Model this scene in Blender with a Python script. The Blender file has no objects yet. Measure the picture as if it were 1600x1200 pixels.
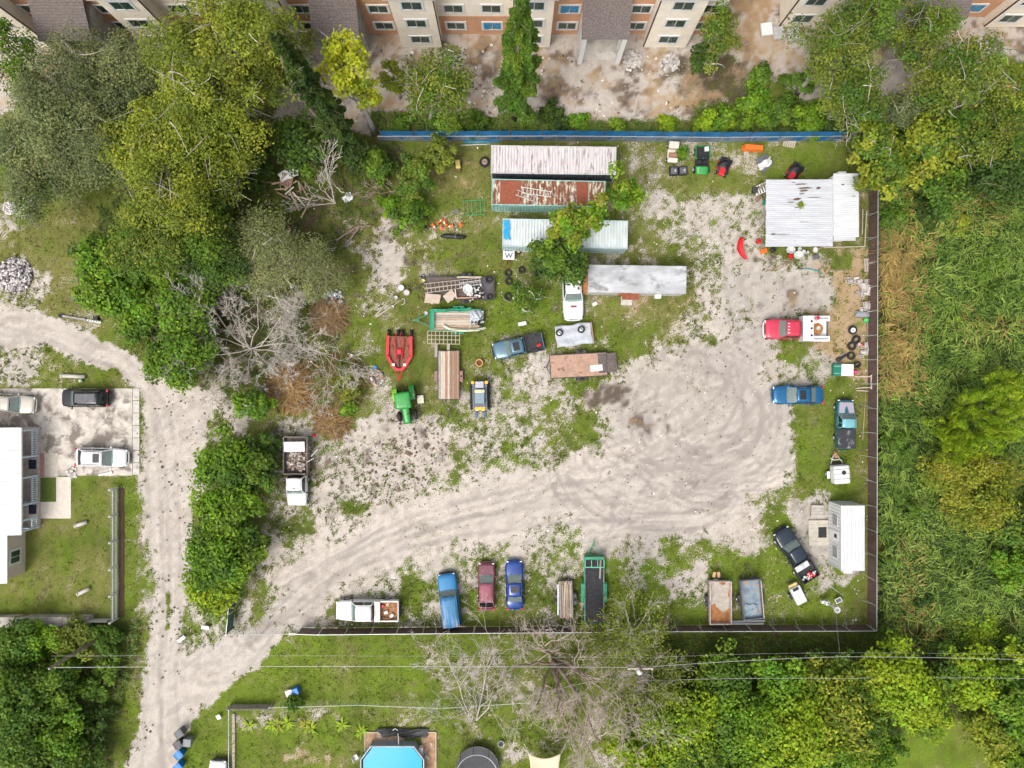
import bpy, bmesh, math, random
import numpy as np
from mathutils import Vector, Matrix

# ------------------------------------------------------------------ camera, sky, sun, exposure
SC = bpy.context.scene
CAM_H, FPX = 70.0, 1109.0
cam_d = bpy.data.cameras.new("camera"); cam = bpy.data.objects.new("camera", cam_d)
SC.collection.objects.link(cam); SC.camera = cam
cam.location = (0, 0, CAM_H); cam.rotation_euler = (0, 0, 0)
cam_d.sensor_width = 36.0; cam_d.lens = 36.0 * FPX / 1600.0
cam_d.clip_start = 0.5; cam_d.clip_end = 6000
SUN_ELEV, SUN_AZ = math.radians(60), math.radians(230)      # azimuth measured from +X towards +Y (sun stands to the left of the yard)
world = bpy.data.worlds.new("World"); SC.world = world; world.use_nodes = True
wn = world.node_tree.nodes; wl = world.node_tree.links
for n_ in list(wn): wn.remove(n_)
sky = wn.new("ShaderNodeTexSky"); sky.sky_type = 'NISHITA'; sky.sun_disc = False
sky.sun_elevation = SUN_ELEV; sky.sun_rotation = math.pi / 2 - SUN_AZ
sky.air_density = 1.0; sky.dust_density = 6.0; sky.ozone_density = 1.0
hsv = wn.new("ShaderNodeHueSaturation"); hsv.inputs['Saturation'].default_value = 0.35
bg = wn.new("ShaderNodeBackground"); bg.inputs['Strength'].default_value = 0.15
wo = wn.new("ShaderNodeOutputWorld")
wl.new(sky.outputs[0], hsv.inputs['Color']); wl.new(hsv.outputs[0], bg.inputs['Color']); wl.new(bg.outputs[0], wo.inputs['Surface'])
sun_d = bpy.data.lights.new("sun", 'SUN'); sun_d.energy = .85; sun_d.angle = math.radians(24); sun_d.color = (1.0, 0.965, 0.91)
sun = bpy.data.objects.new("sun", sun_d); SC.collection.objects.link(sun)
sd_ = Vector((math.cos(SUN_ELEV) * math.cos(SUN_AZ), math.cos(SUN_ELEV) * math.sin(SUN_AZ), math.sin(SUN_ELEV)))
sun.rotation_euler = sd_.to_track_quat('Z', 'Y').to_euler(); sun.location = sd_ * 200
SC.view_settings.view_transform = 'Standard'; SC.view_settings.look = 'None'
SC.view_settings.gamma = 1.0; SC.view_settings.use_curve_mapping = False
SC.view_settings.exposure = 0.54
SC.render.engine = 'CYCLES'
SC.cycles.use_adaptive_sampling = True; SC.cycles.adaptive_threshold = .03
SC.cycles.max_bounces = 4; SC.cycles.diffuse_bounces = 3; SC.cycles.glossy_bounces = 2; SC.cycles.transmission_bounces = 2; SC.cycles.caustics_reflective = False; SC.cycles.caustics_refractive = False; SC.cycles.transparent_max_bounces = 8

# ------------------------------------------------------------------ helpers
PI = math.pi
R = math.radians
rng = random.Random(7)
NR = np.random.default_rng(11)

def W(px, py, z=0.0):
    """ground-plan point (metres) of a photo pixel at height z under the drone"""
    k = (CAM_H - z) / FPX
    return ((px - 800) * k, (600 - py) * k)
def W3(px, py, z=0.0):
    x, y = W(px, py, z); return (x, y, z)

def link(o, parent=None):
    SC.collection.objects.link(o)
    if parent is not None: o.parent = parent
    return o
def tag(o, label=None, cat=None, group=None, kind=None):
    if label: o["label"] = label
    if cat: o["category"] = cat
    if group: o["group"] = group
    if kind: o["kind"] = kind
    return o
def thing(name, label, cat, loc=(0, 0, 0), rz=0.0, group=None):
    o = bpy.data.objects.new(name, None); link(o)
    o.empty_display_size = 0.2
    if len(loc) == 2: loc = (loc[0], loc[1], 0)
    o.location = loc; o.rotation_euler = (0, 0, rz)
    return tag(o, label, cat, group)

class MB:
    def __init__(s): s.v = []; s.f = []; s.m = []
    def add(s, vs, fs, m=0):
        b = len(s.v); s.v.extend([tuple(p) for p in vs])
        for f in fs: s.f.append(tuple(b + i for i in f)); s.m.append(m)
        return s
    def box(s, x0, x1, y0, y1, z0, z1, m=0):
        vs = [(x0,y0,z0),(x1,y0,z0),(x1,y1,z0),(x0,y1,z0),(x0,y0,z1),(x1,y0,z1),(x1,y1,z1),(x0,y1,z1)]
        return s.add(vs, [(0,3,2,1),(4,5,6,7),(0,1,5,4),(1,2,6,5),(2,3,7,6),(3,0,4,7)], m)
    def cbox(s, c, sz, rz=0, m=0, rx=0, ry=0):
        mt = Matrix.Translation(c) @ Matrix.Rotation(rz, 4, 'Z') @ Matrix.Rotation(ry, 4, 'Y') @ Matrix.Rotation(rx, 4, 'X')
        a, b, d = sz[0]/2, sz[1]/2, sz[2]/2
        vs = [mt @ Vector(p) for p in [(-a,-b,-d),(a,-b,-d),(a,b,-d),(-a,b,-d),(-a,-b,d),(a,-b,d),(a,b,d),(-a,b,d)]]
        return s.add(vs, [(0,3,2,1),(4,5,6,7),(0,1,5,4),(1,2,6,5),(2,3,7,6),(3,0,4,7)], m)
    def prism(s, pts, z0, z1, m=0, taper=1.0):
        n = len(pts); cx = sum(p[0] for p in pts)/n; cy = sum(p[1] for p in pts)/n
        vs = [(x, y, z0) for x, y in pts] + [(cx+(x-cx)*taper, cy+(y-cy)*taper, z1) for x, y in pts]
        fs = [tuple(range(n-1, -1, -1)), tuple(range(n, 2*n))] + [(i, (i+1) % n, n+(i+1) % n, n+i) for i in range(n)]
        return s.add(vs, fs, m)
    def tube(s, path, r, n=6, m=0, caps=True):
        path = [Vector(p) for p in path]; k = len(path)
        rs = r if isinstance(r, (list, tuple)) else [r]*k
        b = len(s.v); fs = []
        up = None
        for i, p in enumerate(path):
            d = (path[min(i+1, k-1)] - path[max(i-1, 0)])
            if d.length < 1e-9: d = Vector((0, 0, 1))
            d.normalize()
            if up is None:
                up = Vector((0, 0, 1)) if abs(d.z) < .9 else Vector((1, 0, 0))
            u = d.cross(up)
            if u.length < 1e-6: u = d.cross(Vector((1, .3, .2)))
            u.normalize(); w = u.cross(d); up = w
            for j in range(n):
                a = 2*PI*j/n + (PI/n if n == 4 else 0)
                s.v.append(tuple(p + (u*math.cos(a) + w*math.sin(a))*rs[i]))
        for i in range(k-1):
            for j in range(n):
                s.f.append((b+i*n+j, b+i*n+(j+1) % n, b+(i+1)*n+(j+1) % n, b+(i+1)*n+j)); s.m.append(m)
        if caps:
            s.f.append(tuple(b+j for j in range(n-1, -1, -1))); s.m.append(m)
            s.f.append(tuple(b+(k-1)*n+j for j in range(n))); s.m.append(m)
        return s
    def cyl(s, c, r, z0, z1, n=14, m=0, r1=None):
        return s.tube([(c[0], c[1], z0), (c[0], c[1], z1)], [r, r if r1 is None else r1], n, m)
    def lathe(s, prof, n=16, c=(0, 0, 0), axis='z', m=0):
        b = len(s.v); k = len(prof)
        for (r, h) in prof:
            for j in range(n):
                a = 2*PI*j/n
                if axis == 'z': p = (c[0]+r*math.cos(a), c[1]+r*math.sin(a), c[2]+h)
                elif axis == 'y': p = (c[0]+r*math.cos(a), c[1]+h, c[2]+r*math.sin(a))
                else: p = (c[0]+h, c[1]+r*math.cos(a), c[2]+r*math.sin(a))
                s.v.append(p)
        for i in range(k-1):
            for j in range(n):
                s.f.append((b+i*n+j, b+i*n+(j+1) % n, b+(i+1)*n+(j+1) % n, b+(i+1)*n+j)); s.m.append(m)
        return s
    def grid(s, fn, nu, nv, m=0):
        b = len(s.v)
        for i in range(nu+1):
            for j in range(nv+1): s.v.append(tuple(fn(i/nu, j/nv)))
        for i in range(nu):
            for j in range(nv):
                s.f.append((b+i*(nv+1)+j, b+(i+1)*(nv+1)+j, b+(i+1)*(nv+1)+j+1, b+i*(nv+1)+j+1)); s.m.append(m)
        return s
    def mesh(s, name, mats, smooth=False):
        me = bpy.data.meshes.new(name); me.from_pydata(s.v, [], s.f)
        mats = mats if isinstance(mats, (list, tuple)) else [mats]
        for mm in mats: me.materials.append(mm)
        if len(mats) > 1: me.polygons.foreach_set('material_index', s.m)
        if smooth: me.polygons.foreach_set('use_smooth', [True]*len(me.polygons))
        me.update(); return me
    def build(s, name, mats, parent=None, loc=(0, 0, 0), rz=0.0, smooth=False, bevel=0.0, solid=0.0):
        o = bpy.data.objects.new(name, s.mesh(name, mats, smooth)); link(o, parent)
        o.location = loc if len(loc) == 3 else (loc[0], loc[1], 0); o.rotation_euler = (0, 0, rz)
        if solid:
            md = o.modifiers.new('s', 'SOLIDIFY'); md.thickness = solid; md.offset = -1
        if bevel:
            md = o.modifiers.new('b', 'BEVEL'); md.width = bevel; md.segments = 2; md.limit_method = 'ANGLE'; md.angle_limit = R(40)
        return o
def inst(src, parent=None, loc=None, rz=None, rot=None, scale=None):
    o = src.copy(); link(o, parent)
    if loc is not None: o.location = loc if len(loc) == 3 else (loc[0], loc[1], 0)
    if rz is not None: o.rotation_euler = (0, 0, rz)
    if rot is not None: o.rotation_euler = rot
    if scale is not None: o.scale = scale if isinstance(scale, (list, tuple)) else (scale,)*3
    return o
def obm(name, me, parent=None, loc=(0, 0, 0), rz=0.0, rot=None):
    o = bpy.data.objects.new(name, me); link(o, parent)
    o.location = loc if len(loc) == 3 else (loc[0], loc[1], 0); o.rotation_euler = rot if rot else (0, 0, rz)
    return o
def copy_tree(o, parent=None):
    c = o.copy(); link(c, parent)
    for ch in list(o.children): copy_tree(ch, c)
    return c
def raw_mesh(name, verts, nper, mat, cols=None):
    """many loose n-gons at once; verts (N,nper,3) -> mesh, cols (N,3) per face"""
    N = verts.shape[0]; me = bpy.data.meshes.new(name)
    me.vertices.add(N*nper); me.vertices.foreach_set('co', np.ascontiguousarray(verts, dtype=np.float32).ravel())
    me.loops.add(N*nper); me.loops.foreach_set('vertex_index', np.arange(N*nper, dtype=np.int32))
    me.polygons.add(N); me.polygons.foreach_set('loop_start', np.arange(0, N*nper, nper, dtype=np.int32))
    if cols is not None:
        at = me.color_attributes.new('col', 'FLOAT_COLOR', 'POINT')
        c4 = np.ones((N, nper, 4), np.float32); c4[:, :, :3] = cols[:, None, :]
        at.data.foreach_set('color', c4.ravel())
    me.materials.append(mat); me.update(calc_edges=True); return me

# ------------------------------------------------------------------ materials
_MC = {}
def lin(r, g, b):
    f = lambda c: (c/255/12.92) if c/255 <= .04045 else ((c/255+.055)/1.055)**2.4
    return (f(r), f(g), f(b))
def nd(nt, t, **kw):
    n = nt.nodes.new(t)
    for k, v in kw.items(): setattr(n, k, v)
    return n
def noise(nt, vec, scale, detail=3, rough=.55, dist=0.0):
    n = nt.nodes.new('ShaderNodeTexNoise'); n.inputs['Scale'].default_value = scale
    n.inputs['Detail'].default_value = detail; n.inputs['Roughness'].default_value = rough; n.inputs['Distortion'].default_value = dist
    if vec is not None: nt.links.new(vec, n.inputs['Vector'])
    return n.outputs['Fac']
def mixc(nt, fac, a, b, bt='MIX'):
    n = nt.nodes.new('ShaderNodeMix'); n.data_type = 'RGBA'; n.blend_type = bt
    for sock, v in ((n.inputs[0], fac), (n.inputs[6], a), (n.inputs[7], b)):
        if hasattr(v, 'links'): nt.links.new(v, sock)
        elif isinstance(v, (int, float)): sock.default_value = v
        else: sock.default_value = (*v[:3], 1)
    return n.outputs[2]
def mth(nt, op, a, b=None, c=None, clamp=False):
    n = nt.nodes.new('ShaderNodeMath'); n.operation = op; n.use_clamp = clamp
    for i, v in enumerate((a, b, c)):
        if v is None: continue
        if hasattr(v, 'links'): nt.links.new(v, n.inputs[i])
        else: n.inputs[i].default_value = v
    return n.outputs[0]
def smooth(nt, v, lo, hi, a=0.0, b=1.0):
    n = nt.nodes.new('ShaderNodeMapRange'); n.interpolation_type = 'SMOOTHSTEP'
    nt.links.new(v, n.inputs[0])
    for i, q in ((1, lo), (2, hi), (3, a), (4, b)): n.inputs[i].default_value = q
    return n.outputs[0]
def M(key, col, rough=.6, metal=0.0, var=.18, scale=2.5, dirt=None, bump=0.0, bscale=20, coat=0.0, spec=.4, stretch=None, emis=None):
    """plain procedural surface: base colour with noise variation, optional dirt (colour, amount, scale) and bump"""
    if key in _MC: return _MC[key]
    m = bpy.data.materials.new(key); m.use_nodes = True; nt = m.node_tree
    bs = nt.nodes['Principled BSDF']
    tc = nt.nodes.new('ShaderNodeTexCoord'); vec = tc.outputs['Object']
    if stretch:
        mp = nt.nodes.new('ShaderNodeMapping'); mp.inputs['Scale'].default_value = stretch
        nt.links.new(vec, mp.inputs[0]); vec = mp.outputs[0]
    n1 = noise(nt, vec, scale, 5, .6)
    c = mixc(nt, smooth(nt, n1, .3, .7), [x*(1-var) for x in col], [min(1, x*(1+var)) for x in col])
    if dirt:
        n2 = noise(nt, vec, dirt[2], 6, .65, .3)
        f = smooth(nt, n2, .72-dirt[1]*.5, .86-dirt[1]*.5)
        c = mixc(nt, f, c, dirt[0])
        nt.links.new(smooth(nt, f, 0, 1, rough, min(1, rough+.3)), bs.inputs['Roughness'])
    else:
        bs.inputs['Roughness'].default_value = rough
    nt.links.new(c, bs.inputs['Base Color'])
    bs.inputs['Metallic'].default_value = metal; bs.inputs['Specular IOR Level'].default_value = spec
    if coat: bs.inputs['Coat Weight'].default_value = coat; bs.inputs['Coat Roughness'].default_value = .08
    if bump:
        bp = nt.nodes.new('ShaderNodeBump'); bp.inputs['Strength'].default_value = bump; bp.inputs['Distance'].default_value = .02
        nt.links.new(noise(nt, vec, bscale, 4, .6), bp.inputs['Height']); nt.links.new(bp.outputs[0], bs.inputs['Normal'])
    _MC[key] = m; return m
def foliage_mat(key, trans=.3, rough=.55):
    if key in _MC: return _MC[key]
    m = bpy.data.materials.new(key); m.use_nodes = True; nt = m.node_tree
    bs = nt.nodes['Principled BSDF']; out = nt.nodes['Material Output']
    at = nt.nodes.new('ShaderNodeAttribute'); at.attribute_name = 'col'
    nt.links.new(at.outputs['Color'], bs.inputs['Base Color'])
    bs.inputs['Roughness'].default_value = rough; bs.inputs['Specular IOR Level'].default_value = .25
    tr = nt.nodes.new('ShaderNodeBsdfTranslucent'); nt.links.new(at.outputs['Color'], tr.inputs['Color'])
    mx = nt.nodes.new('ShaderNodeMixShader'); mx.inputs[0].default_value = trans
    nt.links.new(bs.outputs[0], mx.inputs[1]); nt.links.new(tr.outputs[0], mx.inputs[2]); nt.links.new(mx.outputs[0], out.inputs['Surface'])
    _MC[key] = m; return m
def glass_mat(key, tint=(.55, .66, .64), opac=.35, rough=.04):
    if key in _MC: return _MC[key]
    m = bpy.data.materials.new(key); m.use_nodes = True; nt = m.node_tree
    out = nt.nodes['Material Output']; bs = nt.nodes['Principled BSDF']
    bs.inputs['Base Color'].default_value = (*[c*.35 for c in tint], 1); bs.inputs['Roughness'].default_value = rough
    bs.inputs['Specular IOR Level'].default_value = .9
    tr = nt.nodes.new('ShaderNodeBsdfTransparent'); tr.inputs['Color'].default_value = (*tint, 1)
    mx = nt.nodes.new('ShaderNodeMixShader'); mx.inputs[0].default_value = opac
    nt.links.new(tr.outputs[0], mx.inputs[1]); nt.links.new(bs.outputs[0], mx.inputs[2]); nt.links.new(mx.outputs[0], out.inputs['Surface'])
    _MC[key] = m; return m

# ------------------------------------------------------------------ numpy noise and masks
def vnoise(x, y, seed=0):
    xi = np.floor(x).astype(np.int64); yi = np.floor(y).astype(np.int64); xf = x-xi; yf = y-yi
    def h(a, b):
        n = (a*374761393 + b*668265263 + seed*974711) & 0x7fffffff
        n = ((n ^ (n >> 13))*1274126177) & 0x7fffffff
        return ((n ^ (n >> 16)) & 0xffff)/65535.0
    u = xf*xf*(3-2*xf); v = yf*yf*(3-2*yf)
    return (h(xi, yi)*(1-u)+h(xi+1, yi)*u)*(1-v) + (h(xi, yi+1)*(1-u)+h(xi+1, yi+1)*u)*v
def fbm(x, y, f, o=4, seed=0):
    t = 0; a = .5; s = 0
    for i in range(o): t = t + a*vnoise(x*f+31.7*i, y*f-17.3*i, seed+i); s += a; a *= .55; f *= 2.05
    return t/s
def polysd(x, y, pts):
    """signed distance, positive inside"""
    P = np.array(pts, float); Q = np.roll(P, -1, 0)
    d2 = np.full(x.shape, 1e18); ins = np.zeros(x.shape, bool)
    for (ax, ay), (bx, by) in zip(P, Q):
        ex, ey = bx-ax, by-ay; wx, wy = x-ax, y-ay
        t = np.clip((wx*ex+wy*ey)/(ex*ex+ey*ey+1e-12), 0, 1)
        d2 = np.minimum(d2, (wx-ex*t)**2+(wy-ey*t)**2)
        c = ((ay <= y) & (by > y)) | ((by <= y) & (ay > y))
        with np.errstate(divide='ignore', invalid='ignore'):
            xi = ax + (y-ay)/(by-ay if by != ay else 1e-12)*ex
        ins ^= c & (x < xi)
    d = np.sqrt(d2); return np.where(ins, d, -d)
def sstep(a, b, v):
    t = np.clip((v-a)/(b-a), 0, 1); return t*t*(3-2*t)
# ------------------------------------------------------------------ the ground: one sheet to the horizon, with soil and grass cover as point attributes
ROAD = [(-60,470),(0,474),(80,492),(160,528),(235,575),(335,612),(322,700),(305,790),(292,920),(277,1000),(283,1032),(360,1000),(395,975),
        (450,985),(420,1022),(370,1060),(310,1112),(285,1160),(270,1290),(190,1290),(200,1180),(222,1090),(234,1000),(240,930),(232,840),(222,745),(219,605),(150,572),(70,546),(0,543),(-60,543)]
SAND = [(395,985),(425,880),(500,835),(600,800),(680,762),(760,742),(880,715),(940,690),(950,660),(955,600),(1010,562),(1100,525),(1150,480),(1180,430),(1235,415),(1290,440),(1260,480),
        (1200,540),(1190,610),(1225,640),(1240,740),(1190,785),(1172,838),(1085,836),(1000,862),(930,850),(850,832),(760,850),(700,872),(640,885),(575,930),(515,932),(512,975),(420,992)]
TRACKS = [[(380,995),(450,930),(560,860),(700,800),(850,770),(980,760),(1090,740),(1170,690),(1180,620),(1120,560),(1050,550)],
          [(400,1000),(480,915),(600,850),(760,815),(930,800),(1060,790),(1150,750),(1205,690),(1200,600),(1160,520),(1150,430),(1140,350)],
          [(930,720),(1010,690),(1090,640),(1130,580),(1100,520),(1030,570),(1000,640),(1060,690),(1150,680),(1210,620)],
          [(940,690),(1040,720),(1140,720),(1190,650),(1150,590),(1070,600)],[(970,800),(1000,740),(1060,700),(1130,660),(1160,560)],
          [(270,1200),(262,1100),(266,1000),(268,900),(262,780),(262,680),(230,600),(150,545),(0,505)],
          [(236,1200),(238,1100),(246,1000),(250,900),(244,780),(242,680),(215,610),(120,560),(0,522)],
          [(520,960),(450,940),(420,960)],[(880,760),(960,800),(1060,820),(1150,790)]]
_rt = random.Random(5)
for _k in range(26):
    _cx, _cy, _rr, _a0, _da = _rt.gauss(1075, 60), _rt.gauss(675, 45), _rt.uniform(35, 150), _rt.uniform(0, 6.28), _rt.uniform(.8, 2.6)
    TRACKS.append([(_cx+_rr*1.15*math.cos(_a0+_da*_q/9), _cy+_rr*.8*math.sin(_a0+_da*_q/9)) for _q in range(10)])
for _k in range(10):
    _o = _rt.gauss(0, 26); TRACKS.append([(400+_o*.3, 985+_o*.3), (500, 905+_o*.6), (640+_o*.2, 845+_o), (800, 800+_o), (950, 770+_o*1.3), (1080, 750+_o*1.5)])
PAINT = [
 # poly, channel values, feather, warp
 ([(0,300),(150,310),(160,520),(60,492),(-60,480),(-60,300)], dict(cov=.14,tone=.42,dry=.85), 10, 12),
 ([(-60,305),(50,310),(70,370),(-60,370)], dict(cov=.5), 14, 20),
 ([(-60,395),(50,395),(80,440),(50,480),(-60,480)], dict(cov=.62), 12, 22),
 ([(-60,545),(70,548),(150,574),(195,606),(-60,610)], dict(cov=.15,tone=.55,dry=.5), 5, 6),
 ([(-60,548),(50,550),(50,605),(-60,605)], dict(cov=.5), 12, 16),
 ([(30,738),(178,738),(182,968),(-60,968),(-60,738)], dict(cov=.0,tone=.42,dry=.5), 3, 3),
 ([(184,745),(226,745),(240,960),(230,1090),(190,970)], dict(cov=.2,tone=.66,dry=.35), 4, 6),
 ([(215,700),(232,740),(238,960),(226,960)], dict(cov=.5), 6, 8),
 ([(-60,968),(230,968),(222,1090),(195,1290),(-60,1290)], dict(cov=.12,tone=.5,dry=.45,soil=.25), 6, 10),
 ([(290,920),(400,940),(440,985),(360,1003),(283,1032),(276,990)], dict(cov=.38,tone=.6,dry=.3), 4, 6),
 ([(440,990),(1080,988),(1060,1290),(250,1290),(300,1115),(380,1050)], dict(cov=.04,tone=.8,dry=.25), 4, 5),
 ([(370,1112),(690,1112),(690,1135),(370,1135)], dict(cov=.3,tone=.65,dry=.45), 8, 14),
 ([(670,1000),(1040,1000),(1000,1200),(680,1200)], dict(cov=.28,tone=.62,dry=.5), 25, 30),
 ([(440,1170),(560,1185),(540,1230),(440,1220)], dict(cov=.4,orange=.4,dry=.7), 10, 10),
 # the yard
 ([(400,214),(1375,214),(1375,988),(385,988),(400,600)], dict(cov=.16,tone=.5,dry=.5), 4, 4),
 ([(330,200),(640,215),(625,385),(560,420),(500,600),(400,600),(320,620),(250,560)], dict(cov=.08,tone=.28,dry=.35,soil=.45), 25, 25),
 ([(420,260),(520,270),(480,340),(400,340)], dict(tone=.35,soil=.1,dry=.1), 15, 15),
 ([(540,320),(640,330),(690,390),(700,430),(645,480),(590,510),(552,440)], dict(cov=.42,dry=.95,soil=.25), 20, 22),
 ([(575,380),(640,385),(630,450),(590,460)], dict(cov=.8,soil=.05), 14, 16),
 ([(680,300),(770,310),(770,420),(690,410)], dict(cov=.12,dry=.6,tone=.45,soil=.15), 15, 16),
 ([(680,230),(760,230),(760,310),(680,310)], dict(cov=.1,dry=.85,tone=.45,orange=.2), 15, 16),
 ([(775,470),(905,440),(900,515),(860,530),(770,515)], dict(tone=.62,dry=.05,cov=.0), 12, 14),
 ([(590,470),(770,470),(770,640),(700,640),(600,640)], dict(tone=.5,dry=.5,cov=.16,soil=.1), 15, 16),
 ([(985,225),(1200,225),(1200,290),(1100,330),(1000,420),(985,300)], dict(cov=.22,dry=.75,tone=.5), 15, 18),
 ([(1180,222),(1335,222),(1335,280),(1180,280)], dict(tone=.68,dry=.35,cov=.04), 10, 12),
 ([(990,300),(1100,310),(1110,420),(1080,520),(990,520),(920,490)], dict(cov=.26,tone=.5,dry=.55), 18, 22),
 ([(920,462),(1080,462),(1060,510),(930,500)], dict(cov=.2,dry=.95,orange=.3,tone=.4), 14, 16),
 ([(1015,305),(1100,320),(1190,298),(1200,385),(1175,440),(1120,500),(1095,450),(1090,370)], dict(cov=.72,grey=.25), 16, 22),
 ([(1020,320),(1090,330),(1090,400),(1030,380)], dict(cov=.58), 14, 20),
 ([(820,560),(960,540),(960,640),(940,690),(800,735),(690,745),(650,660),(760,600)], dict(cov=.42,tone=.5,dry=.45), 14, 22),
 ([(840,640),(960,640),(930,690),(830,700)], dict(cov=.28,tone=.58), 12, 18),
 ([(780,570),(880,560),(870,620),(790,620)], dict(cov=.55,dry=.8), 14, 18),
 ([(400,800),(500,760),(560,810),(480,850),(430,900),(400,900)], dict(cov=.56,tone=.5), 14, 20),
 ([(420,650),(520,640),(520,760),(420,790)], dict(cov=.55,soil=.25,tone=.4), 12, 16),
 ([(500,690),(560,655),(610,630),(690,670),(710,740),(620,795),(500,790)], dict(cov=.86,grey=.35,soil=.16), 14, 18),
 ([(570,860),(700,850),(880,825),(935,855),(905,985),(520,985),(560,920)], dict(cov=.52,tone=.62,dry=.35), 14, 18),
 ([(620,890),(690,890),(690,950),(630,940)], dict(cov=.28,tone=.62), 10, 16),
 ([(740,940),(840,930),(840,980),(740,980)], dict(cov=.18,tone=.7), 8, 12),
 ([(940,865),(1000,870),(1100,842),(1190,850),(1250,790),(1358,800),(1358,984),(930,984)], dict(cov=.14,tone=.8,dry=.25), 10, 12),
 ([(1030,905),(1100,885),(1112,960),(1070,955),(1045,940)], dict(cov=.8), 12, 16),
 ([(950,870),(1040,870),(1030,920),(970,930)], dict(cov=.45), 14, 18),
 ([(1170,800),(1240,770),(1260,800),(1190,850)], dict(cov=.5), 12, 16),
 ([(1240,620),(1300,600),(1358,600),(1358,790),(1255,770),(1240,700)], dict(tone=.72,dry=.25,cov=.06), 8, 10),
 ([(1330,600),(1358,600),(1358,984),(1335,984)], dict(dry=.6,soil=.2,tone=.5), 6, 6),
 ([(1245,790),(1300,765),(1300,890),(1345,895),(1290,925),(1262,890),(1240,850)], dict(cov=.82,grey=.7), 8, 12),
 ([(1230,430),(1290,390),(1358,380),(1362,600),(1290,600),(1268,545),(1240,520)], dict(cov=.5,orange=.85,soil=.12,grey=.5), 16, 20),
 ([(1295,395),(1330,390),(1325,425),(1292,425)], dict(cov=.05,tone=.5,orange=.1,dry=.3), 8, 10),
 ([(1150,395),(1290,392),(1290,430),(1160,430)], dict(cov=.7,grey=.7,soil=.2), 10, 14),
 ([(1240,440),(1300,430),(1300,480),(1245,490)], dict(cov=.97,grey=.95,orange=.05), 12, 14),
 ([(1198,535),(1250,530),(1245,585),(1200,590)], dict(cov=.06,tone=.68,orange=.1), 10, 16),
 ([(1200,570),(1290,545),(1330,580),(1290,605),(1210,600)], dict(cov=.78,grey=.7,orange=.2), 10, 14),
 (SAND, dict(cov=1.0,grey=.12,soil=0,orange=0), 30, 24),
 ([(950,600),(1100,530),(1170,520),(1190,600),(1225,640),(1240,740),(1180,700),(1060,660),(960,680)], dict(cov=1.0,grey=.8), 25, 22),
 ([(1090,690),(1150,700),(1160,790),(1100,800),(1060,760)], dict(soil=.1,grey=.45), 18, 18),
 ([(908,608),(950,594),(998,606),(990,630),(925,634)], dict(soil=.8,cov=.9), 14, 16),
 ([(965,640),(1040,645),(1035,678),(975,672)], dict(soil=.5,orange=.12), 12, 16),
 ([(1150,400),(1190,380),(1200,440),(1160,520),(1120,520)], dict(cov=.85,grey=.3), 18, 20),
 ([(1140,425),(1240,415),(1305,425),(1310,470),(1290,490),(1200,560),(1130,560)], dict(grey=.9,soil=.12), 16, 18),
 ([(1225,455),(1245,450),(1250,485),(1222,485)], dict(soil=.55,orange=.4), 8, 12),
 # beyond the blue fence: the building site
 ([(-400,-500),(2100,-500),(2100,165),(1480,172),(1340,188),(1180,120),(1078,190),(880,196),(850,190),(640,185),(560,205),(430,195),(420,100),(210,92),(150,140),(60,150),(20,170),(-400,170)], dict(cov=1.0,grey=.3,orange=.38,soil=.26,tone=.4), 10, 14),
 ([(780,60),(880,90),(880,170),(860,180),(760,140),(640,90),(680,70)], dict(soil=.5), 16, 22),
 ([(975,110),(1000,105),(1000,200),(940,205)], dict(soil=.6), 8, 12),
 ([(830,128),(870,125),(875,170),(840,160)], dict(soil=.75), 10, 14),
 ([(1060,105),(1150,90),(1180,150),(1090,165)], dict(cov=.5,soil=.7,tone=.4), 14, 18),
 ([(1120,20),(1200,10),(1210,90),(1130,90)], dict(soil=.35,orange=.5), 14, 14),
 ([(1540,40),(1700,40),(1700,110),(1560,110)], dict(soil=.6,orange=.3), 10, 12),
 ([(590,185),(860,186),(1080,192),(1330,190),(1330,210),(590,210)], dict(cov=.1,tone=.45,soil=.3), 6, 8),
 ([(-400,-500),(2100,-500),(2100,50),(-400,50)], dict(soil=.45), 4, 4),
 # reed field and the thickets
 ([(1372,214),(2100,214),(2100,1400),(1380,1400),(1372,990)], dict(cov=.05,soil=.5,tone=.35,dry=.4), 6, 6),
 ([(1040,992),(1372,992),(1372,1400),(1040,1400)], dict(cov=.04,soil=.3,tone=.5,dry=.3), 10, 10),
 ([(1340,1210),(1390,1140),(1450,1120),(1530,1125),(1620,1290),(1300,1290)], dict(cov=.03,tone=.85,dry=.3,soil=0), 12, 14),
 (ROAD, dict(cov=1.0,grey=.22,soil=0,orange=0), 8, 8),
 ([(258,928),(263,928),(265,985),(256,985)], dict(cov=.2,tone=.6), 3, 3),
 ([(330,600),(400,620),(380,700),(330,690)], dict(cov=.62,tone=.45,dry=.5), 8, 14),
 ([(60,610),(200,610),(200,740),(60,740)], dict(soil=.5,cov=.9), 4, 4),
]
CH = ['cov', 'grey', 'tone', 'dry', 'soil', 'orange']
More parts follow.
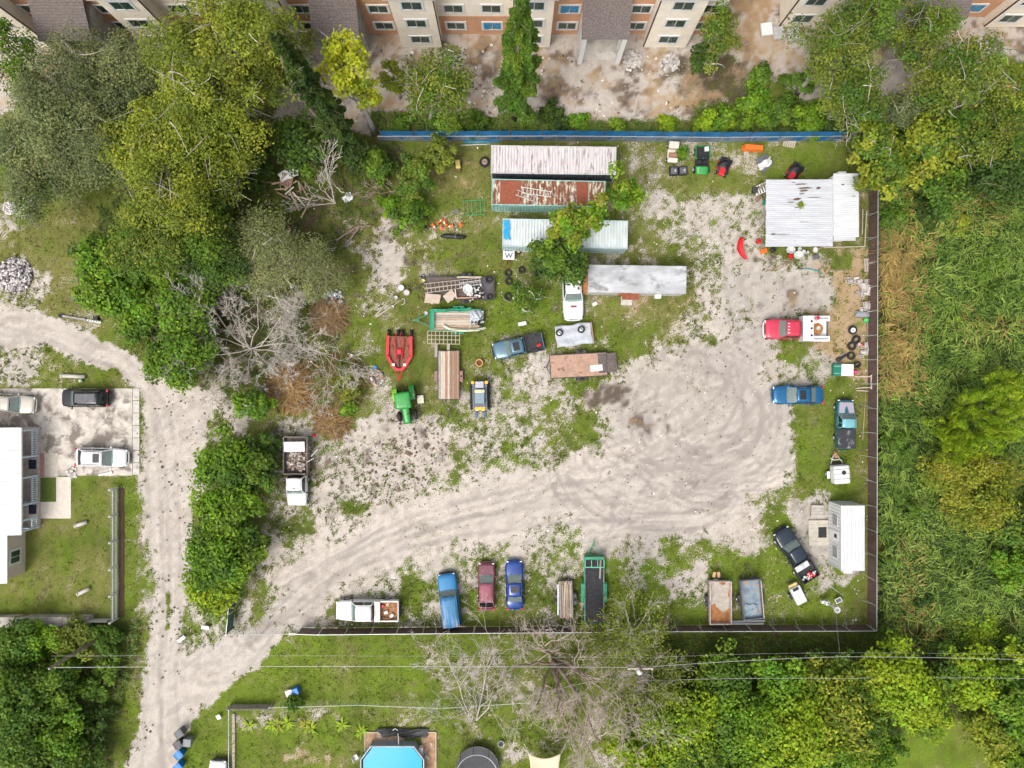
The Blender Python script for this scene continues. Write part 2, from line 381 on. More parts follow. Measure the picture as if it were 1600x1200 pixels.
def ground_masks(px, py):
    d = dict(cov=.1, grey=.2, tone=.5, dry=.35, soil=.1, orange=0.)
    A = {k: np.full(px.shape, d[k]) for k in CH}
    w1 = fbm(px, py, 1/45., 4, 3)*2-1; w2 = fbm(px, py, 1/45., 4, 9)*2-1
    for poly, vals, fe, wp in PAINT:
        x0 = min(p[0] for p in poly)-60; x1 = max(p[0] for p in poly)+60; y0 = min(p[1] for p in poly)-60; y1 = max(p[1] for p in poly)+60
        idx = np.nonzero((px > x0) & (px < x1) & (py > y0) & (py < y1))
        if idx[0].size == 0: continue
        sd = polysd(px[idx]+w1[idx]*wp*1.6, py[idx]+w2[idx]*wp*1.6, poly)
        m = sstep(-fe, fe, sd)
        for k, v in vals.items(): A[k][idx] = A[k][idx]*(1-m) + v*m
    tr = np.zeros(px.shape); rg = np.zeros(px.shape)
    for ti, t in enumerate(TRACKS):
        P = np.array(t, float)
        for _ in range(3):      # Chaikin rounding
            Q = np.empty((2*len(P)-2, 2)); Q[0::2] = P[:-1]*.75+P[1:]*.25; Q[1::2] = P[:-1]*.25+P[1:]*.75; P = np.vstack([P[:1], Q, P[-1:]])
        d2 = np.full(px.shape, 1e9); qx = px+w1*6; qy = py+w2*6
        sel = np.nonzero((px > P[:, 0].min()-40) & (px < P[:, 0].max()+40) & (py > P[:, 1].min()-40) & (py < P[:, 1].max()+40))
        qx = qx[sel]; qy = qy[sel]; dd = np.full(qx.shape, 1e9)
        for a, b in zip(P[:-1], P[1:]):
            e = b-a; tt = np.clip(((qx-a[0])*e[0]+(qy-a[1])*e[1])/(e@e+1e-9), 0, 1)
            dd = np.minimum(dd, np.hypot(qx-a[0]-e[0]*tt, qy-a[1]-e[1]*tt))
        for off in ((12, 15.5) if ti < 9 else (0, 13)):
            wv = (.25+.75*fbm(qx, qy, 1/40., 2, 20+ti))*(.75 if ti < 9 else (.8 if ti < 35 else .22)); tr[sel] += np.exp(-((dd-off)/1.9)**2)*wv; rg[sel] += np.exp(-((dd-off-4)/1.8)**2)*wv*.8
    A['track'] = np.clip(tr, 0, 1)*A['cov']; A['ridge'] = np.clip(rg, 0, 1)*A['cov']*(1-np.clip(tr, 0, 1))
    return A
def build_ground():
    xs = np.concatenate([[-3000,-800,-250,-120,-80,-62], np.linspace(-54, 54, 521), [62,80,120,250,800,3000]])
    ys = np.concatenate([[-3000,-800,-250,-110,-70,-50], np.linspace(-41, 41, 396), [50,70,110,250,800,3000]])
    X, Y = np.meshgrid(xs, ys, indexing='ij')
    px = 800+X*FPX/CAM_H; py = 600-Y*FPX/CAM_H
    A = ground_masks(px, py)
    z = (fbm(X, Y, .12, 4, 40)-.5)*.10 + (fbm(X, Y, 1.1, 3, 50)-.5)*.05*(.3+A['cov']) - A['track']*.07 + A['ridge']*.045 + (1-A['cov'])*.02*(fbm(X, Y, 2.2, 2, 61)-.3)
    z = z - .03
    far = np.maximum(np.abs(X)/56, np.abs(Y)/43); z = np.where(far > 1, -.03, z)
    nx, ny = X.shape
    co = np.stack([X, Y, z], -1).reshape(-1, 3).astype(np.float32)
    i, j = np.meshgrid(np.arange(nx-1), np.arange(ny-1), indexing='ij'); b = i*ny+j
    q = np.stack([b, b+ny, b+ny+1, b+1], -1).reshape(-1).astype(np.int32)
    me = bpy.data.meshes.new('ground'); me.vertices.add(len(co)); me.vertices.foreach_set('co', co.ravel())
    me.loops.add(len(q)); me.loops.foreach_set('vertex_index', q)
    nf = len(q)//4; me.polygons.add(nf); me.polygons.foreach_set('loop_start', np.arange(0, 4*nf, 4, dtype=np.int32))
    nA = fbm(X, Y, .5, 4, 201)-.5; nB = fbm(X, Y, 2.2, 2, 211)-.5; nL = fbm(X, Y, .13, 3, 221)-.5; nA2 = fbm(X, Y, .9, 3, 231)-.5; nS = fbm(X*.94+Y*.34+.8*nA*6, (Y*.94-X*.34)*2.6+nA*5, .9, 4, 241)-.5
    B = {}
    B['sandf'] = A['cov']*1.5-.75 + (nA*1.7+nB*1.3+nL*.7)*np.clip(1.25-np.abs(A['cov']-.5)*1.3, .3, 1)
    B['grey'] = np.clip(A['grey']+nL*.9+nA*.5, 0, 1); B['tone'] = np.clip(A['tone']+nA2*1.1+nL*.8, 0, 1)
    B['dry'] = np.clip(A['dry']*1.05+nA*1.5+nB*.8-.12, 0, 1); B['soil'] = np.clip((A['soil']*1.25-.42+nA2*1.5+nB*1.1)*2.2, 0, 1)*np.clip(A['soil']*6, 0, 1)
    B['orange'] = np.clip((A['orange']*1.25-.42+nA*1.6+nB*.9)*2, 0, 1)*np.clip(A['orange']*6, 0, 1)
    B['track'] = A['track']*(.25+1.5*np.clip(nA2+.4, 0, 1)); B['streak'] = np.clip((nS+.02)*-5, 0, 1); B['blot'] = np.clip(.5+nB*2.2+nL*1.2+A['ridge']*.6, 0, 1)
    for nm, chs in (('ga', ('sandf', 'grey', 'tone')), ('gb', ('dry', 'soil', 'orange')), ('gc', ('track', 'streak', 'blot'))):
        at = me.color_attributes.new(nm, 'FLOAT_COLOR', 'POINT'); c = np.ones((len(co), 4), np.float32)
        for k, ch in enumerate(chs): c[:, k] = B[ch].ravel()
        at.data.foreach_set('color', c.ravel())
    me.polygons.foreach_set('use_smooth', [True]*nf); me.update(calc_edges=True)
    me.materials.append(ground_material())
    o = bpy.data.objects.new('ground', me); link(o); tag(o, kind='structure')
    return A, px, py
def ground_material():
    m = bpy.data.materials.new('ground'); m.use_nodes = True; nt = m.node_tree; bs = nt.nodes['Principled BSDF']; L = nt.links.new
    geo = nt.nodes.new('ShaderNodeNewGeometry'); P = geo.outputs['Position']
    def attr(n):
        a = nt.nodes.new('ShaderNodeAttribute'); a.attribute_name = n
        s = nt.nodes.new('ShaderNodeSeparateColor'); L(a.outputs['Color'], s.inputs[0]); return s.outputs
    sandf0, grey, tone = attr('ga'); dry, soil, orange = attr('gb'); track, streak, blot = attr('gc')
    nC = noise(nt, P, 9, 2, .7); nD = noise(nt, P, 30, 1, .7)
    sandf = smooth(nt, mth(nt, 'ADD', sandf0, mth(nt, 'MULTIPLY_ADD', nC, 2.2, -1.1)), -.24, .30)
    g = mixc(nt, tone, (.062, .078, .014), (.172, .255, .020))
    straw = mixc(nt, nC, (.33, .275, .115), (.23, .205, .06))
    g = mixc(nt, mth(nt, 'MULTIPLY', dry, .85), g, straw)
    g = mixc(nt, smooth(nt, nC, .32, .66, .45, 0), g, (.045, .062, .014))
    g = mixc(nt, smooth(nt, nD, .35, .7, .35, 0), g, (.05, .07, .016))
    g = mixc(nt, smooth(nt, nD, .52, .78, 0, .3), g, (.30, .32, .10))
    s = mixc(nt, blot, (.51, .45, .385), (.645, .58, .51))
    s = mixc(nt, grey, s, mixc(nt, blot, (.325, .298, .262), (.455, .42, .375)))
    s = mixc(nt, mth(nt, 'MULTIPLY', streak, .62), s, (.34, .30, .265))
    nW = noise(nt, P, .8, 2, .6, 3.5)
    s = mixc(nt, smooth(nt, mth(nt, 'PINGPONG', mth(nt, 'MULTIPLY', nW, 9.0), .5), .06, .3, .5, 0), s, (.33, .295, .265))
    s = mixc(nt, smooth(nt, nC, .34, .56, .30, 0), s, (.36, .31, .27))
    s = mixc(nt, smooth(nt, nD, .34, .6, .25, 0), s, (.30, .26, .22))
    s = mixc(nt, mth(nt, 'MULTIPLY', track, 1.0, None, True), s, (.30, .265, .24))
    vo = nt.nodes.new('ShaderNodeTexVoronoi'); vo.inputs['Scale'].default_value = 2.3; L(P, vo.inputs['Vector'])
    sp = smooth(nt, vo.outputs['Distance'], .05, .09, 1, 0)
    sepc = nt.nodes.new('ShaderNodeSeparateColor'); L(vo.outputs['Color'], sepc.inputs[0])
    s = mixc(nt, mth(nt, 'MULTIPLY', mth(nt, 'MULTIPLY', sp, smooth(nt, sepc.outputs[0], .8, .84)), .5), s, (.12, .11, .06))
    c = mixc(nt, sandf, g, s)
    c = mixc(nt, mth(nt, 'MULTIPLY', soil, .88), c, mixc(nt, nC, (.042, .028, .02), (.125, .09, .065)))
    c = mixc(nt, mth(nt, 'MULTIPLY', orange, .8), c, mixc(nt, nC, (.28, .18, .085), (.43, .30, .17)))
    L(c, bs.inputs['Base Color']); bs.inputs['Roughness'].default_value = .95; bs.inputs['Specular IOR Level'].default_value = .1
    bp = nt.nodes.new('ShaderNodeBump'); bp.inputs['Strength'].default_value = .6; bp.inputs['Distance'].default_value = .05
    L(nC, bp.inputs['Height']); L(bp.outputs[0], bs.inputs['Normal'])
    return m
GA, GPX, GPY = build_ground()
def sample(ch, x, y):
    """cover value at ground points (metres)"""
    ix = np.clip(((x+54)/108*520+6).astype(int), 0, GA[ch].shape[0]-1); iy = np.clip(((y+41)/82*395+6).astype(int), 0, GA[ch].shape[1]-1)
    return GA[ch][ix, iy]

# ------------------------------------------------------------------ grass tufts (nobody could count them)
FOL = foliage_mat('foliage')
def tufts(name, n, label, hmin, hmax, accept, colf, blades=4, spread=.16, width=.035, seed=1):
    r = np.random.default_rng(seed)
    x = r.uniform(-53, 53, n); y = r.uniform(-40, 40, n)
    keep = accept(x, y, r); x = x[keep]; y = y[keep]; k = len(x)
    if k == 0: return None
    c = colf(x, y, r)                                # (k,3)
    bx = np.repeat(x, blades) + r.normal(0, spread*.45, k*blades); by = np.repeat(y, blades)+r.normal(0, spread*.45, k*blades)
    cc = np.repeat(c, blades, 0)*r.uniform(.75, 1.25, (k*blades, 1))
    h = r.uniform(hmin, hmax, k*blades); a = r.uniform(0, 2*PI, k*blades); ln = r.uniform(.5, 1.3, k*blades)*h
    dx, dy = np.cos(a), np.sin(a); w = width*r.uniform(.7, 1.4, k*blades)
    V = np.zeros((k*blades, 3, 3)); V[:, 0] = np.stack([bx-dy*w, by+dx*w, np.full_like(bx, -.03)], -1)
    V[:, 1] = np.stack([bx+dy*w, by-dx*w, np.full_like(bx, -.03)], -1); V[:, 2] = np.stack([bx+dx*ln, by+dy*ln, h], -1)
    o = bpy.data.objects.new(name, raw_mesh(name, V, 3, FOL, cc)); link(o); return tag(o, label, 'grass', kind='stuff')
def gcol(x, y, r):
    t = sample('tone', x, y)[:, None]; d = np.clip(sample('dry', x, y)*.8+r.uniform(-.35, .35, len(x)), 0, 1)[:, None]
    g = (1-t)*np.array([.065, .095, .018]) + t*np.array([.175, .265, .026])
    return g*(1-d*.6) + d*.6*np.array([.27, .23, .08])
def solid_px(x, y):
    """ground covered by slabs, houses and pool: no tufts"""
    px = 800+x*FPX/CAM_H; py = 600-y*FPX/CAM_H
    b = np.zeros(x.shape, bool)
    for (a, c, d, e) in ((-60, 218, 606, 744), (-60, 112, 664, 812), (-60, 34, 800, 905), (566, 684, 1140, 1290), (-200, 1700, -300, 75)):
        b |= (px > a) & (px < c) & (py > d) & (py < e)
    return b
def acc_grass(x, y, r):
    cv = sample('cov', x, y); so = sample('soil', x, y)
    px = 800+x*FPX/CAM_H; py = 600-y*FPX/CAM_H
    lawn = (px < 183) & (py > 738) & (py < 966)
    return (r.uniform(0, 1, len(x)) < np.clip(1.02-cv*1.35, 0.012, 1)*(1-so*.6)*np.where(lawn, .45, 1)) & (sample('track', x, y) < .35) & ~solid_px(x, y) & (px < 1372)
tufts('short_grass', 82000, 'short patchy grass and weeds over the yard, verges and lawns', .04, .13, acc_grass, gcol, 4, .22, .035, 3)
def acc_weed(x, y, r):
    cv = sample('cov', x, y); nn = fbm(x, y, .35, 3, 77)
    px = 800+x*FPX/CAM_H; py = 600-y*FPX/CAM_H
    return (r.uniform(0, 1, len(x)) < np.where(cv > .9, .015, np.where(cv > .25, .75, .06))*sstep(.38, .62, nn)) & (sample('track', x, y) < .3) & ~solid_px(x, y) & (px < 1372) & (py > 200) & ~((px < 183) & (py > 738) & (py < 968))
tufts('weed_tufts', 42000, 'darker tufts of weed dotted over the pale sand', .08, .2, acc_weed, lambda x, y, r: gcol(x, y, r)*1.05, 9, .24, .045, 5)
# ------------------------------------------------------------------ vegetation
BARK = M('bark', (.17, .135, .105), .9, var=.35, scale=6, bump=.6, bscale=14, stretch=(1, 1, .3))
BARKG = M('bark_grey', (.36, .33, .295), .9, var=.3, scale=5, bump=.5, bscale=16, stretch=(1, 1, .4))
DEADW = M('dead_wood', (.47, .425, .375), .9, var=.25, scale=4)
BARKT = M('bark_tan', (.27, .20, .155), .9, var=.3, scale=5, bump=.5, bscale=16)
DEADP = M('dead_wood_pink', (.44, .36, .315), .9, var=.25, scale=4)
DEADB = M('dead_wood_brown', (.36, .275, .22), .9, var=.25, scale=4)
def unit(v): return v/np.maximum(np.linalg.norm(v, axis=-1, keepdims=True), 1e-9)
def leaf_quads(c, nrm, size, asp, r):
    """rhombic leaves: centres c, normals nrm, length size, aspect asp"""
    n = len(c); t = unit(np.cross(nrm, r.normal(size=(n, 3)))); b = np.cross(nrm, t)
    s = size[:, None]; w = s*asp
    return np.stack([c-t*s*.5, c+b*w*.5-t*s*.08, c+t*s*.5+nrm*s*-.12, c-b*w*.5-t*s*.08], 1)
def curve(p0, p1, bend, k=5):
    p0 = np.array(p0, float); p1 = np.array(p1, float); L = np.linalg.norm(p1-p0)
    m = (p0+p1)/2 + np.array(bend)*L
    return [tuple((1-t)**2*p0 + 2*t*(1-t)*m + t*t*p1) for t in np.linspace(0, 1, k)]
# palettes: base colour, second colour, share of second, brightness spread
PAL = {
 'olive':  ((.140, .190, .024), (.240, .265, .032), .35),
 'gold':   ((.185, .245, .020), (.320, .335, .032), .45),
 'lemon':  ((.330, .380, .015), (.450, .460, .020), .45),
 'sage':   ((.125, .160, .060), (.200, .225, .085), .35),
 'pale':   ((.205, .240, .085), (.280, .290, .110), .4),
 'green':  ((.078, .160, .018), (.160, .245, .022), .35),
 'bright': ((.110, .240, .015), (.215, .325, .020), .4),
 'dark':   ((.046, .092, .016), (.085, .140, .020), .35),
 'deep':   ((.045, .088, .016), (.080, .125, .020), .4),
 'lime':   ((.200, .330, .014), (.325, .405, .020), .4),
 'amber':  ((.240, .265, .026), (.340, .315, .036), .5),
}
def crown_cols(pal, k, r):
    a, b, sh = PAL[pal]; a = np.array(a); b = np.array(b)
    t = np.clip(r.normal(sh, .33, k), 0, 1)[:, None]
    return (a*(1-t)+b*t)*r.uniform(.78, 1.2, (k, 1))
def make_tree(name, label, px, py, h, rpx, pal, style='oak', group=None, base=None, zc=None, seed=0, dens=1.0, leaf=None, cat='tree', twigs=0, lobes=None, trunk_r=None, pal2=None, gap=.0):
    """one tree or shrub: trunk, limbs, crown of leaf clumps. px,py: middle of the crown, rpx: its radius in photo pixels"""
    r = np.random.default_rng(seed+int(px*7+py*13))
    zc = zc if zc is not None else h*(.62 if h > 3.5 else .5)
    cx, cy = W(px, py, zc); rad = rpx*(CAM_H-zc)/FPX; rz = h-zc
    bx, by = W(*base) if base else (cx+r.normal(0, rad*.08), cy+r.normal(0, rad*.08))
    root = thing(name, label, cat, (bx, by, 0), 0, group)
    O = np.array([bx, by, 0.])
    C = np.array([cx, cy, zc])-O
    leafsz = leaf or {'oak': .24, 'broad': .34, 'fine': .2, 'finger': .3, 'bush': .32, 'conifer': .3}[style]
    area = PI*rad*rad
    # clump centres over an uneven ellipsoid
    if style == 'conifer':
        nb = int(26*dens*max(1, h/12)); cl = []; axis = []
        for i in range(nb):
            t = (i+.5)/nb; zz = h*(.16+.84*t**.85); rr = rad*(1-t)**.62*r.uniform(.65, 1.2)+.3
            a = i*2.4+r.normal(0, .35); d = np.array([math.cos(a), math.sin(a), -.1])
            st = np.array([C[0]*zz/h*.9, C[1]*zz/h*.9, zz]); cl.append(st); axis.append(d*rr)
        cl = np.array(cl); axis = np.array(axis); K = len(cl)
        per = int(150*dens)
        tt = r.uniform(.12, 1, (K, per))**.75; wid = (.18+.42*np.sin(PI*np.clip(tt, 0, .96)))*np.linalg.norm(axis, axis=1)[:, None]*.42
        side = unit(np.cross(axis, [0, 0, 1.]))
        c = cl[:, None, :] + axis[:, None, :]*tt[..., None] + side[:, None, :]*(r.uniform(-1, 1, (K, per))*wid)[..., None]
        c[..., 2] += r.normal(0, .16, (K, per)) - tt**2*.5
        c = c.reshape(-1, 3); nrm = unit(np.array([0, 0, 1.])+r.normal(0, .45, (len(c), 3)))
        ccol = np.repeat(crown_cols(pal, K, r), per, 0)
        tips = [cl[i]+axis[i]*.9 for i in range(K)]
    else:
        K = int(np.clip((8+area*1.15)*dens*(1.15 if style == 'oak' else 1), 8, 210))
        d = unit(r.normal(size=(K, 3))); d[:, 2] = np.abs(d[:, 2])*r.choice([1, 1, 1, -.55], K)
        th = np.arctan2(d[:, 1], d[:, 0]); ph = r.uniform(0, 2*PI, 4)
        mod = 1+.20*np.sin(2*th+ph[0])+.16*np.sin(3*th+ph[1])+.13*np.sin(5*th+ph[2])
        u = r.uniform(.30, 1.0, K)**.6
        cl = C + d*np.array([1, 1, 0])*(rad*mod*u*.86)[:, None] + d*np.array([0, 0, 1])*(rz*u*.85)[:, None]
        if lobes:
            for (lx, ly, lz, lr) in lobes:
                q = np.array([*W(lx, ly, lz), lz])-O; n2 = max(4, int(K*.28)); w = lr*(CAM_H-lz)/FPX
                cl = np.vstack([cl, q+r.normal(size=(n2, 3))*np.array([w, w, w*.6])*.5])
        cl[:, 2] = np.maximum(cl[:, 2], .35); K = len(cl)
        if gap: keep = r.uniform(size=K) > gap; cl = cl[keep]; K = len(cl)
        rc = np.clip(rad*.30, .45, 1.25)*r.uniform(.7, 1.3, K)
        cc = crown_cols(pal, K, r)
        if pal2: s2 = r.uniform(size=K) < .4; cc[s2] = crown_cols(pal2, int(s2.sum()), r)
        if style == 'finger':
            per = int(100*dens); ax = unit((cl-C)*np.array([.14, .14, .05])+np.array([0, 0, .8])+r.normal(0, .22, (K, 3)))
            ln = r.uniform(.9, 1.5, K)
            tt = r.uniform(0, 1, (K, per)); rr = .40*(1-tt**3*.65)
            off = r.normal(size=(K, per, 3)); off -= (off*ax[:, None, :]).sum(-1, keepdims=True)*ax[:, None, :]; off = unit(off)
            c = cl[:, None, :]+ax[:, None, :]*(tt*ln[:, None])[..., None]+off*rr[..., None]*r.uniform(.6, 1, (K, per, 1))
            c = c.reshape(-1, 3); nrm = unit(off.reshape(-1, 3)+np.repeat(ax, per, 0)*.5+r.normal(0, .25, (len(c), 3)))
            ccol = np.repeat(cc, per, 0)
        else:
            per = int({'oak': 118, 'broad': 72, 'fine': 150, 'bush': 84}[style]*dens**.3)
            o = unit(r.normal(size=(K, per, 3)))*(r.uniform(0, 1, (K, per, 1))**.45); o[..., 2] *= .62
            c = (cl[:, None, :]+o*rc[:, None, None]).reshape(-1, 3)
            out = unit(c-C+1e-6)
            nrm = unit(np.array([0, 0, .75])+.55*o.reshape(-1, 3)+.25*out+r.normal(0, .42, (K*per, 3)))
            ccol = np.repeat(cc, per, 0)
        tips = list(cl)
    c[:, 2] = np.maximum(c[:, 2], .06)
    n = len(c); lc = ccol*r.uniform(.72, 1.3, (n, 1))*(1+r.normal(0, .05, (n, 3)))
    V = leaf_quads(c, nrm, leafsz*r.uniform(.65, 1.35, n), {'oak': .55, 'fine': .38, 'broad': .62, 'finger': .3, 'bush': .55, 'conifer': .42}[style], r)
    o = obm('crown', raw_mesh('crown', V, 4, FOL, np.clip(lc, .004, .9)), root)
    # trunk and limbs
    tr = trunk_r or np.clip(h*.022, .05, .34); mb = MB(); top = C*np.array([.75, .75, .8])
    if style == 'conifer': top = np.array([C[0], C[1], h*.97])
    tp = curve((0, 0, -.1), top, (r.normal(0, .05), r.normal(0, .05), 0), 6)
    bark = BARKG if pal in ('gold', 'lemon', 'sage', 'pale', 'olive') else BARK
    mb.tube(tp, [tr*1.25]+[tr*(1-.13*i) for i in range(1, 6)], 7); mb.build('trunk', bark, root, smooth=True)
    lm = MB(); idx = r.permutation(len(tips))[:min(len(tips), 16 if h > 6 else 9)]
    for q, i in enumerate(idx):
        t0 = tp[int(r.integers(2, 5))] if style != 'conifer' else tuple(cl[i])
        L = curve(t0, tips[i], (r.normal(0, .1), r.normal(0, .1), r.uniform(0, .12)), 5)
        r0 = tr*r.uniform(.28, .5) if style != 'conifer' else .05
        lm.tube(L, [r0, r0*.8, r0*.62, r0*.45, r0*.25], 4, caps=False)
        for _ in range(2+twigs):
            k = int(r.integers(2, 5)); e = np.array(L[k])+r.normal(0, 1, 3)*np.array([1, 1, .55])*rad*.26
            lm.tube(curve(L[k], e, (r.normal(0, .15), r.normal(0, .15), .08), 4), [r0*.4, r0*.32, r0*.24, .012], 3, caps=False)
    for _ in range(twigs*4):      # bare twig ends showing through the top of the crown
        p = tips[int(r.integers(len(tips)))]+np.array([0, 0, np.clip(rad*.25, .3, .8)]); e = p+r.normal(0, 1, 3)*np.array([1, 1, .2])*rad*.28
        lm.tube(curve(p, e, (r.normal(0, .2), r.normal(0, .2), .05), 4), [.04, .032, .024, .012], 3, caps=False)
    tag(lm.build('limb', DEADW if twigs > 2 else bark, root), kind='stuff')
    return root
def make_dead(name, label, base, limbs, mat=None, depth=4, seed=0, r0=.2, group=None, twig=.017, cat='tree', spread=.55, nsub=5, leaves=None):
    """bare tree: trunk limbs given as (px,py,z) tips, each branching on into twigs"""
    r = np.random.default_rng(seed); bx, by = W(*base); root = thing(name, label, cat, (bx, by, 0), 0, group)
    O = np.array([bx, by, 0.]); mat = mat or DEADW; mb = MB(); tw = MB(); tips = []
    def grow(p0, p1, rad, d):
        k = 6 if d < 2 else (4 if d < 3 else 3); L = np.linalg.norm(p1-p0)
        path = np.array(curve(p0, p1, (r.normal(0, .09), r.normal(0, .09), r.normal(.04, .05)), k)); path[1:-1] += r.normal(0, .03*L, (k-2, 3))*np.array([1, 1, .4])
        dst = mb if d == 0 else tw
        dst.tube([tuple(p) for p in path], list(np.linspace(rad, max(rad*.34, twig), k)), 6 if d == 0 else (4 if d == 1 else 3), caps=False)
        tips.append(path[-1])
        if d >= depth: return
        dirn = unit(p1-p0)
        ns = nsub if d < 2 else max(3, nsub-1)
        for s in range(ns):
            t = r.uniform(.3, 1.0); q = path[min(k-1, int(t*(k-1)+.5))]
            nd_ = unit(dirn+r.normal(0, spread, 3)*np.array([1, 1, .6])); LL = L*r.uniform(.34, .6)
            e = q+nd_*LL; e[2] = max(e[2], .1)
            grow(q, e, max(rad*.36*(1.1-t*.4), twig), d+1)
    for (lx, ly, lz) in limbs:
        e = np.array([*W(lx, ly, lz), lz])-O; st = np.array([0, 0, r.uniform(.0, .25)*lz]); grow(st, e, r0*r.uniform(.75, 1.1), 0)
    mb.build('trunk', BARKT if r0 > .18 else (BARKG if r0 > .1 else mat), root, smooth=True); tag(tw.build('twigs', mat, root), kind='stuff')
    if leaves:
        pal, n, sz = leaves; T = np.array(tips); i = r.integers(0, len(T), n); c = T[i]+r.normal(0, .38, (n, 3))*np.array([1, 1, .5]); c[:, 2] = np.maximum(c[:, 2], .08)
        V = leaf_quads(c, unit(np.array([0, 0, .9])+r.normal(0, .6, (n, 3))), sz*r.uniform(.6, 1.4, n), .5, r)
        obm('crown', raw_mesh('crown', V, 4, FOL, crown_cols(pal, n, r)), root)
    return root

# ------------------------------------------------------------------ buildings
STUCCO = M('stucco_cream', (.80, .72, .60), .9, var=.06, scale=1.2, dirt=((.58, .50, .41), .12, .8), bump=.15, bscale=60)
STUCCOB = M('stucco_brown', (.55, .30, .175), .9, var=.08, scale=1.2, dirt=((.32, .19, .12), .15, .9), bump=.15, bscale=60)
GREYRAW = M('raw_render', (.33, .32, .31), .9, var=.2, scale=1.0, dirt=((.24, .22, .2), .3, 1.4))
WHITEP = M('white_paint', (.69, .69, .67), .5, var=.05, scale=1.5, dirt=((.55, .53, .48), .1, 1.2))
SHINGLE = M('shingle', (.15, .125, .115), .95, var=.35, scale=9, bump=.5, bscale=30)
CONC = M('concrete', (.50, .47, .42), .9, var=.15, scale=1.5, dirt=((.30, .27, .24), .3, 1.3), bump=.2, bscale=30)
CONCD = M('concrete_dirty', (.40, .37, .33), .95, var=.25, scale=.8, dirt=((.19, .165, .145), .42, .5), bump=.3, bscale=24)
ALU = M('aluminium', (.62, .63, .64), .35, .6, var=.1, scale=3)
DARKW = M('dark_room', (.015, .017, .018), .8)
WGLASS = glass_mat('window_glass', (.10, .22, .18), .8, .05)
BLUEFILM = M('blue_film', (.01, .22, .42), .25, var=.3, scale=3, coat=.3)
def rect_ring(mb, w, h, t, d, m=0):
    """upright frame in the local xz plane (y out of the wall), centred"""
    for (x0, x1, z0, z1) in ((-w/2, w/2, h/2-t, h/2), (-w/2, w/2, -h/2, -h/2+t), (-w/2, -w/2+t, -h/2+t, h/2-t), (w/2-t, w/2, -h/2+t, h/2-t)):
        mb.box(x0, x1, -d, 0, z0, z1, m)
_wmesh = {}
def window(parent, x, y, z, w=1.75, h=1.25, rz=0, film=False):
    """window: white surround, two sashes with panes. outward = local -y"""
    k = (round(w, 2), round(h, 2))
    if k not in _wmesh:
        f = MB(); rect_ring(f, w+.36, h+.36, .18, .07)
        s = MB(); rect_ring(s, w/2, h, .045, .05)
        g = MB(); g.box(-w/4+.04, w/4-.04, -.02, -.012, -h/2+.04, h/2-.04)
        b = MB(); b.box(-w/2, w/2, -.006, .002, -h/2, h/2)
        bl = MB(); bl.grid(lambda u, v: (-w/2*.95+u*w*.95, -.08-.05*math.sin(u*9)*v, h/2-.02-v*h*(.95-.12*u)), 8, 4)
        _wmesh[k] = (f.mesh('window', WHITEP), s.mesh('sash', ALU), g.mesh('pane', WGLASS), b.mesh('reveal', DARKW), bl.mesh('film', BLUEFILM))
    fm, sm, gm, bm, bl = _wmesh[k]
    o = obm('window', fm, parent, (x, y, z), rz)
    obm('reveal', bm, o)
    for s in (-1, 1):
        obm('sash', sm, o, (s*w/4, -.012*(s+1), 0)); obm('pane', gm, o, (s*w/4, -.012*(s+1)-.006, 0))
    if film: obm('film', bl, o)
    return o
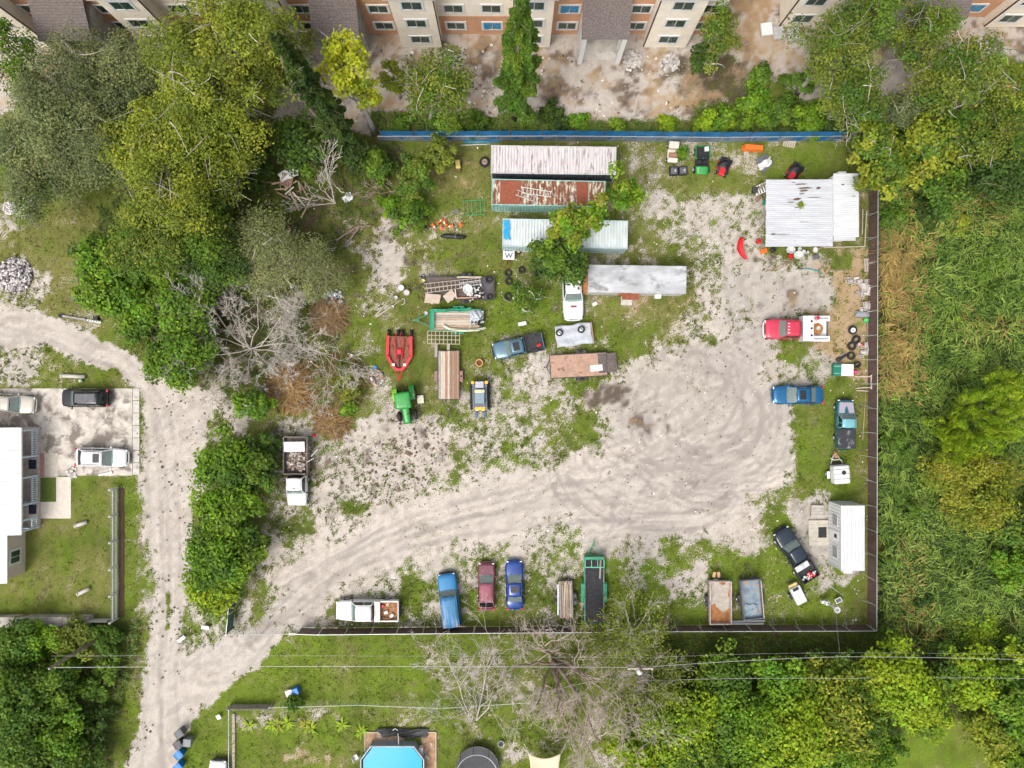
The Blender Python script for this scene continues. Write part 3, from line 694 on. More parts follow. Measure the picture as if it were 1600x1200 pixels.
def apartment(name, label, blocks, recesses, porticos, x0, x1, yb, yr, seed=0):
    """three storeys, front to the south: projecting blocks and recessed bays with windows, porticos with shingled roofs"""
    root = thing(name, label, 'building', ((x0+x1)/2, yb, 0)); ox = (x0+x1)/2; rr = random.Random(seed)
    ZT = 9.35; depth = 15
    # recess walls
    for i, (a, b, brown, wins) in enumerate(recesses):
        y = yr-yb; zc = {0: 0, 1: 3.35, 2: 6.3}[brown]
        mb = MB()
        if zc: mb.box(a-ox, b-ox, y, y+depth, 0, zc, 1)
        mb.box(a-ox, b-ox, y+(.03 if zc else 0), y+depth, zc, ZT-.004, 0); mb.build('recess_wall', [STUCCO, STUCCOB], root)
        for wx in wins:
            for k, z in enumerate((1.65, 4.7, 7.75)):
                window(root, wx-ox, y-.002+(.03 if z > zc else 0), z, 1.7, 1.2, 0, film=(rr.random() < .12))
    for (a, b, wins) in blocks:
        mb = MB(); mb.box(a-ox, b-ox, 0, depth+1, 0, ZT); mb.build('block_wall', STUCCO, root)
        for wx in wins:
            for z in (1.65, 4.7, 7.75): window(root, wx-ox, -.002, z, 1.75, 1.25)
        # block eave with gutter, downpipe
        mb = MB(); mb.box(a-ox-.35, b-ox+.35, -.45, depth+1.2, ZT+.002, ZT+.2); mb.build('soffit', WHITEP, root)
        mb = MB(); mb.add([(a-ox-.4, -.5, ZT+.202), (b-ox+.4, -.5, ZT+.202), (b-ox+.4, depth, ZT+.202), (a-ox-.4, depth, ZT+.202), ((a+b)/2-ox, 2.2, ZT+1.5), ((a+b)/2-ox, depth, ZT+1.5)],
               [(0, 1, 4), (1, 2, 5, 4), (3, 0, 4, 5), (0, 3, 2, 1), (2, 3, 5)]); mb.build('block_roof', SHINGLE, root)
        mb = MB(); side = b-ox+.05 if (a+b)/2 < 0 else a-ox-.05
        mb.box(side-.05, side+.05, -.02, .09, .1, ZT); mb.build('downpipe', M('downpipe', (.05, .035, .03), .5), root)
    mb = MB(); mb.box(x0-ox, x1-ox, yr-yb-.4, depth, ZT+.21, ZT+.36); mb.build('eave', WHITEP, root)
    mb = MB(); y0 = yr-yb-.45
    mb.add([(x0-ox-.3, y0, ZT+.362), (x1-ox+.3, y0, ZT+.362), (x1-ox+.3, depth+8, ZT+4.4), (x0-ox-.3, depth+8, ZT+4.4), (x0-ox-.3, depth+8, ZT+.362), (x1-ox+.3, depth+8, ZT+.362)],
           [(0, 1, 2, 3), (0, 3, 4), (1, 5, 2), (4, 3, 2, 5), (0, 4, 5, 1)]); mb.build('roof', SHINGLE, root)
    for (cx, w, yf, white) in porticos:
        c = cx-ox; f = yf-yb; wall = WHITEP if white else GREYRAW; zt = 5.45; yw = yr-yb-.01
        for s in (-1, 1):
            mb = MB(); mb.box(c+s*(w/2-.2)-.22, c+s*(w/2-.2)+.22, f, f+.45, 0, zt-.35); mb.build('column', wall, root)
            mb = MB(); xx = c+s*(w/2-.16); mb.box(xx-.12, xx+.12, f+1.5, yw, 0, zt-.35); mb.build('side_wall', wall, root)
        mb = MB(); mb.box(c-w/2+.02, c+w/2-.02, f+.01, f+.44, zt-.348, zt); mb.box(c-w/2+.02, c-w/2+.4, f+.442, yw, zt-.348, zt); mb.box(c+w/2-.4, c+w/2-.02, f+.442, yw, zt-.348, zt); mb.build('lintel', wall, root)
        mb = MB(); mb.box(c-w/2+.42, c+w/2-.42, f+1.2, f+1.55, 2.6, 2.95); mb.build('cross_beam', wall, root)
        mb = MB(); mb.box(c-w/2+.3, c+w/2-.3, f+.46, yw, -.05, .06); mb.build('landing', CONC, root)
        if not white:
            mb = MB()
            for q in range(5): mb.cbox((c-w/2+.8+q*.62, f+.9, 1.3+.2*(q % 2)), (.08, .08, 2.4), 0, 0, rx=.15*(q % 3-1))
            mb.cbox((c, f+.8, 2.2), (w*.7, .06, .12), 0); mb.build('shoring', M('raw_timber', (.42, .24, .1), .8), root)
        mb = MB(); e = .14
        n = 16
        for q in range(n):   # shingle courses stepping up the slope
            t0, t1 = q/n, (q+1)/n; ya = f-e+t0*(yw-f+e+.05); yb2 = f-e+t1*(yw-f+e+.05)+.03; za = zt+.03+t0*1.7; zb = zt+.03+t1*1.7
            mb.add([(c-w/2-e, ya, za+.035), (c+w/2+e, ya, za+.035), (c+w/2+e, yb2, zb+.0), (c-w/2-e, yb2, zb+.0), (c-w/2-e, ya, za-.08), (c+w/2+e, ya, za-.08), (c+w/2+e, yb2, zb-.12), (c-w/2-e, yb2, zb-.12)],
                   [(0, 1, 2, 3), (7, 6, 5, 4), (0, 4, 5, 1), (3, 2, 6, 7), (0, 3, 7, 4), (1, 5, 6, 2)])
        mb.build('portico_roof', SHINGLE, root)
    return root
YB = W(0, 74)[1]; YR = W(0, 53)[1]
apartment('apartment_building', 'long cream and brown apartment building under construction along the top',
  blocks=[(-64, -58, [-61]), (-53.5, -45.2, [-50.5, -47.2]), (-36.0, -32.4, [-34.2]), (-24.8, -20.35, [-22.6]), (-10.75, -6.9, [-8.8]), (.2, 3.7, [1.95]), (13.0, 17.1, [15.05])],
  recesses=[(-58, -53.5, 0, []), (-45.2, -36.0, 2, [-44.1, -37.2]), (-32.4, -24.8, 1, [-30.6, -26.6]), (-20.35, -10.75, 2, [-19.3, -12.3]), (-6.9, .2, 1, [-5.4, -1.9]), (3.7, 13.0, 2, [5.3, 11.9]), (17.1, 19.6, 1, [18.3])],
  porticos=[(-40.6, 4.6, 31.3, False), (-16.0, 4.0, 31.3, False), (8.5, 4.1, 31.5, True)], x0=-66, x1=19.6, yb=YB, yr=YR, seed=3)
apartment('apartment_building', 'second cream apartment building behind the upper right trees',
  blocks=[(26.4, 31.2, [28.0]), (46.6, 50.6, [48.0]), (56, 60, [58])], recesses=[(31.2, 46.6, 1, [32.6, 35.0, 44.5]), (50.6, 56, 2, [52.0, 54.6])],
  porticos=[(39.2, 4.2, 33.4, False)], x0=26.4, x1=60, yb=W(0, 42)[1], yr=W(0, 26)[1], seed=5)
# wrapped pallets beside the second building
for i, (x, y) in enumerate([(1196,48),(1215,54),(1238,56)]):
    t = thing('site_box', 'white slab leaning nearest the brown wall on the site' if i == 0 else ('middle grey crate lid on the site' if i == 1 else 'grey crate lid furthest right on the site'), 'crate', W(x, y), .12)
    mb = MB(); mb.box(-.55, .55, -.6, .6, .1, .42); mb.build('body', WHITEP if i == 0 else CONC, t, bevel=.02)
    mb = MB(); [mb.box(-.55+k*.44, -.33+k*.44, -.6, .6, 0, .098) for k in range(3)]; mb.build('skid', M('pallet_wood', (.38, .30, .22), .85, var=.25, scale=5), t)
    mb = MB(); mb.box(-.5, .5, -.55, .55, .422, .45); mb.build('lid', ALU if i else WHITEP, t)
# person-high site debris
PALW = _MC['pallet_wood']

# ------------------------------------------------------------------ corrugated sheets
def corrugated(mb, x0, x1, y0, y1, zf, pitch=.25, amp=.035, m=0, along='y'):
    """corrugated sheet; ridges run along the given axis. zf(x,y)"""
    if along == 'y':
        n = max(2, int(round((x1-x0)/pitch))); prof = [(0, 0), (.3, 0), (.42, 1), (.58, 1), (.7, 0)]
        xs = [];
        for i in range(n):
            for (t, a) in prof: xs.append((x0+(i+t)*(x1-x0)/n, a))
        xs.append((x1, 0)); b = len(mb.v); k = 5
        for (x, a) in xs:
            for j in range(k): y = y0+(y1-y0)*j/(k-1); mb.v.append((x, y, zf(x, y)+a*amp))
        for i in range(len(xs)-1):
            for j in range(k-1): mb.f.append((b+i*k+j, b+(i+1)*k+j, b+(i+1)*k+j+1, b+i*k+j+1)); mb.m.append(m)
    else:
        t = MB(); corrugated(t, y0, y1, x0, x1, lambda a, c: zf(c, a), pitch, amp, 0, 'y')
        mb.add([(q[1], q[0], q[2]) for q in t.v], [tuple(reversed(f)) for f in t.f], m)
    return mb
def side_corr(mb, p0, p1, z0, z1, pitch=.28, amp=.045, m=0):
    """vertical corrugated wall between two plan points; ribs stand outwards to the right of p0->p1"""
    d = np.array(p1)-np.array(p0); L = np.linalg.norm(d); d = d/L; nrm = np.array([d[1], -d[0]]); n = max(2, int(L/pitch)); pts = []
    for i in range(n):
        for (t, a) in ((0, 0), (.28, 0), (.4, 1), (.72, 1), (.84, 0)): pts.append(np.array(p0)+d*L*(i+t)/n+nrm*a*amp)
    pts.append(np.array(p1)); b = len(mb.v)
    for p in pts: mb.v.append((p[0], p[1], z0)); mb.v.append((p[0], p[1], z1))
    for i in range(len(pts)-1): mb.f.append((b+2*i, b+2*i+2, b+2*i+3, b+2*i+1)); mb.m.append(m)
    return mb
def container(label, px0, py0, px1, py1, roofmat, sidemat, seed=0, rz=0.0, h=2.6, frame=None):
    """shipping container whose roof corners are at the given photo pixels"""
    x0, y1 = W(px0, py0, h); x1, y0 = W(px1, py1, h); L = x1-x0; Wd = y1-y0
    root = thing('shipping_container', label, 'container', ((x0+x1)/2, (y0+y1)/2, 0), rz); fm = frame or sidemat
    mb = corrugated(MB(), -L/2+.08, L/2-.08, -Wd/2+.08, Wd/2-.08, lambda x, y: h-.08+.02*math.sin(x*.9+seed)*math.cos(y), .28, .08); mb.build('roof', roofmat, root)
    for nm, p0, p1 in (('side_panel', (-L/2+.06, -Wd/2+.05), (L/2-.06, -Wd/2+.05)), ('side_panel', (L/2-.06, Wd/2-.05), (-L/2+.06, Wd/2-.05)), ('end_panel', (-L/2+.05, Wd/2-.06), (-L/2+.05, -Wd/2+.06))):
        mb = side_corr(MB(), p0, p1, .16, h-.1, amp=.04); mb.build(nm, sidemat, root)
    for s in (-1, 1):
        mb = MB(); mb.box(L/2-.07, L/2-.02, s*Wd/4-Wd/4+.06, s*Wd/4+Wd/4-.06, .18, h-.14); d = mb.build('door', sidemat, root, bevel=.01)
        for q in (-.25, .25):
            mb = MB(); mb.tube([(L/2+.01, s*Wd/4+q, .2), (L/2+.01, s*Wd/4+q, h-.16)], .018, 6); mb.build('lock_bar', ALU, d)
    for z in (.08, h-.06):
        for s in (-1, 1):
            mb = MB(); mb.box(-L/2+.1, L/2-.1, s*(Wd/2-.05)-.04, s*(Wd/2-.05)+.04, z-.07, z+.07); mb.build('rail', fm, root)
            mb = MB(); mb.box(s*(L/2-.05)-.04, s*(L/2-.05)+.04, -Wd/2+.1, Wd/2-.1, z-.07, z+.07); mb.build('rail', fm, root)
    for sx in (-1, 1):
        for sy in (-1, 1):
            mb = MB(); cx, cy = sx*(L/2-.06), sy*(Wd/2-.06); mb.box(cx-.06, cx+.06, cy-.06, cy+.06, .02, h+.02); mb.build('corner_post', fm, root, bevel=.01)
    return root, (x0, y0, x1, y1)
RUSTC = (.22, .085, .045)
C_WHITE = M('container_white', (.57, .54, .54), .6, var=.12, scale=1.2, dirt=((.30, .22, .20), .40, 1.5), stretch=(4, .5, 1))
C_DARK = M('container_navy', (.065, .075, .095), .55, var=.2, scale=1.5, dirt=((.03, .03, .035), .2, 1))
C_RUST = M('container_rust_roof', RUSTC, .85, var=.3, scale=3, dirt=((.62, .60, .50), .50, 1.6), stretch=(2.4, .7, 1), bump=.2)
C_RUST2 = M('rust_sheet', (.25, .075, .04), .85, var=.15, scale=3)
C_TEAL = M('container_teal', (.28, .47, .42), .6, var=.15, scale=2, dirt=((.40, .28, .2), .2, 2))
C_BLUE = M('container_pale_blue', (.54, .59, .58), .6, var=.12, scale=1.3, dirt=((.24, .12, .075), .16, 1.5), stretch=(1.5, .7, 1))
container('white roofed container with dark blue sides along the blue fence', 767, 228, 963, 272, C_WHITE, C_DARK, 1, R(-.8), frame=M('container_frame', (.5, .48, .47), .6, dirt=((.25, .18, .16), .3, 2)))
t, bb = container('rust red container with a ladder on its roof, second from the fence', 768, 281, 946, 322, C_RUST, C_TEAL, 2, R(-1.2), frame=C_TEAL)
for (x0, x1) in ((-4.6, -2.65), (2.7, 3.75)):
    mb = MB(); mb.box(x0, x1, -1.12, 1.12, 2.6, 2.615); mb.build('patch_plate', C_RUST2, t)
container('pale blue rust spotted container under the tree', 785, 343, 981, 387, C_BLUE, M('container_side_blue', (.42, .53, .54), .6, var=.15, dirt=((.25, .2, .17), .25, 1.5)), 3, R(-1.0))
# pieces lying on and by the containers
def ladder(label, p0, p1, w, z0, z1, mat, rungs=10, name='ladder', group=None):
    a = np.array([*p0, z0]); b = np.array([*p1, z1]); d = (b-a); L = np.linalg.norm(d); d /= L; s = unit(np.cross(d, [0, 0, 1.])); root = thing(name, label, 'ladder', tuple(a), 0, group)
    for k in (-1, 1):
        mb = MB(); mb.tube([tuple(s*k*w/2), tuple(d*L+s*k*w/2*.9)], .04, 4); mb.build('rail', mat, root)
    for i in range(rungs):
        q = d*L*(i+.6)/rungs; mb = MB(); mb.tube([tuple(q-s*w/2), tuple(q+s*w/2)], .03, 5); mb.build('rung', mat, root)
    return root
WOODP = M('weathered_wood', (.42, .355, .29), .85, var=.25, scale=4, stretch=(1, 6, 1))
ladder('longer ladder lying on the rusted container roof', W(815,297,2.65), W(862,304,2.65), .55, 2.69, 2.69, M('ladder_pale', (.66, .62, .56), .6), 9)
ladder('shorter ladder lying askew on the rusted container roof', W(807,301,2.65), W(842,314,2.65), .5, 2.76, 2.74, M('ladder_grey', (.5, .46, .42), .6), 7)
BLUET = M('blue_tarp', (.02, .30, .58), .5, var=.2, scale=4, bump=.5, bscale=6)
def tarp(label, pts, z, mat, seed=0, name='tarp', amp=.12, cat='tarp', nu=9, nv=9):
    """creased cloth over a quad given by four plan points"""
    r = np.random.default_rng(seed); P = [np.array(p) for p in pts]; c = sum(P)/4; q = r.uniform(0, 6, 6); root = None
    mb = MB()
    def fn(u, v):
        p = P[0]*(1-u)*(1-v)+P[1]*u*(1-v)+P[2]*u*v+P[3]*(1-u)*v - c
        e = math.sin(u*7+q[0]+3*v)*math.sin(v*6+q[1])+.6*math.sin(u*13+v*9+q[2])
        return (p[0]+.06*math.sin(v*11+q[3]), p[1]+.06*math.sin(u*12+q[4]), amp*(.55+.4*e)*(1-.5*abs(2*u-1)))
    mb.grid(fn, nu, nv); o = mb.build(name, mat, None, (c[0], c[1], z), solid=.012); return tag(o, label, cat)
tarp('crumpled blue sheet stuck to the end of the pale blue container roof', [W(787,344,2.6), W(797,344,2.6), W(797,374,2.6), W(787,374,2.6)], 2.61, BLUET, 3, amp=.06)

# ------------------------------------------------------------------ grey site trailer
t = thing('office_trailer', 'long flat grey roofed trailer with orange end beside the white cab', 'trailer', W(996,436,3), R(-.9))
L, Wd, H = 9.2, 2.5, 2.9
mb = MB(); mb.box(-L/2, L/2, -Wd/2, Wd/2, .55, H-.06); mb.build('wall', M('trailer_wall', (.47, .46, .43), .6, dirt=((.35, .18, .1), .3, 1.5)), t)
mb = MB(); mb.grid(lambda u, v: (-L/2-.05+(L+.1)*u, -Wd/2-.06+(Wd+.12)*v, H-.055+.05*math.sin(PI*v)+.01*math.sin(u*30)), 40, 6)
mb.build('roof', M('trailer_roof', (.42, .43, .44), .6, var=.22, scale=.9, dirt=((.23, .225, .22), .42, .8), stretch=(.6, 1, 1)), t, solid=.05)
mb = MB(); mb.add([(-L/2-.02, -Wd/2, .6), (-L/2-.02, Wd/2, .6), (-L/2-.62, Wd/2-.1, 1.0), (-L/2-.62, -Wd/2+.1, 1.0), (-L/2-.02, -Wd/2, 2.75), (-L/2-.02, Wd/2, 2.75)], [(0, 1, 2, 3), (3, 2, 5, 4), (0, 3, 4), (1, 5, 2)]); mb.build('end_panel', M('rust_orange', (.42, .19, .07), .7, var=.25), t)
for q in range(7):
    mb = MB(); y = -L/2+.6+q*1.2; mb.box(y, y+1.12, -Wd/2-.02, -Wd/2-.003, .75, 2.6); mb.build('side_panel', _MC['trailer_wall'] if q != 2 else M('rust_orange', (.42, .19, .07)), t)
mb = MB(); mb.box(-1.3, 0.3, -Wd/2-.62, -Wd/2-.03, 2.15, 2.2); mb.build('awning', C_RUST2, t)
for k in range(3):
    mb = MB(); mb.box(-1.1, 0.0, -Wd/2-.35-.28*k, -Wd/2-.07-.28*k, 0, .54-.16*k); mb.build('step', CONC, t)
mb = MB(); mb.box(1.9, 2.5, -Wd/2-.4, -Wd/2-.03, 1.4, 1.95); mb.build('air_conditioner', WHITEP, t, bevel=.02)
for x in (-1.0, 1.2):
    for y in (-.95, .95):
        mb = MB(); mb.lathe([(.0, -.13), (.3, -.13), (.38, -.08), (.38, .08), (.3, .13), (0, .13)], 14, (x, y, .38), 'y'); mb.build('wheel', M('rubber', (.022, .022, .024), .85, var=.2), t)
RUB = _MC['rubber']

# ------------------------------------------------------------------ metal shed, white office cabin
t = thing('metal_shed', 'white corrugated metal roofed shed in the upper right corner of the yard', 'shed', W(1265,333,2.8), R(.2))
TIN = M('tin_roof', (.58, .59, .61), .42, .2, var=.10, scale=1.5, dirt=((.16, .13, .105), .20, 1.5), stretch=(.22, 2.2, 1))
TINW = M('tin_white', (.60, .61, .62), .42, .15, var=.05, scale=1.5, dirt=((.2, .19, .17), .05, 2.4), stretch=(.35, 1.5, 1))
x0, x1 = W(1197,0,2.8)[0]-W(1265,0,2.8)[0], W(1302,0,2.8)[0]-W(1265,0,2.8)[0]; x2 = W(1342,0,3.1)[0]-W(1265,0,2.8)[0]
yt, yb_ = W(0,280,2.8)[1]-W(0,333,2.8)[1], W(0,384,2.8)[1]-W(0,333,2.8)[1]
yt2, yb2 = W(0,271,3.1)[1]-W(0,333,2.8)[1], W(0,370,3.1)[1]-W(0,333,2.8)[1]
n = 11
for q in range(n):
    a, b = yb_+(yt-yb_)*q/n, yb_+(yt-yb_)*(q+1)/n; sk = (q % 3-1)*.02
    mb = corrugated(MB(), x0+sk, x1, a-.05, b, lambda x, y: 2.70+.04*math.sin(y*.8)+.05*(b-y)+.025*math.sin(x*2+q), .2, .045, 0, 'x'); mb.build('roof_sheet', TIN, t)
n = 6
for q in range(n):
    a, b = yb2+(yt2-yb2)*q/n, yb2+(yt2-yb2)*(q+1)/n
    mb = corrugated(MB(), x1-.1, x2, a-.05, b, lambda x, y: 3.05+.02*(x-x1)+.012*(q % 2), .2, .03, 0, 'x'); mb.build('roof_sheet', TINW, t)
for (a, b, c, d, zt) in ((x1-.05, x2-.2, yb2+.15, yt2-.15, 2.98),):
    mb = MB(); mb.box(a, b, c, d, 0, zt); mb.build('wall', WHITEP, t)
for (px_, py_) in ((x0+.2, yb_+.2), (x0+.2, yt-.2), (x0+.2, 0), (x1-.3, yb_+.2), (x1-.3, yt-.2)):
    mb = MB(); mb.box(px_-.06, px_+.06, py_-.06, py_+.06, 0, 2.66); mb.build('post', PALW, t)
mb = MB(); mb.box(x0+1.6, x1-.08, yb_+.5, yt-.3, 0, 2.5); mb.build('inner_wall', M('shed_inner', (.3, .3, .3), .7), t)
mb = MB(); mb.box(x1+.6, x1+1.4, yt2+.02, yt2+.35, 1.9, 2.5); mb.build('air_conditioner', WHITEP, t, bevel=.02)
mb = MB(); mb.box(x1+.05, x1+2.1, yb2-.32, yb2+.1, 2.78, 2.82); mb.build('canopy', TIN, t)
r_ = np.random.default_rng(8)
for (px_, py_, l_, w_) in ((1252,288,1.3,.12),(1258,294,1.5,.16),(1256,298,.9,.2),(1253,303,.6,.12),(1246,311,.8,.25),(1236,316,.7,.08),(1279,294,.45,.25),(1272,309,1.4,.06),(1208,366,.5,.16),(1222,367,1.6,.06),(1246,324,.7,.08),(1240,285,.4,.06),(1315,290,.3,.15),(1332,308,.4,.08)):
    q_ = W(px_, py_, 2.8); cx_, cy_ = q_[0]-t.location.x, q_[1]-t.location.y; a_ = r_.uniform(-.05, .05); zz_ = 2.845 if px_ < 1302 else 3.12
    MB().prism([(cx_-l_/2, cy_), (cx_-l_*.3, cy_-w_/2), (cx_+l_*.2, cy_-w_*.3), (cx_+l_/2, cy_+w_*.1), (cx_+l_*.15, cy_+w_/2), (cx_-l_*.25, cy_+w_*.35)], zz_-.02, zz_).build('rust_patch', M('roof_rust', (.13, .085, .06), .9, var=.3, scale=6), t)
t = thing('roof_plant', 'small clump of green weed growing on the shed roof', 'weed', (*W(1251,320,2.8), 2.75))
r_ = np.random.default_rng(3); c = r_.normal(0, .14, (160, 3)); c[:, 2] = np.abs(c[:, 2])
obm('leaves', raw_mesh('leaves', leaf_quads(c, unit(np.array([0, 0, 1.])+r_.normal(0, .4, (160, 3))), np.full(160, .14), .6, r_), 4, FOL, crown_cols('lime', 160, r_)*.8), t)

t = thing('office_cabin', 'white portable office cabin with barred windows by the right fence', 'cabin', (*W(1330,837,2.7), 0), 0)
CABW = M('cabin_white', (.56, .57, .57), .45, var=.05, scale=1, dirt=((.5, .48, .44), .12, .9))
cx, cy = t.location.x, t.location.y
xa, ya = W(1314,892,2.7); xb_, yb3 = W(1351,790,2.7); xa -= cx; xb_ -= cx; ya -= cy; yb3 -= cy; H = 2.7
mb = MB(); mb.box(xa+.04, xb_-.04, ya+.04, yb3-.04, .15, H-.05); mb.build('wall', CABW, t)
mb = corrugated(MB(), xa+.08, xb_-.08, ya+.08, yb3-.08, lambda x, y: H-.03, .34, .03); mb.build('roof', CABW, t)
for (a, b, c, d) in ((xa, xb_, ya, ya+.09), (xa, xb_, yb3-.09, yb3), (xa, xa+.09, ya+.092, yb3-.092), (xb_-.09, xb_, ya+.092, yb3-.092)):
    mb = MB(); mb.box(a, b, c, d, H-.12, H+.02); mb.build('roof_rail', CABW, t, bevel=.012)
    mb = MB(); mb.box(a, b, c, d, .02, .16); mb.build('base_rail', CABW, t)
for a in (xa+.005, xb_-.095):
    for b in (ya+.005, yb3-.095):
        mb = MB(); mb.box(a, a+.09, b, b+.09, .17, H-.13); mb.build('corner_post', CABW, t)
mb = side_corr(MB(), (xa+.035, yb3-.1), (xa+.035, ya+.1), .18, H-.14, .32, .03); mb.build('wall_ribs', CABW, t)
for q, yy in enumerate((ya+1.55, yb3-1.55)):
    mb = MB(); mb.box(xa-.03, xa+.0, yy-.62, yy+.62, .95, 2.05); w_ = mb.build('window', WHITEP, t, bevel=.01)
    mb = MB(); mb.box(xa-.036, xa-.031, yy-.54, yy+.54, 1.02, 1.98); mb.build('pane', M('dark_glass', (.018, .02, .024), .3), w_)
    for k in range(4):
        mb = MB(); z = 1.16+k*.22; mb.box(xa-.05, xa-.037, yy-.56, yy+.56, z, z+.03); mb.build('bar', WHITEP, w_)
mb = MB(); mb.box(xa-.03, xa+.0, (ya+yb3)/2-.45, (ya+yb3)/2+.45, .18, 2.2); dr = mb.build('door', WHITEP, t, bevel=.01)
mb = MB(); mb.box(xa-.036, xa-.031, (ya+yb3)/2-.2, (ya+yb3)/2+.18, 1.35, 1.9); mb.build('pane', _MC['dark_glass'], dr)
mb = MB(); mb.tube([(xa-.08, (ya+yb3)/2+.34, 1.05), (xa-.03, (ya+yb3)/2+.34, 1.05)], .02, 6); mb.build('handle', ALU, dr)
mb = MB(); mb.box((xa+xb_)/2-.6, (xa+xb_)/2+.25, ya-.4, ya-.002, 1.55, 2.1); mb.build('air_conditioner', WHITEP, t, bevel=.02)
# steps and landing
t2 = thing('landing_slab', 'beige wooden landing in front of the white cabin door', 'landing', (*W(1278,832), 0), R(1))
for q in range(6):
    mb = MB(); mb.box(-.98, .98, -1.25+q*.417, -1.25+q*.417+.405, .06, .16); mb.build('plank', M('landing_wood', (.46, .42, .35), .85, var=.12, scale=3), t2)
mb = MB(); mb.box(-.95, .95, -1.22, 1.22, 0, .058); mb.build('frame', PALW, t2)
o = MB().box(-.38, .42, -.52, .52, 0, .02).build('door_mat', M('mat_dark', (.03, .032, .035), .9), None, (*W(1285,832,.2), .162), R(1)); tag(o, 'black rubber mat on the landing before the cabin door', 'mat')
t3 = thing('step_block', 'small grey timber step block above the cabin landing', 'step', (*W(1275,798), 0), R(-2))
for q in range(4):
    mb = MB(); mb.box(-.6, .6, -.6+q*.3, -.6+q*.3+.285, .3, .36); mb.build('plank', M('landing_grey', (.40, .37, .33), .85, var=.15), t3)
mb = MB(); mb.box(-.58, .58, -.58, .57, 0, .298); mb.build('frame', PALW, t3)

# ------------------------------------------------------------------ house at the left with its porch
t = thing('white_house', 'white metal roofed house with a pale blue porch at the left edge', 'house', (*W(0,760), 0))
hx, hy = t.location.x, t.location.y
ROOFW = M('white_metal_roof', (.60, .61, .62), .4, .05, var=.03, scale=1, dirt=((.6, .6, .6), .08, 1))
PBLUE = M('porch_blue', (.50, .60, .68), .6, var=.08, scale=2)
BEIGE = M('house_beige', (.60, .51, .42), .85, var=.06, scale=1)
ex = W(33,0,3.0)[0]-hx; yN = W(0,668,3.0)[1]-hy; yS = W(0,836,3.0)[1]-hy; ex2 = W(10,0,3.0)[0]-hx; yS2 = W(0,912,3.0)[1]-hy
n = 14
for q in range(n):
    a, b = yS+(yN-yS)*q/n, yS+(yN-yS)*(q+1)/n; mb = MB(); sl = .16
    mb.add([(ex, a, 3.0), (ex, b, 3.0), (ex-14, b, 3.0+14*sl), (ex-14, a, 3.0+14*sl), (ex, b-.03, 3.0), (ex, b-.03, 3.05), (ex, b+.0, 3.05), (ex-14, b-.03, 3.0+14*sl), (ex-14, b-.03, 3.05+14*sl), (ex-14, b, 3.05+14*sl)],
           [(0, 1, 2, 3), (4, 5, 8, 7), (5, 6, 9, 8)]); mb.build('roof_sheet', ROOFW, t)
for q in range(6):
    a, b = yS2+(yS-yS2)*q/6, yS2+(yS-yS2)*(q+1)/6-(.01 if q == 5 else 0); mb = MB()
    mb.add([(ex2, a, 2.9), (ex2, b, 2.9), (ex2-12, b, 2.9+12*.16), (ex2-12, a, 2.9+12*.16), (ex2, b-.03, 2.95), (ex2-12, b-.03, 2.95+12*.16)], [(0, 1, 2, 3), (1, 4, 5, 2)]); mb.build('roof_sheet', ROOFW, t)
mb = MB(); mb.box(ex-.02, ex+.02, yS, yN, 2.82, 3.0); mb.build('fascia', WHITEP, t)
mb = MB(); mb.box(ex-12, ex-1.6, yS+.3, yN-.3, .3, 2.95); mb.build('wall', BEIGE, t)
mb = MB(); mb.box(ex2-12, ex2-.25, yS2+.25, yS+.28, .0, 2.8); mb.build('wing_wall', BEIGE, t)
window(t, ex2-.248, (yS2+yS)/2-.1, 1.5, 1.2, 1.3, R(90))
mb = MB(); mb.box(ex-1.6, ex-.15, yS+.1, yN-.1, .0, .32); mb.build('porch_floor', M('porch_deck', (.5, .43, .4), .8), t)
px_ = ex-.2; segs = [(W(0,668)[1]-hy-.15, W(0,711)[1]-hy), (W(0,742)[1]-hy, W(0,783)[1]-hy), (W(0,806)[1]-hy, W(0,822)[1]-hy)]
for (a, b) in segs:
    for yy in (a, b):
        mb = MB(); mb.box(px_-.08, px_+.08, yy-.08, yy+.08, .321, 2.83); mb.build('porch_post', PBLUE, t)
    for z in (.45, 1.15):
        mb = MB(); mb.box(px_-.06, px_+.06, b+.081, a-.081, z, z+.09); mb.build('porch_rail', PBLUE, t)
    k = max(2, int((a-b)/.2))
    for q in range(1, k):
        yy = b+(a-b)*q/k; mb = MB(); mb.box(px_-.03, px_+.03, yy-.035, yy+.035, .541, 1.149); mb.build('baluster', WHITEP, t)
    mb = MB(); mb.box(ex-1.58, px_-.1, b-.06, b+.04, .45, 1.2); mb.build('side_rail', PBLUE, t)
for yy in (W(0,725)[1]-hy, W(0,795)[1]-hy):
    mb = MB(); mb.box(ex-1.1, ex-.35, yy-.45, yy+.45, .325, .345); mb.build('porch_mat', M('mat_navy', (.03, .035, .06), .9), t)
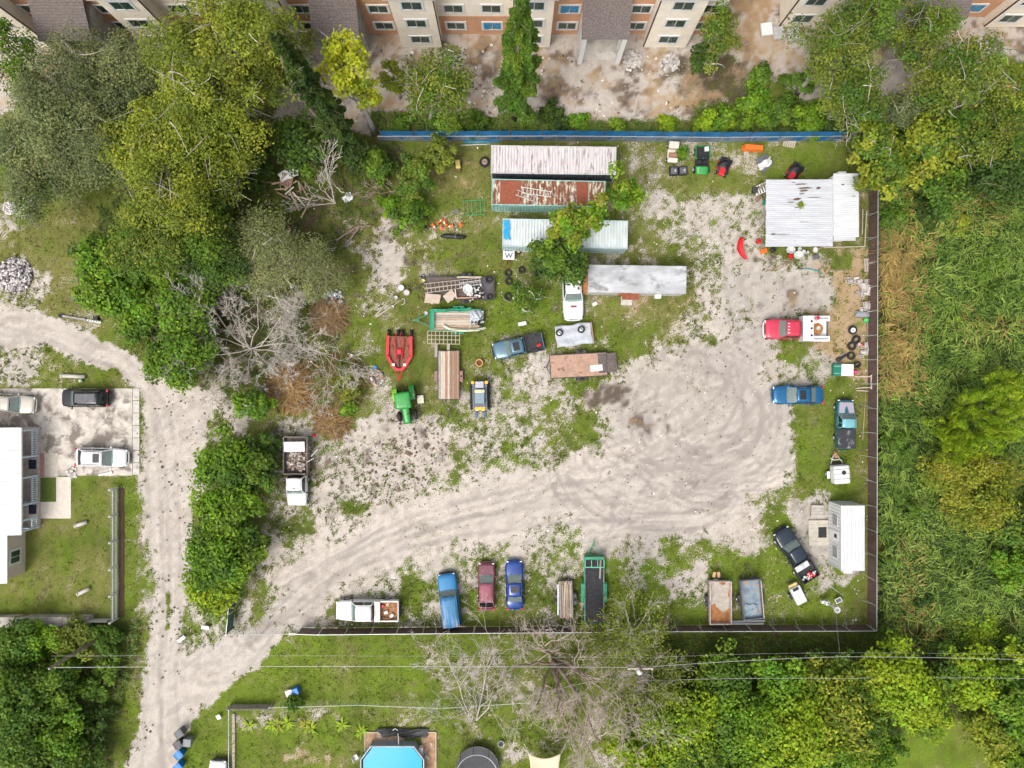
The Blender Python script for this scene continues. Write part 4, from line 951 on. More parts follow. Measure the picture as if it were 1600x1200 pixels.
# paving round the house
def slab(name, px0, py0, px1, py1, z, mat, label=None):
    x0, y1 = W(px0, py0); x1, y0 = W(px1, py1); o = MB().box(-(x1-x0)/2, (x1-x0)/2, -(y1-y0)/2, (y1-y0)/2, -.1, z).build(name, mat, None, ((x0+x1)/2, (y0+y1)/2, 0)); tag(o, label, None, None, 'structure'); return o
drv = slab('driveway', -60, 607, 207, 743, .035, M('driveway_dirty', (.52, .47, .41), .95, var=.25, scale=.9, dirt=((.20, .17, .145), .52, .55), bump=.3, bscale=18), 'stained concrete driveway with three parked cars')
for q in range(7):
    x0, y1 = W(207.6, 607+q*19.4); x1, y0 = W(218, 607+(q+1)*19.4-.9); MB().box(x0-drv.location.x, x1-drv.location.x, y0-drv.location.y, y1-drv.location.y, -.1, .03+.004*(q % 3)).build('paving_slab', CONC, drv)
walk = slab('path', 60, 745, 111, 810, .03, M('walk_concrete', (.60, .54, .46), .9, var=.08, dirt=((.45, .4, .34), .15, 1.2)), 'pale concrete path to the porch steps')
lw = slab('lawn', 61, 746, 88, 784, .045, M('lawn_square', (.085, .125, .02), .95, var=.4, scale=14, bump=.6, bscale=40), 'square patch of lawn inside the concrete path')
slab('pavement', 70, 708, 91, 744.5, .05, M('walk_beige', (.50, .44, .37), .9, var=.1), 'beige concrete apron before the porch steps')
slab('pavement', 54, 708, 69.6, 744.5, .07, M('walk_red', (.36, .20, .17), .9, var=.2, scale=3), 'red stained concrete before the porch')

# ------------------------------------------------------------------ fences
FENCEB = M('screen_brown', (.115, .075, .062), .85, var=.14, scale=1.3, stretch=(3, 3, .5))
GALV = M('galvanised', (.58, .59, .60), .45, .5, var=.1, scale=3)
def screen_fence(label, pts, h, mat, step=2.4, rail=GALV, inward=None, name='screen_fence', posts=True, toprail=True, brace=1):
    """posts, top rail and one screen panel for each bay"""
    P = [np.array(p) for p in pts]; O = P[0]; root = thing(name, label, 'fence', (O[0], O[1], 0)); rr = random.Random(len(label))
    for a, b in zip(P[:-1], P[1:]):
        d = b-a; L = np.linalg.norm(d); d = d/L; n = max(1, int(round(L/step))); nrm = np.array([-d[1], d[0]])
        for i in range(n):
            p, q = a-O+d*L*i/n, a-O+d*L*(i+1)/n; g = .05; z0 = .04
            wob = lambda t: nrm*(.05*math.sin(t*9+i*2.1)+.02)
            mb = MB(); mb.grid(lambda u, v: (*( (p+d*g)*(1-u)+(q-d*g)*u + wob(u)*math.sin(PI*v) ), z0+(h-.06-z0)*v), 5, 3); mb.build('screen_panel', mat, root)
            if posts:
                mb = MB(); mb.tube([(*p, 0), (*p, h+.02)], .032, 6); mb.build('post', rail, root)
                if brace and inward is not None and i % brace == 0:
                    e = p+np.array(inward)*.75+d*rr.uniform(-.5, .1); mb = MB(); mb.tube([(*p, h*.62), (*e, .02)], .018, 4); mb.build('brace', rail, root)
        if toprail:
            mb = MB(); mb.tube([(*(a-O), h), (*(b-O), h)], .034, 6); mb.build('top_rail', rail, root)
    mb = MB(); mb.tube([(*(P[-1]-O), 0), (*(P[-1]-O), h+.02)], .032, 6); mb.build('post', rail, root)
    return root
FH = 1.85
CORN = W(1370,986,FH)
screen_fence('brown screened chain link fence along the right side of the yard', [W(1372,292,FH), W(1371,600,FH), CORN], FH, FENCEB, inward=(-1, 0))
screen_fence('brown screened chain link fence along the bottom of the yard', [(CORN[0]-.12, CORN[1]), W(1060,987,FH), W(700,990,FH), W(497,992,FH)], FH, FENCEB, inward=(0, 1))
screen_fence('chain link gate panel standing open by the sand entrance', [W(496,992,FH), W(462,991,FH)], FH, M('screen_thin', (.16, .12, .11), .8), step=2.2, name='yard_gate')
BLUES = M('screen_blue', (.012, .145, .34), .55, var=.25, scale=.8); SLATE = M('screen_slate', (.16, .20, .25), .7, var=.2, scale=1)
screen_fence('tall bright blue screen fence along the building site', [W(592,204.5,2.75), W(900,204,2.75), W(1130,206,2.75), W(1326,205,2.75)], 2.75, BLUES, step=3.0, toprail=False, rail=M('post_dark', (.1, .1, .11), .6))
screen_fence('slate grey screened chain link fence in front of the blue screen', [W(590,213,1.4), W(870,212.5,1.4), W(1130,214.5,1.4), W(1324,212.5,1.4)], 1.4, SLATE, step=3.0, inward=None)
# left chain link with green screen near the gate
GREENS = M('screen_green', (.055, .10, .085), .8, var=.2, scale=1.5)
screen_fence('dark green screened fence beside the hedge at the entrance', [W(359,930,1.8), W(353,992,1.8)], 1.8, GREENS, step=2.2)
# open mesh fences: rails, posts and fine wire
def wire_fence(label, pts, h, step=3.0, gap=.45, name='wire_fence', rail=GALV, wire=.012):
    P = [np.array(p) for p in pts]; O = P[0]; root = thing(name, label, 'fence', (O[0], O[1], 0))
    for a, b in zip(P[:-1], P[1:]):
        d = b-a; L = np.linalg.norm(d); d /= L; n = max(1, int(L/step))
        mb = MB(); mb.tube([(*(a-O), h), (*(b-O), h)], .03, 5); mb.build('top_rail', rail, root)
        for i in range(n+1):
            p = a-O+d*L*i/n; mb = MB(); mb.tube([(*p, 0), (*p, h+.04)], .035, 6); mb.build('post', rail, root)
        mb = MB(); k = int(L/gap)
        for i in range(k):
            p = a-O+d*L*i/k; q = a-O+d*L*min(k, i+1.6)/k; mb.tube([(*p, .02), (*q, h)], wire, 3, caps=False); mb.tube([(*q, .02), (*p, h)], wire, 3, caps=False)
        mb.build('wire_mesh', rail, root)
    return root
wire_fence('open chain link fence across the sand entrance', [W(352,992,1.8), W(462,991,1.8)], 1.8, 3.2, .3)
wire_fence('chain link fence around the pool yard, left side', [W(357,1110,1.3), W(357,1230,1.3)], 1.3, 2.5, .3)
wire_fence('sagging chain link fence above the pool yard', [W(420,1106,1.3), W(560,1102,1.3), W(690,1107,1.3), W(860,1096,1.3)], 1.3, 3, .4)
o = thing('garden_fence', 'short brown wooden fence panel at the pool yard corner', 'fence', W(388,1109,1.2))
for q in range(20):
    mb = MB(); mb.box(-2.2+q*.22, -2.2+q*.22+.2, -.02, .02, .02, 1.2+.03*(q % 2)); mb.build('board', M('fence_grey', (.33, .29, .26), .9, var=.2), o)
for z in (.3, .95):
    mb = MB(); mb.box(-2.2, 2.2, .021, .06, z, z+.09); mb.build('rail', _MC['fence_grey'], o)
t = thing('garden_wall', 'low beige board fence lying along the inside of the chain link', 'fence', W(366,1160))
for q in range(6):
    mb = MB(); mb.box(-.14, .12, -2.9+q*.97, -2.9+q*.97+.93, 0, .16+.03*(q % 2)); mb.build('board', WOODP, t)
# white picket fence of the house
t = thing('picket_fence', 'white picket fence along the right side of the house lawn', 'fence', W(184,860))
oy = t.location.y; yA, yB2 = W(0,762)[1]-oy, W(0,966)[1]-oy
pk = MB(); pk.prism([(-.018, -.055), (.018, -.055), (.018, .055), (-.018, .055)], .06, 1.12); pk.add([(-.018, -.055, 1.12), (.018, -.055, 1.12), (.018, .055, 1.12), (-.018, .055, 1.12), (-.018, 0, 1.22), (.018, 0, 1.22)], [(0, 1, 5, 4), (2, 3, 4, 5), (1, 2, 5), (3, 0, 4)]); pkm = pk.mesh('picket', WHITEP)
n = int((yA-yB2)/.21)
for q in range(n): obm('picket', pkm, t, (0, yB2+.1+q*.21, 0))
for z in (.3, .9):
    mb = MB(); mb.box(.02, .07, yB2, yA, z, z+.09); mb.build('rail', WHITEP, t)
for q in range(6):
    yy = yB2+(yA-yB2)*q/5; mb = MB(); mb.box(-.08, .085, yy-.07, yy+.07, 0, 1.45); mb.build('post', WHITEP, t)
    mb = MB(); mb.prism([(-.11, yy-.1), (.115, yy-.1), (.115, yy+.1), (-.11, yy+.1)], 1.452, 1.58, taper=.3); mb.build('post_cap', WHITEP, t)
mb = MB(); mb.box(.12, .62, yB2+.1, yA-.1, -.02, .05); mb.build('planting_strip', M('mulch', (.075, .045, .035), .95, var=.4, scale=12, bump=.6), t)
t = thing('picket_fence', 'short white picket return at the corner of the lawn and thicket', 'fence', W(157,966))
for q in range(11): obm('picket', pkm, t, (-1.25+q*.22, 0, 0), R(90))
for z in (.3, .9):
    mb = MB(); mb.box(-1.3, 1.2, -.07, -.02, z, z+.09); mb.build('rail', WHITEP, t)
t = thing('concrete_wall', 'weathered grey concrete wall below the house lawn', 'wall', W(58,972,1.0))
for q in range(4):
    mb = MB(); x = -5.2+q*2.55; mb.box(x, x+2.52, -.55, .45, 0, .95+.04*(q % 2)); mb.build('wall_segment', CONCD, t, bevel=.03)
t = thing('timber_post', 'white gate post lying beside the white suv', 'post', W(165,740), R(12)); MB().tube([(-.6, 0, .12), (.55, 0, .1)], .12, 8).build('shaft', WHITEP, t); MB().tube([(.55, 0, .1), (.75, 0, .1)], .16, 8).build('cap', WHITEP, t)
TR = make_tree
# --- upper left wood
TR('tall_tree', 'sage green fine leaved tree at the top of the wood, below the apartment porch', 100, 178, 12, 108, 'sage', 'fine', seed=1, twigs=2, dens=1.6, leaf=.25, pal2='pale', gap=.18, lobes=[(60,260,7,50),(150,240,8,45),(190,110,8,40)])
TR('tall_tree', 'open dark green tree with bare trunks in the top left corner', 18, 95, 11, 58, 'green', 'oak', seed=2, gap=.3)
TR('oak_tree', 'largest golden green oak, its crown against the apartment wall', 330, 118, 15, 122, 'gold', 'oak', seed=3, twigs=3, dens=1.25, gap=.14, pal2='olive', lobes=[(390,40,13,45),(280,190,11,50)])
TR('oak_tree', 'golden green oak with pale bare twigs, middle of the left wood', 262, 258, 13, 112, 'gold', 'oak', seed=4, twigs=4, dens=1.2, gap=.16, pal2='olive')
TR('oak_tree', 'olive oak with sparse golden leaves beside the dark clearing', 330, 265, 10, 72, 'olive', 'oak', seed=5, twigs=4, gap=.15)
TR('leafy_tree', 'yellow green tree spreading in front of the apartment windows', 425, 92, 11, 58, 'olive', 'oak', seed=6, twigs=1, lobes=[(420,140,8,30)])
TR('leafy_tree', 'rounded bright green tree on the edge of the dry lawn', 178, 410, 8, 62, 'bright', 'broad', seed=7, dens=1.3, pal2='green')
TR('leafy_tree', 'mid green tree above the dirt road bend', 215, 480, 7, 60, 'green', 'broad', seed=8, dens=1.2, pal2='bright')
TR('leafy_tree', 'dense olive green tree in the middle of the left wood', 250, 375, 10, 82, 'olive', 'oak', seed=9, dens=1.2, pal2='green', twigs=1)
TR('leafy_tree', 'dark green tree behind the grey dead tree', 330, 400, 9, 66, 'green', 'oak', seed=10, pal2='dark')
TR('oak_tree', 'pale sage oak with grey twigs beside the straw clearing', 440, 405, 8, 74, 'pale', 'fine', seed=11, twigs=3, dens=1.1, lobes=[(505,440,5,32),(395,370,5,30)])
TR('leafy_tree', 'green tree leaning over the road under the dead branches', 290, 540, 6.5, 60, 'green', 'broad', seed=12, pal2='bright')
TR('leafy_tree', 'small green tree at the road edge below the wood', 220, 520, 4.5, 34, 'olive', 'oak', seed=13)
TR('conifer_tree', 'tall narrow dark green conifer leaning away over the building site', 432, 62, 21, 32, 'deep', 'conifer', base=(553,233), zc=20, seed=14, dens=1.5)
TR('leafy_tree', 'dark understorey tree beside the narrow conifer', 470, 222, 6, 55, 'dark', 'broad', seed=15, pal2='green')
TR('shrub', 'dark green shrub below the narrow conifer', 545, 235, 4, 38, 'deep', 'bush', seed=16, cat='shrub')
TR('shrub', 'dark green bush in the shaded clearing of the wood', 395, 255, 3.5, 42, 'dark', 'bush', seed=17, cat='shrub', pal2='green')
TR('lemon_tree', 'slender lemon yellow tree in front of the apartment porch', 545, 105, 14.5, 50, 'lemon', 'broad', base=(586,207), zc=12, seed=18, gap=.1, lobes=[(525,75,13,18),(575,150,10,22)], pal2='gold')
TR('leafy_tree', 'olive tree with grey twigs behind the blue fence', 685, 138, 9.5, 62, 'olive', 'oak', base=(672,190), seed=19, twigs=3, pal2='green')
TR('leafy_tree', 'small yellow green tree beside the lemon yellow tree', 615, 122, 7, 26, 'gold', 'oak', seed=20)
TR('conifer_tree', 'tall dark green feathery tree in front of the middle windows', 816, 22, 23, 44, 'green', 'conifer', base=(806,186), zc=21, seed=21, dens=1.5, lobes=None)
TR('shrub', 'green shrub growing through the blue fence', 690, 240, 4, 30, 'olive', 'bush', seed=22, cat='shrub')
TR('shrub', 'round green shrub beside the bare sapling', 592, 262, 3.5, 30, 'green', 'bush', seed=23, cat='shrub')
TR('shrub', 'olive green shrub left of the small yellow generator', 647, 278, 4.5, 36, 'olive', 'bush', seed=24, cat='shrub', pal2='green')
TR('shrub', 'low green shrub above the traffic cones', 640, 335, 2.4, 34, 'green', 'bush', seed=25, cat='shrub', pal2='bright')
TR('shrub', 'small bright shrub in the grass left of the cones', 608, 322, 2.0, 20, 'bright', 'bush', seed=26, cat='shrub')
TR('tall_tree', 'second sage green tree between the corner tree and the golden oaks', 178, 165, 10, 66, 'sage', 'fine', seed=27, twigs=1, dens=1.5, leaf=.27)
TR('tall_tree', 'grey green tree above the top of the dry lawn', 60, 262, 8, 70, 'sage', 'fine', seed=28, twigs=1, dens=1.5, leaf=.26, pal2='green')
TR('leafy_tree', 'bright broad leaved tree above the bend of the dirt road', 285, 468, 8, 58, 'bright', 'broad', seed=29, dens=1.3, pal2='green')
TR('leafy_tree', 'green tree on the left flank of the wood, over the tan box', 165, 455, 6.5, 44, 'bright', 'broad', seed=33, dens=1.3, pal2='green')
TR('leafy_tree', 'shaded green tree deep in the wood above the dead tree', 318, 340, 9, 60, 'green', 'broad', seed=34, dens=1.2, pal2='olive')
TR('leafy_tree', 'bushy green tree between the dead tree and the road', 255, 560, 4.5, 40, 'green', 'bush', seed=35, dens=1.2, pal2='bright')
# --- tree over the containers
TR('yard_tree', 'bright green tree growing over the pale blue container', 888, 358, 8, 40, 'bright', 'broad', base=(862,432), seed=30, pal2='gold', dens=1.2, lobes=[(925,335,7,26),(965,300,6.5,26),(985,305,6,16)])
TR('yard_tree', 'darker green tree beside the white cab, below the containers', 868, 408, 6, 46, 'green', 'broad', seed=31, dens=1.2, pal2='dark', lobes=[(900,415,5,20)])
TR('yard_tree', 'small thin tree over the tyres with pale bare branches', 825, 468, 4, 28, 'green', 'oak', seed=32, twigs=3, gap=.2)
# --- upper right wood
for i, a in enumerate([
 ('green tree at the corner of the apartment block', 1120, 55, 9, 42, 'olive', 'oak', 1), ('small dark bush tree beside the site rubble', 1095, 92, 5, 28, 'dark', 'broad', 0),
 ('olive tree beyond the parked pallets of the building site', 1300, 88, 12, 68, 'olive', 'oak', 2), ('dark olive tree in front of the second building', 1350, 40, 12, 55, 'green', 'oak', 1),
 ('grey green tree with a white bare trunk above the fence end', 1330, 150, 10, 58, 'olive', 'oak', 3), ('olive tree over the sandy gap of the upper right wood', 1440, 60, 11, 62, 'olive', 'oak', 3),
 ('broad olive tree right of the sandy gap', 1500, 125, 11, 72, 'olive', 'oak', 3), ('yellow green tree in the top right corner', 1575, 140, 9, 48, 'gold', 'oak', 1),
 ('sage tree below the sandy gap', 1408, 170, 8, 42, 'sage', 'oak', 2), ('golden green tree over the shed corner', 1385, 268, 7, 52, 'gold', 'broad', 0),
 ('golden green tree behind the shed, beyond the fence', 1455, 225, 9, 62, 'gold', 'broad', 1), ('yellow green tree on the upper right edge', 1545, 205, 9, 62, 'olive', 'oak', 1),
 ('dark green vine covered tree above the reeds', 1560, 275, 6, 60, 'dark', 'broad', 0), ('mid green tree between the shed tree and the reeds', 1470, 290, 5, 48, 'green', 'broad', 0),
 ('lime tree beyond the end of the blue fence', 1360, 225, 8, 42, 'gold', 'broad', 1), ('dark green tree at the upper right frame edge', 1590, 240, 6, 36, 'dark', 'broad', 0)]):
    TR('leafy_tree', a[0], a[1], a[2], a[3], a[4], a[5], a[6], seed=40+i, twigs=a[7], pal2='green' if a[5] in ('olive', 'gold') else None)
THICK = ['bright bush of the fence thicket above the orange barrier', 'green bush of the fence thicket above the leaning pallet', 'bright bush of the fence thicket left of the fence end', 'bright bush of the fence thicket above the utility vehicle', 'small lime bush of the fence thicket nearest the sand', 'small green bush furthest up beside the building site', 'green bush beside the grey crate lids of the site', 'dark bush at the right end of the fence thicket']
for i, (x, y, q, p) in enumerate([(1180,165,36,'bright'),(1225,175,32,'green'),(1270,190,34,'bright'),(1130,185,28,'bright'),(1105,195,20,'lime'),(1190,120,22,'green'),(1250,130,24,'green'),(1300,190,26,'dark')]):
    TR('shrub', THICK[i], x, y, 2.0+.3*(i % 3), q, p, 'bush', 'bushes behind the blue fence', seed=60+i, cat='shrub')
for i, (x, y, q, p) in enumerate([(625,192,24,'green'),(700,194,22,'bright'),(745,192,22,'green'),(870,180,24,'dark'),(905,192,18,'bright'),(965,200,14,'bright'),(1040,196,14,'lime')]):
    TR('shrub', 'low leafy weed clump at the foot of the blue fence', x, y, 1.2, q, p, 'bush', 'weeds behind the blue fence', seed=70+i, cat='shrub', leaf=.36)
# --- hedge along the dirt road
for i, a in enumerate([('uppermost bush of the road hedge, beside the brush heap', 398, 632, 4, 30, 'bright'), ('dark bush of the road hedge beside the dump truck', 392, 735, 4, 42, 'green'),
 ('wide bright bush of the road hedge', 348, 725, 5, 52, 'bright'), ('bright bush halfway down the road hedge', 352, 795, 5, 52, 'bright'), ('large bright bush at the lower end of the road hedge', 345, 868, 5.5, 62, 'bright'),
 ('lowest bush of the road hedge, near the gate', 338, 920, 4, 46, 'lime'), ('dark bush inside the fence line below the dump truck', 390, 850, 4, 34, 'green'), ('small bush above the dump truck', 420, 690, 2.5, 20, 'green')]):
    TR('hedge_bush', a[0], *a[1:5], a[5], 'bush', seed=80+i, cat='bush', dens=1.25, leaf=.36, pal2='green' if a[5] != 'green' else 'dark')
# --- thicket, lower left
THICK = ['green bush at the left frame edge below the concrete wall', 'bright bush below the concrete wall, second from the frame edge', 'olive bush below the concrete wall, third from the frame edge', 'low green bush below the picket return', 'tall green tree at the left frame edge below the power line', 'green tree in the middle of the lower left thicket', 'bright tree low in the middle of the lower left thicket', 'large green tree in the bottom left corner', 'green bush on the bottom edge nearest the dirt road', 'green bush on the road side of the thicket under the power line', 'dark bush on the road side of the thicket lower down', 'deep green bush at the left frame edge on the power line', 'green bush on the bottom edge of the thicket', 'bright bush beside the wooden pole of the thicket']
for i, (x, y, h, q, p, st) in enumerate([(25,1010,4,45,'green','bush'),(70,1010,3.5,42,'bright','bush'),(120,1000,3,36,'olive','bush'),(170,1000,2.4,32,'green','bush'),(20,1090,6,55,'green','broad'),(80,1075,4.5,48,'green','broad'),
 (95,1140,4.5,46,'bright','broad'),(35,1160,6,60,'green','broad'),(120,1185,4,44,'green','bush'),(155,1065,2.6,34,'green','bush'),(150,1130,2.4,32,'dark','bush'),(15,1050,3.5,30,'deep','bush'),(70,1200,4,40,'green','bush'),(105,1050,3,30,'bright','bush')]):
    TR('thicket_bush', THICK[i], x, y, h, q, p, st, 'bushes of the lower left thicket', seed=100+i, cat='bush', dens=1.1)
# --- trees below the yard, right
THICK = ['green tree at the upper left corner of the lower right thicket', 'lime tree next to the brown limbed dying tree, second row', 'lime tree touching the bottom edge beside the dying tree', 'bright tree in the second row, right of the lime one by the dying tree', 'bright tree in the top row below the pale dump trailer', 'small golden tree in the top row under the service wire', 'large lime tree in the bottom row left of the dark gap', 'largest golden green tree of the lower right thicket', 'lime tree in the top row above the small lawn, left of the lawn gap', 'lime tree leaning over the top of the small lawn', 'green tree on the bottom edge, second from the dying tree', 'lime tree on the bottom edge, third from the dying tree', 'bright tree on the bottom edge at the left of the small lawn', 'small bright tree on the left rim of the small lawn', 'lime tree right of the small lawn under the main power line', 'bright tree on the right frame edge under the lower power line', 'golden tree on the right rim of the small lawn', 'lime tree in the bottom right corner', 'small green tree between the fence corner and the small lawn', 'lime tree on the right frame edge above the power lines', 'dark green tree under the transformer']
for i, (x, y, h, q, p) in enumerate([(1130,1064,6,54,'green'),(1065,1120,7,66,'lime'),(1010,1170,6,58,'lime'),(1155,1130,7,66,'bright'),(1225,1072,6,54,'bright'),(1290,1062,5.5,46,'gold'),(1240,1150,7.5,72,'lime'),(1330,1110,8,74,'gold'),
 (1400,1060,8,66,'lime'),(1440,1110,6,48,'lime'),(1100,1190,6.5,62,'green'),(1200,1200,7,64,'lime'),(1310,1185,6.5,58,'bright'),(1380,1180,4,34,'bright'),(1520,1055,5.5,50,'lime'),(1580,1090,6,52,'bright'),(1550,1150,5,44,'gold'),(1595,1190,5,46,'lime'),(1480,1045,4.5,36,'green'),(1590,1030,4.5,40,'lime'),(1040,1050,4,28,'dark')]):
    TR('leafy_tree', THICK[i], x, y, h, q, p, 'broad', 'trees of the lower right thicket', seed=130+i, dens=1.25, pal2='green' if i % 2 else None)
# --- right: tall bushes in the reed field
TR('spiky_bush', 'yellow green bush of upright finger shaped shoots in the reeds', 1532, 655, 5, 72, 'lime', 'finger', seed=170, cat='bush', dens=1.7, leaf=.2, lobes=[(1580,610,4,30),(1500,700,3.6,26)])
TR('leafy_tree', 'amber leaved bush tree below the finger shoot bush', 1530, 762, 4.6, 62, 'amber', 'oak', seed=171, pal2='gold', twigs=1, lobes=[(1475,735,3.6,24),(1555,800,4,26)])
TR('leafy_tree', 'green tree on the right frame edge beside the amber bush', 1590, 810, 4.5, 46, 'green', 'broad', seed=172, pal2='dark')
TR('leafy_tree', 'bright green tree on the right frame edge lower in the reeds', 1588, 890, 4, 38, 'bright', 'broad', seed=173)
for i, (x, y, q, lb) in enumerate([(1400,345,30,'dark shrub in the reeds nearest the shed corner'),(1450,330,34,'dark shrub at the top of the reed field'),(1545,430,30,'dark shrub in the reeds right of the yellow weeds'),(1460,560,22,'small dark shrub in the middle of the reeds'),(1400,690,24,'dark shrub by the fence beside the teal pickup'),(1480,860,26,'dark shrub in the reeds below the amber bush'),(1420,800,20,'small dark shrub by the fence beside the cabin'),(1440,930,24,'dark shrub in the reeds near the fence corner')]):
    TR('shrub', lb, x, y, 2.0, q, 'dark' if i % 2 else 'green', 'bush', seed=190+i, cat='shrub', gap=.35)
TR('shrub', 'yellow weed clump near the top of the reed field', 1505, 355, 1.4, 26, 'gold', 'bush', seed=174, cat='shrub')
TR('shrub', 'small yellow weed clump left of the finger shoot bush', 1488, 510, 1.5, 13, 'lime', 'bush', seed=175, cat='shrub')
TR('shrub', 'low yellow shrub at the bottom of the reed field', 1530, 985, 1.6, 38, 'lime', 'bush', seed=176, cat='shrub')
TR('shrub', 'low amber weeds near the fence corner in the reeds', 1490, 968, 1.2, 22, 'gold', 'bush', seed=177, cat='shrub')
# --- dead trees
make_dead('dead_tree', 'grey leafless tree collapsed across the wood beside the brush heap', (395,545), [(345,440,4.5),(310,545,3.0),(400,450,3.6),(450,490,2.6),(520,555,1.6),(275,500,3.6),(340,590,2.0),(310,470,4.2),(440,550,1.4),(480,520,2.2),(390,590,1.4),(440,590,1.2),(365,500,3.4)], depth=4, seed=5, r0=.075, nsub=6, twig=.012, spread=.75)
make_dead('dead_sapling', 'bare white sapling standing above the timber heap', (525,318), [(528,225,5.5),(495,285,2.6),(478,320,1.6),(520,270,4),(485,305,2)], depth=3, seed=6, r0=.07, nsub=4)
make_dead('dead_tree', 'leafless tree under the power line, above the pool', (745,1120), [(700,1030,3.5),(770,1010,3),(690,1080,3.6),(740,1090,4),(800,1050,3.4),(755,1060,4.5),(715,1120,2.8)], depth=4, seed=7, r0=.07, nsub=4, twig=.013)
make_dead('dead_tree', 'big brown limbed dying tree right of the shade sail', (868,1030), [(850,1010,6),(940,1160,7),(870,1110,7),(960,1080,6),(900,1170,6),(800,1050,4.5),(920,1060,7.5),(985,1110,5),(930,1190,5.5),(840,1100,5)], mat=DEADP, depth=4, seed=8, r0=.19, nsub=5, twig=.013, spread=.7)
make_dead('dying_tree', 'half dead olive tree over the fence beside the green trailer', (975,1000), [(1000,965,5),(1030,1010,5),(960,1030,6),(1010,1060,5.5),(960,1000,4),(985,985,6.5),(1035,1050,4.5)], depth=4, seed=9, r0=.13, nsub=4, leaves=('olive', 9000, .22))
make_dead('dead_branch', 'grey fallen trunk lying in the straw clearing', (563,354), [(525,376,.5),(580,352,.4),(540,380,.3)], depth=1, seed=10, r0=.2, nsub=2, mat=BARK, cat='branch')
make_dead('dead_branch', 'white bare branch hanging over the end of the blue fence', (1322,222), [(1345,160,6),(1328,195,3),(1312,218,1)], depth=2, seed=11, r0=.06, nsub=3, cat='branch')
make_dead('dead_branch', 'pale forked branch lying below the thin tree', (828,480), [(800,474,.6),(840,470,.7),(826,492,.3)], depth=2, seed=12, r0=.05, nsub=3, cat='branch')
make_dead('dead_brush', 'grey dry brush beside the round green shrub', (610,300), [(590,280,1.2),(630,290,1.4),(600,320,.8),(640,310,.9),(570,300,1)], depth=3, seed=13, r0=.04, nsub=5, cat='brush', mat=DEADB)

# ------------------------------------------------------------------ reeds and undergrowth
def blades(name, label, n, poly, colf, lmin, lmax, width, seed, zmax, dirbias=None, dens_noise=.35, cat='reeds', nclump=6):
    r = np.random.default_rng(seed); P = np.array([W(*p) for p in poly])
    x = r.uniform(P[:, 0].min(), P[:, 0].max(), n); y = r.uniform(P[:, 1].min(), P[:, 1].max(), n)
    k = polysd(x, y, P) > -.2; x, y = x[k], y[k]
    nn = fbm(x, y, .5, 3, seed); k = nn > dens_noise*r.uniform(.8, 1.1, len(x)); x, y = x[k], y[k]
    hc = fbm(x, y, .22, 3, seed+5); base_a = 2*PI*fbm(x, y, .16, 2, seed+9)*1.6+(dirbias or 0)
    x = np.repeat(x, nclump)+r.normal(0, .13, len(x)*nclump); y = np.repeat(y, nclump)+r.normal(0, .13, len(y)*nclump); hc = np.repeat(hc, nclump); base_a = np.repeat(base_a, nclump)
    m = len(x); a = base_a+r.normal(0, 1.15, m); L = r.uniform(lmin, lmax, m); w = width*r.uniform(.7, 1.3, m)
    z0 = zmax*(hc*.9+.1)*r.uniform(.35, 1.0, m); dx, dy = np.cos(a), np.sin(a)
    up = r.uniform(.1, .75, m)
    def pt(t, s):
        zz = z0 + L*up*t - L*.55*t*t; d = L*t*(1-.15*up)
        return np.stack([x+dx*d-dy*w*s*(1-t*.9), y+dy*d+dx*w*s*(1-t*.9), np.maximum(zz, .03)], -1)
    V = np.stack([pt(0, 1), pt(0, -1), pt(.5, -1), pt(.5, 1)], 1); V2 = np.stack([pt(.5, 1), pt(.5, -1), pt(1, -1), pt(1, 1)], 1)
    c = colf(x, y, r, m)
    o = bpy.data.objects.new(name, raw_mesh(name, np.concatenate([V, V2]), 4, FOL, np.concatenate([c, c]))); link(o); return tag(o, label, cat, kind='stuff')
def reedcol(x, y, r, m):
    px = 800+x*FPX/CAM_H; py = 600-y*FPX/CAM_H
    g = np.array([.12, .205, .028]); g2 = np.array([.30, .41, .075]); gold = np.array([.42, .30, .10]); dk = np.array([.032, .066, .012])
    t = r.uniform(0, 1, (m, 1)); c = g*(1-t)+g2*t
    t = t*sstep(.3, .65, fbm(x, y, .9, 3, 91))[:, None]**.7*1.25; c = g*(1-t)+g2*t; k = (r.uniform(size=m) < .3)[:, None]; c = np.where(k, dk, c)
    wgt = np.clip(1.2-np.abs(px-1395)/48, 0, 1)*sstep(340, 400, py)*(1-sstep(590, 640, py)) + sstep(.62, .72, fbm(x, y, .18, 3, 5))*.3
    k = (r.uniform(size=m) < wgt*.82)[:, None]; c = np.where(k, gold*(.7+.5*t), c)
    return c*r.uniform(.75, 1.25, (m, 1))
blades('reed_bed', 'tall arching reeds filling the field beyond the right fence', 16800, [(1375,285),(1640,285),(1640,985),(1590,1010),(1372,1000),(1374,600)], reedcol, .6, 1.5, .052, 7, 2.0, dirbias=.6, dens_noise=.34)
def undercol(x, y, r, m):
    t = r.uniform(0, 1, (m, 1)); c = np.array([.07, .125, .02])*(1-t)+np.array([.16, .23, .035])*t
    k = (r.uniform(size=m) < .12)[:, None]; return np.where(k, np.array([.2, .15, .06]), c)*r.uniform(.7, 1.3, (m, 1))
blades('undergrowth', 'rank undergrowth between the bushes of the lower left thicket', 2800, [(-30,972),(215,972),(215,1010),(190,1080),(165,1215),(-30,1215)], undercol, .5, 1.0, .045, 8, .8, cat='undergrowth', dens_noise=.3)
blades('undergrowth', 'rank undergrowth under the trees below the power lines', 3800, [(1040,995),(1640,1000),(1640,1120),(1520,1120),(1420,1125),(1340,1215),(980,1215),(1000,1100)], undercol, .5, 1.0, .05, 9, .7, cat='undergrowth', dens_noise=.3)
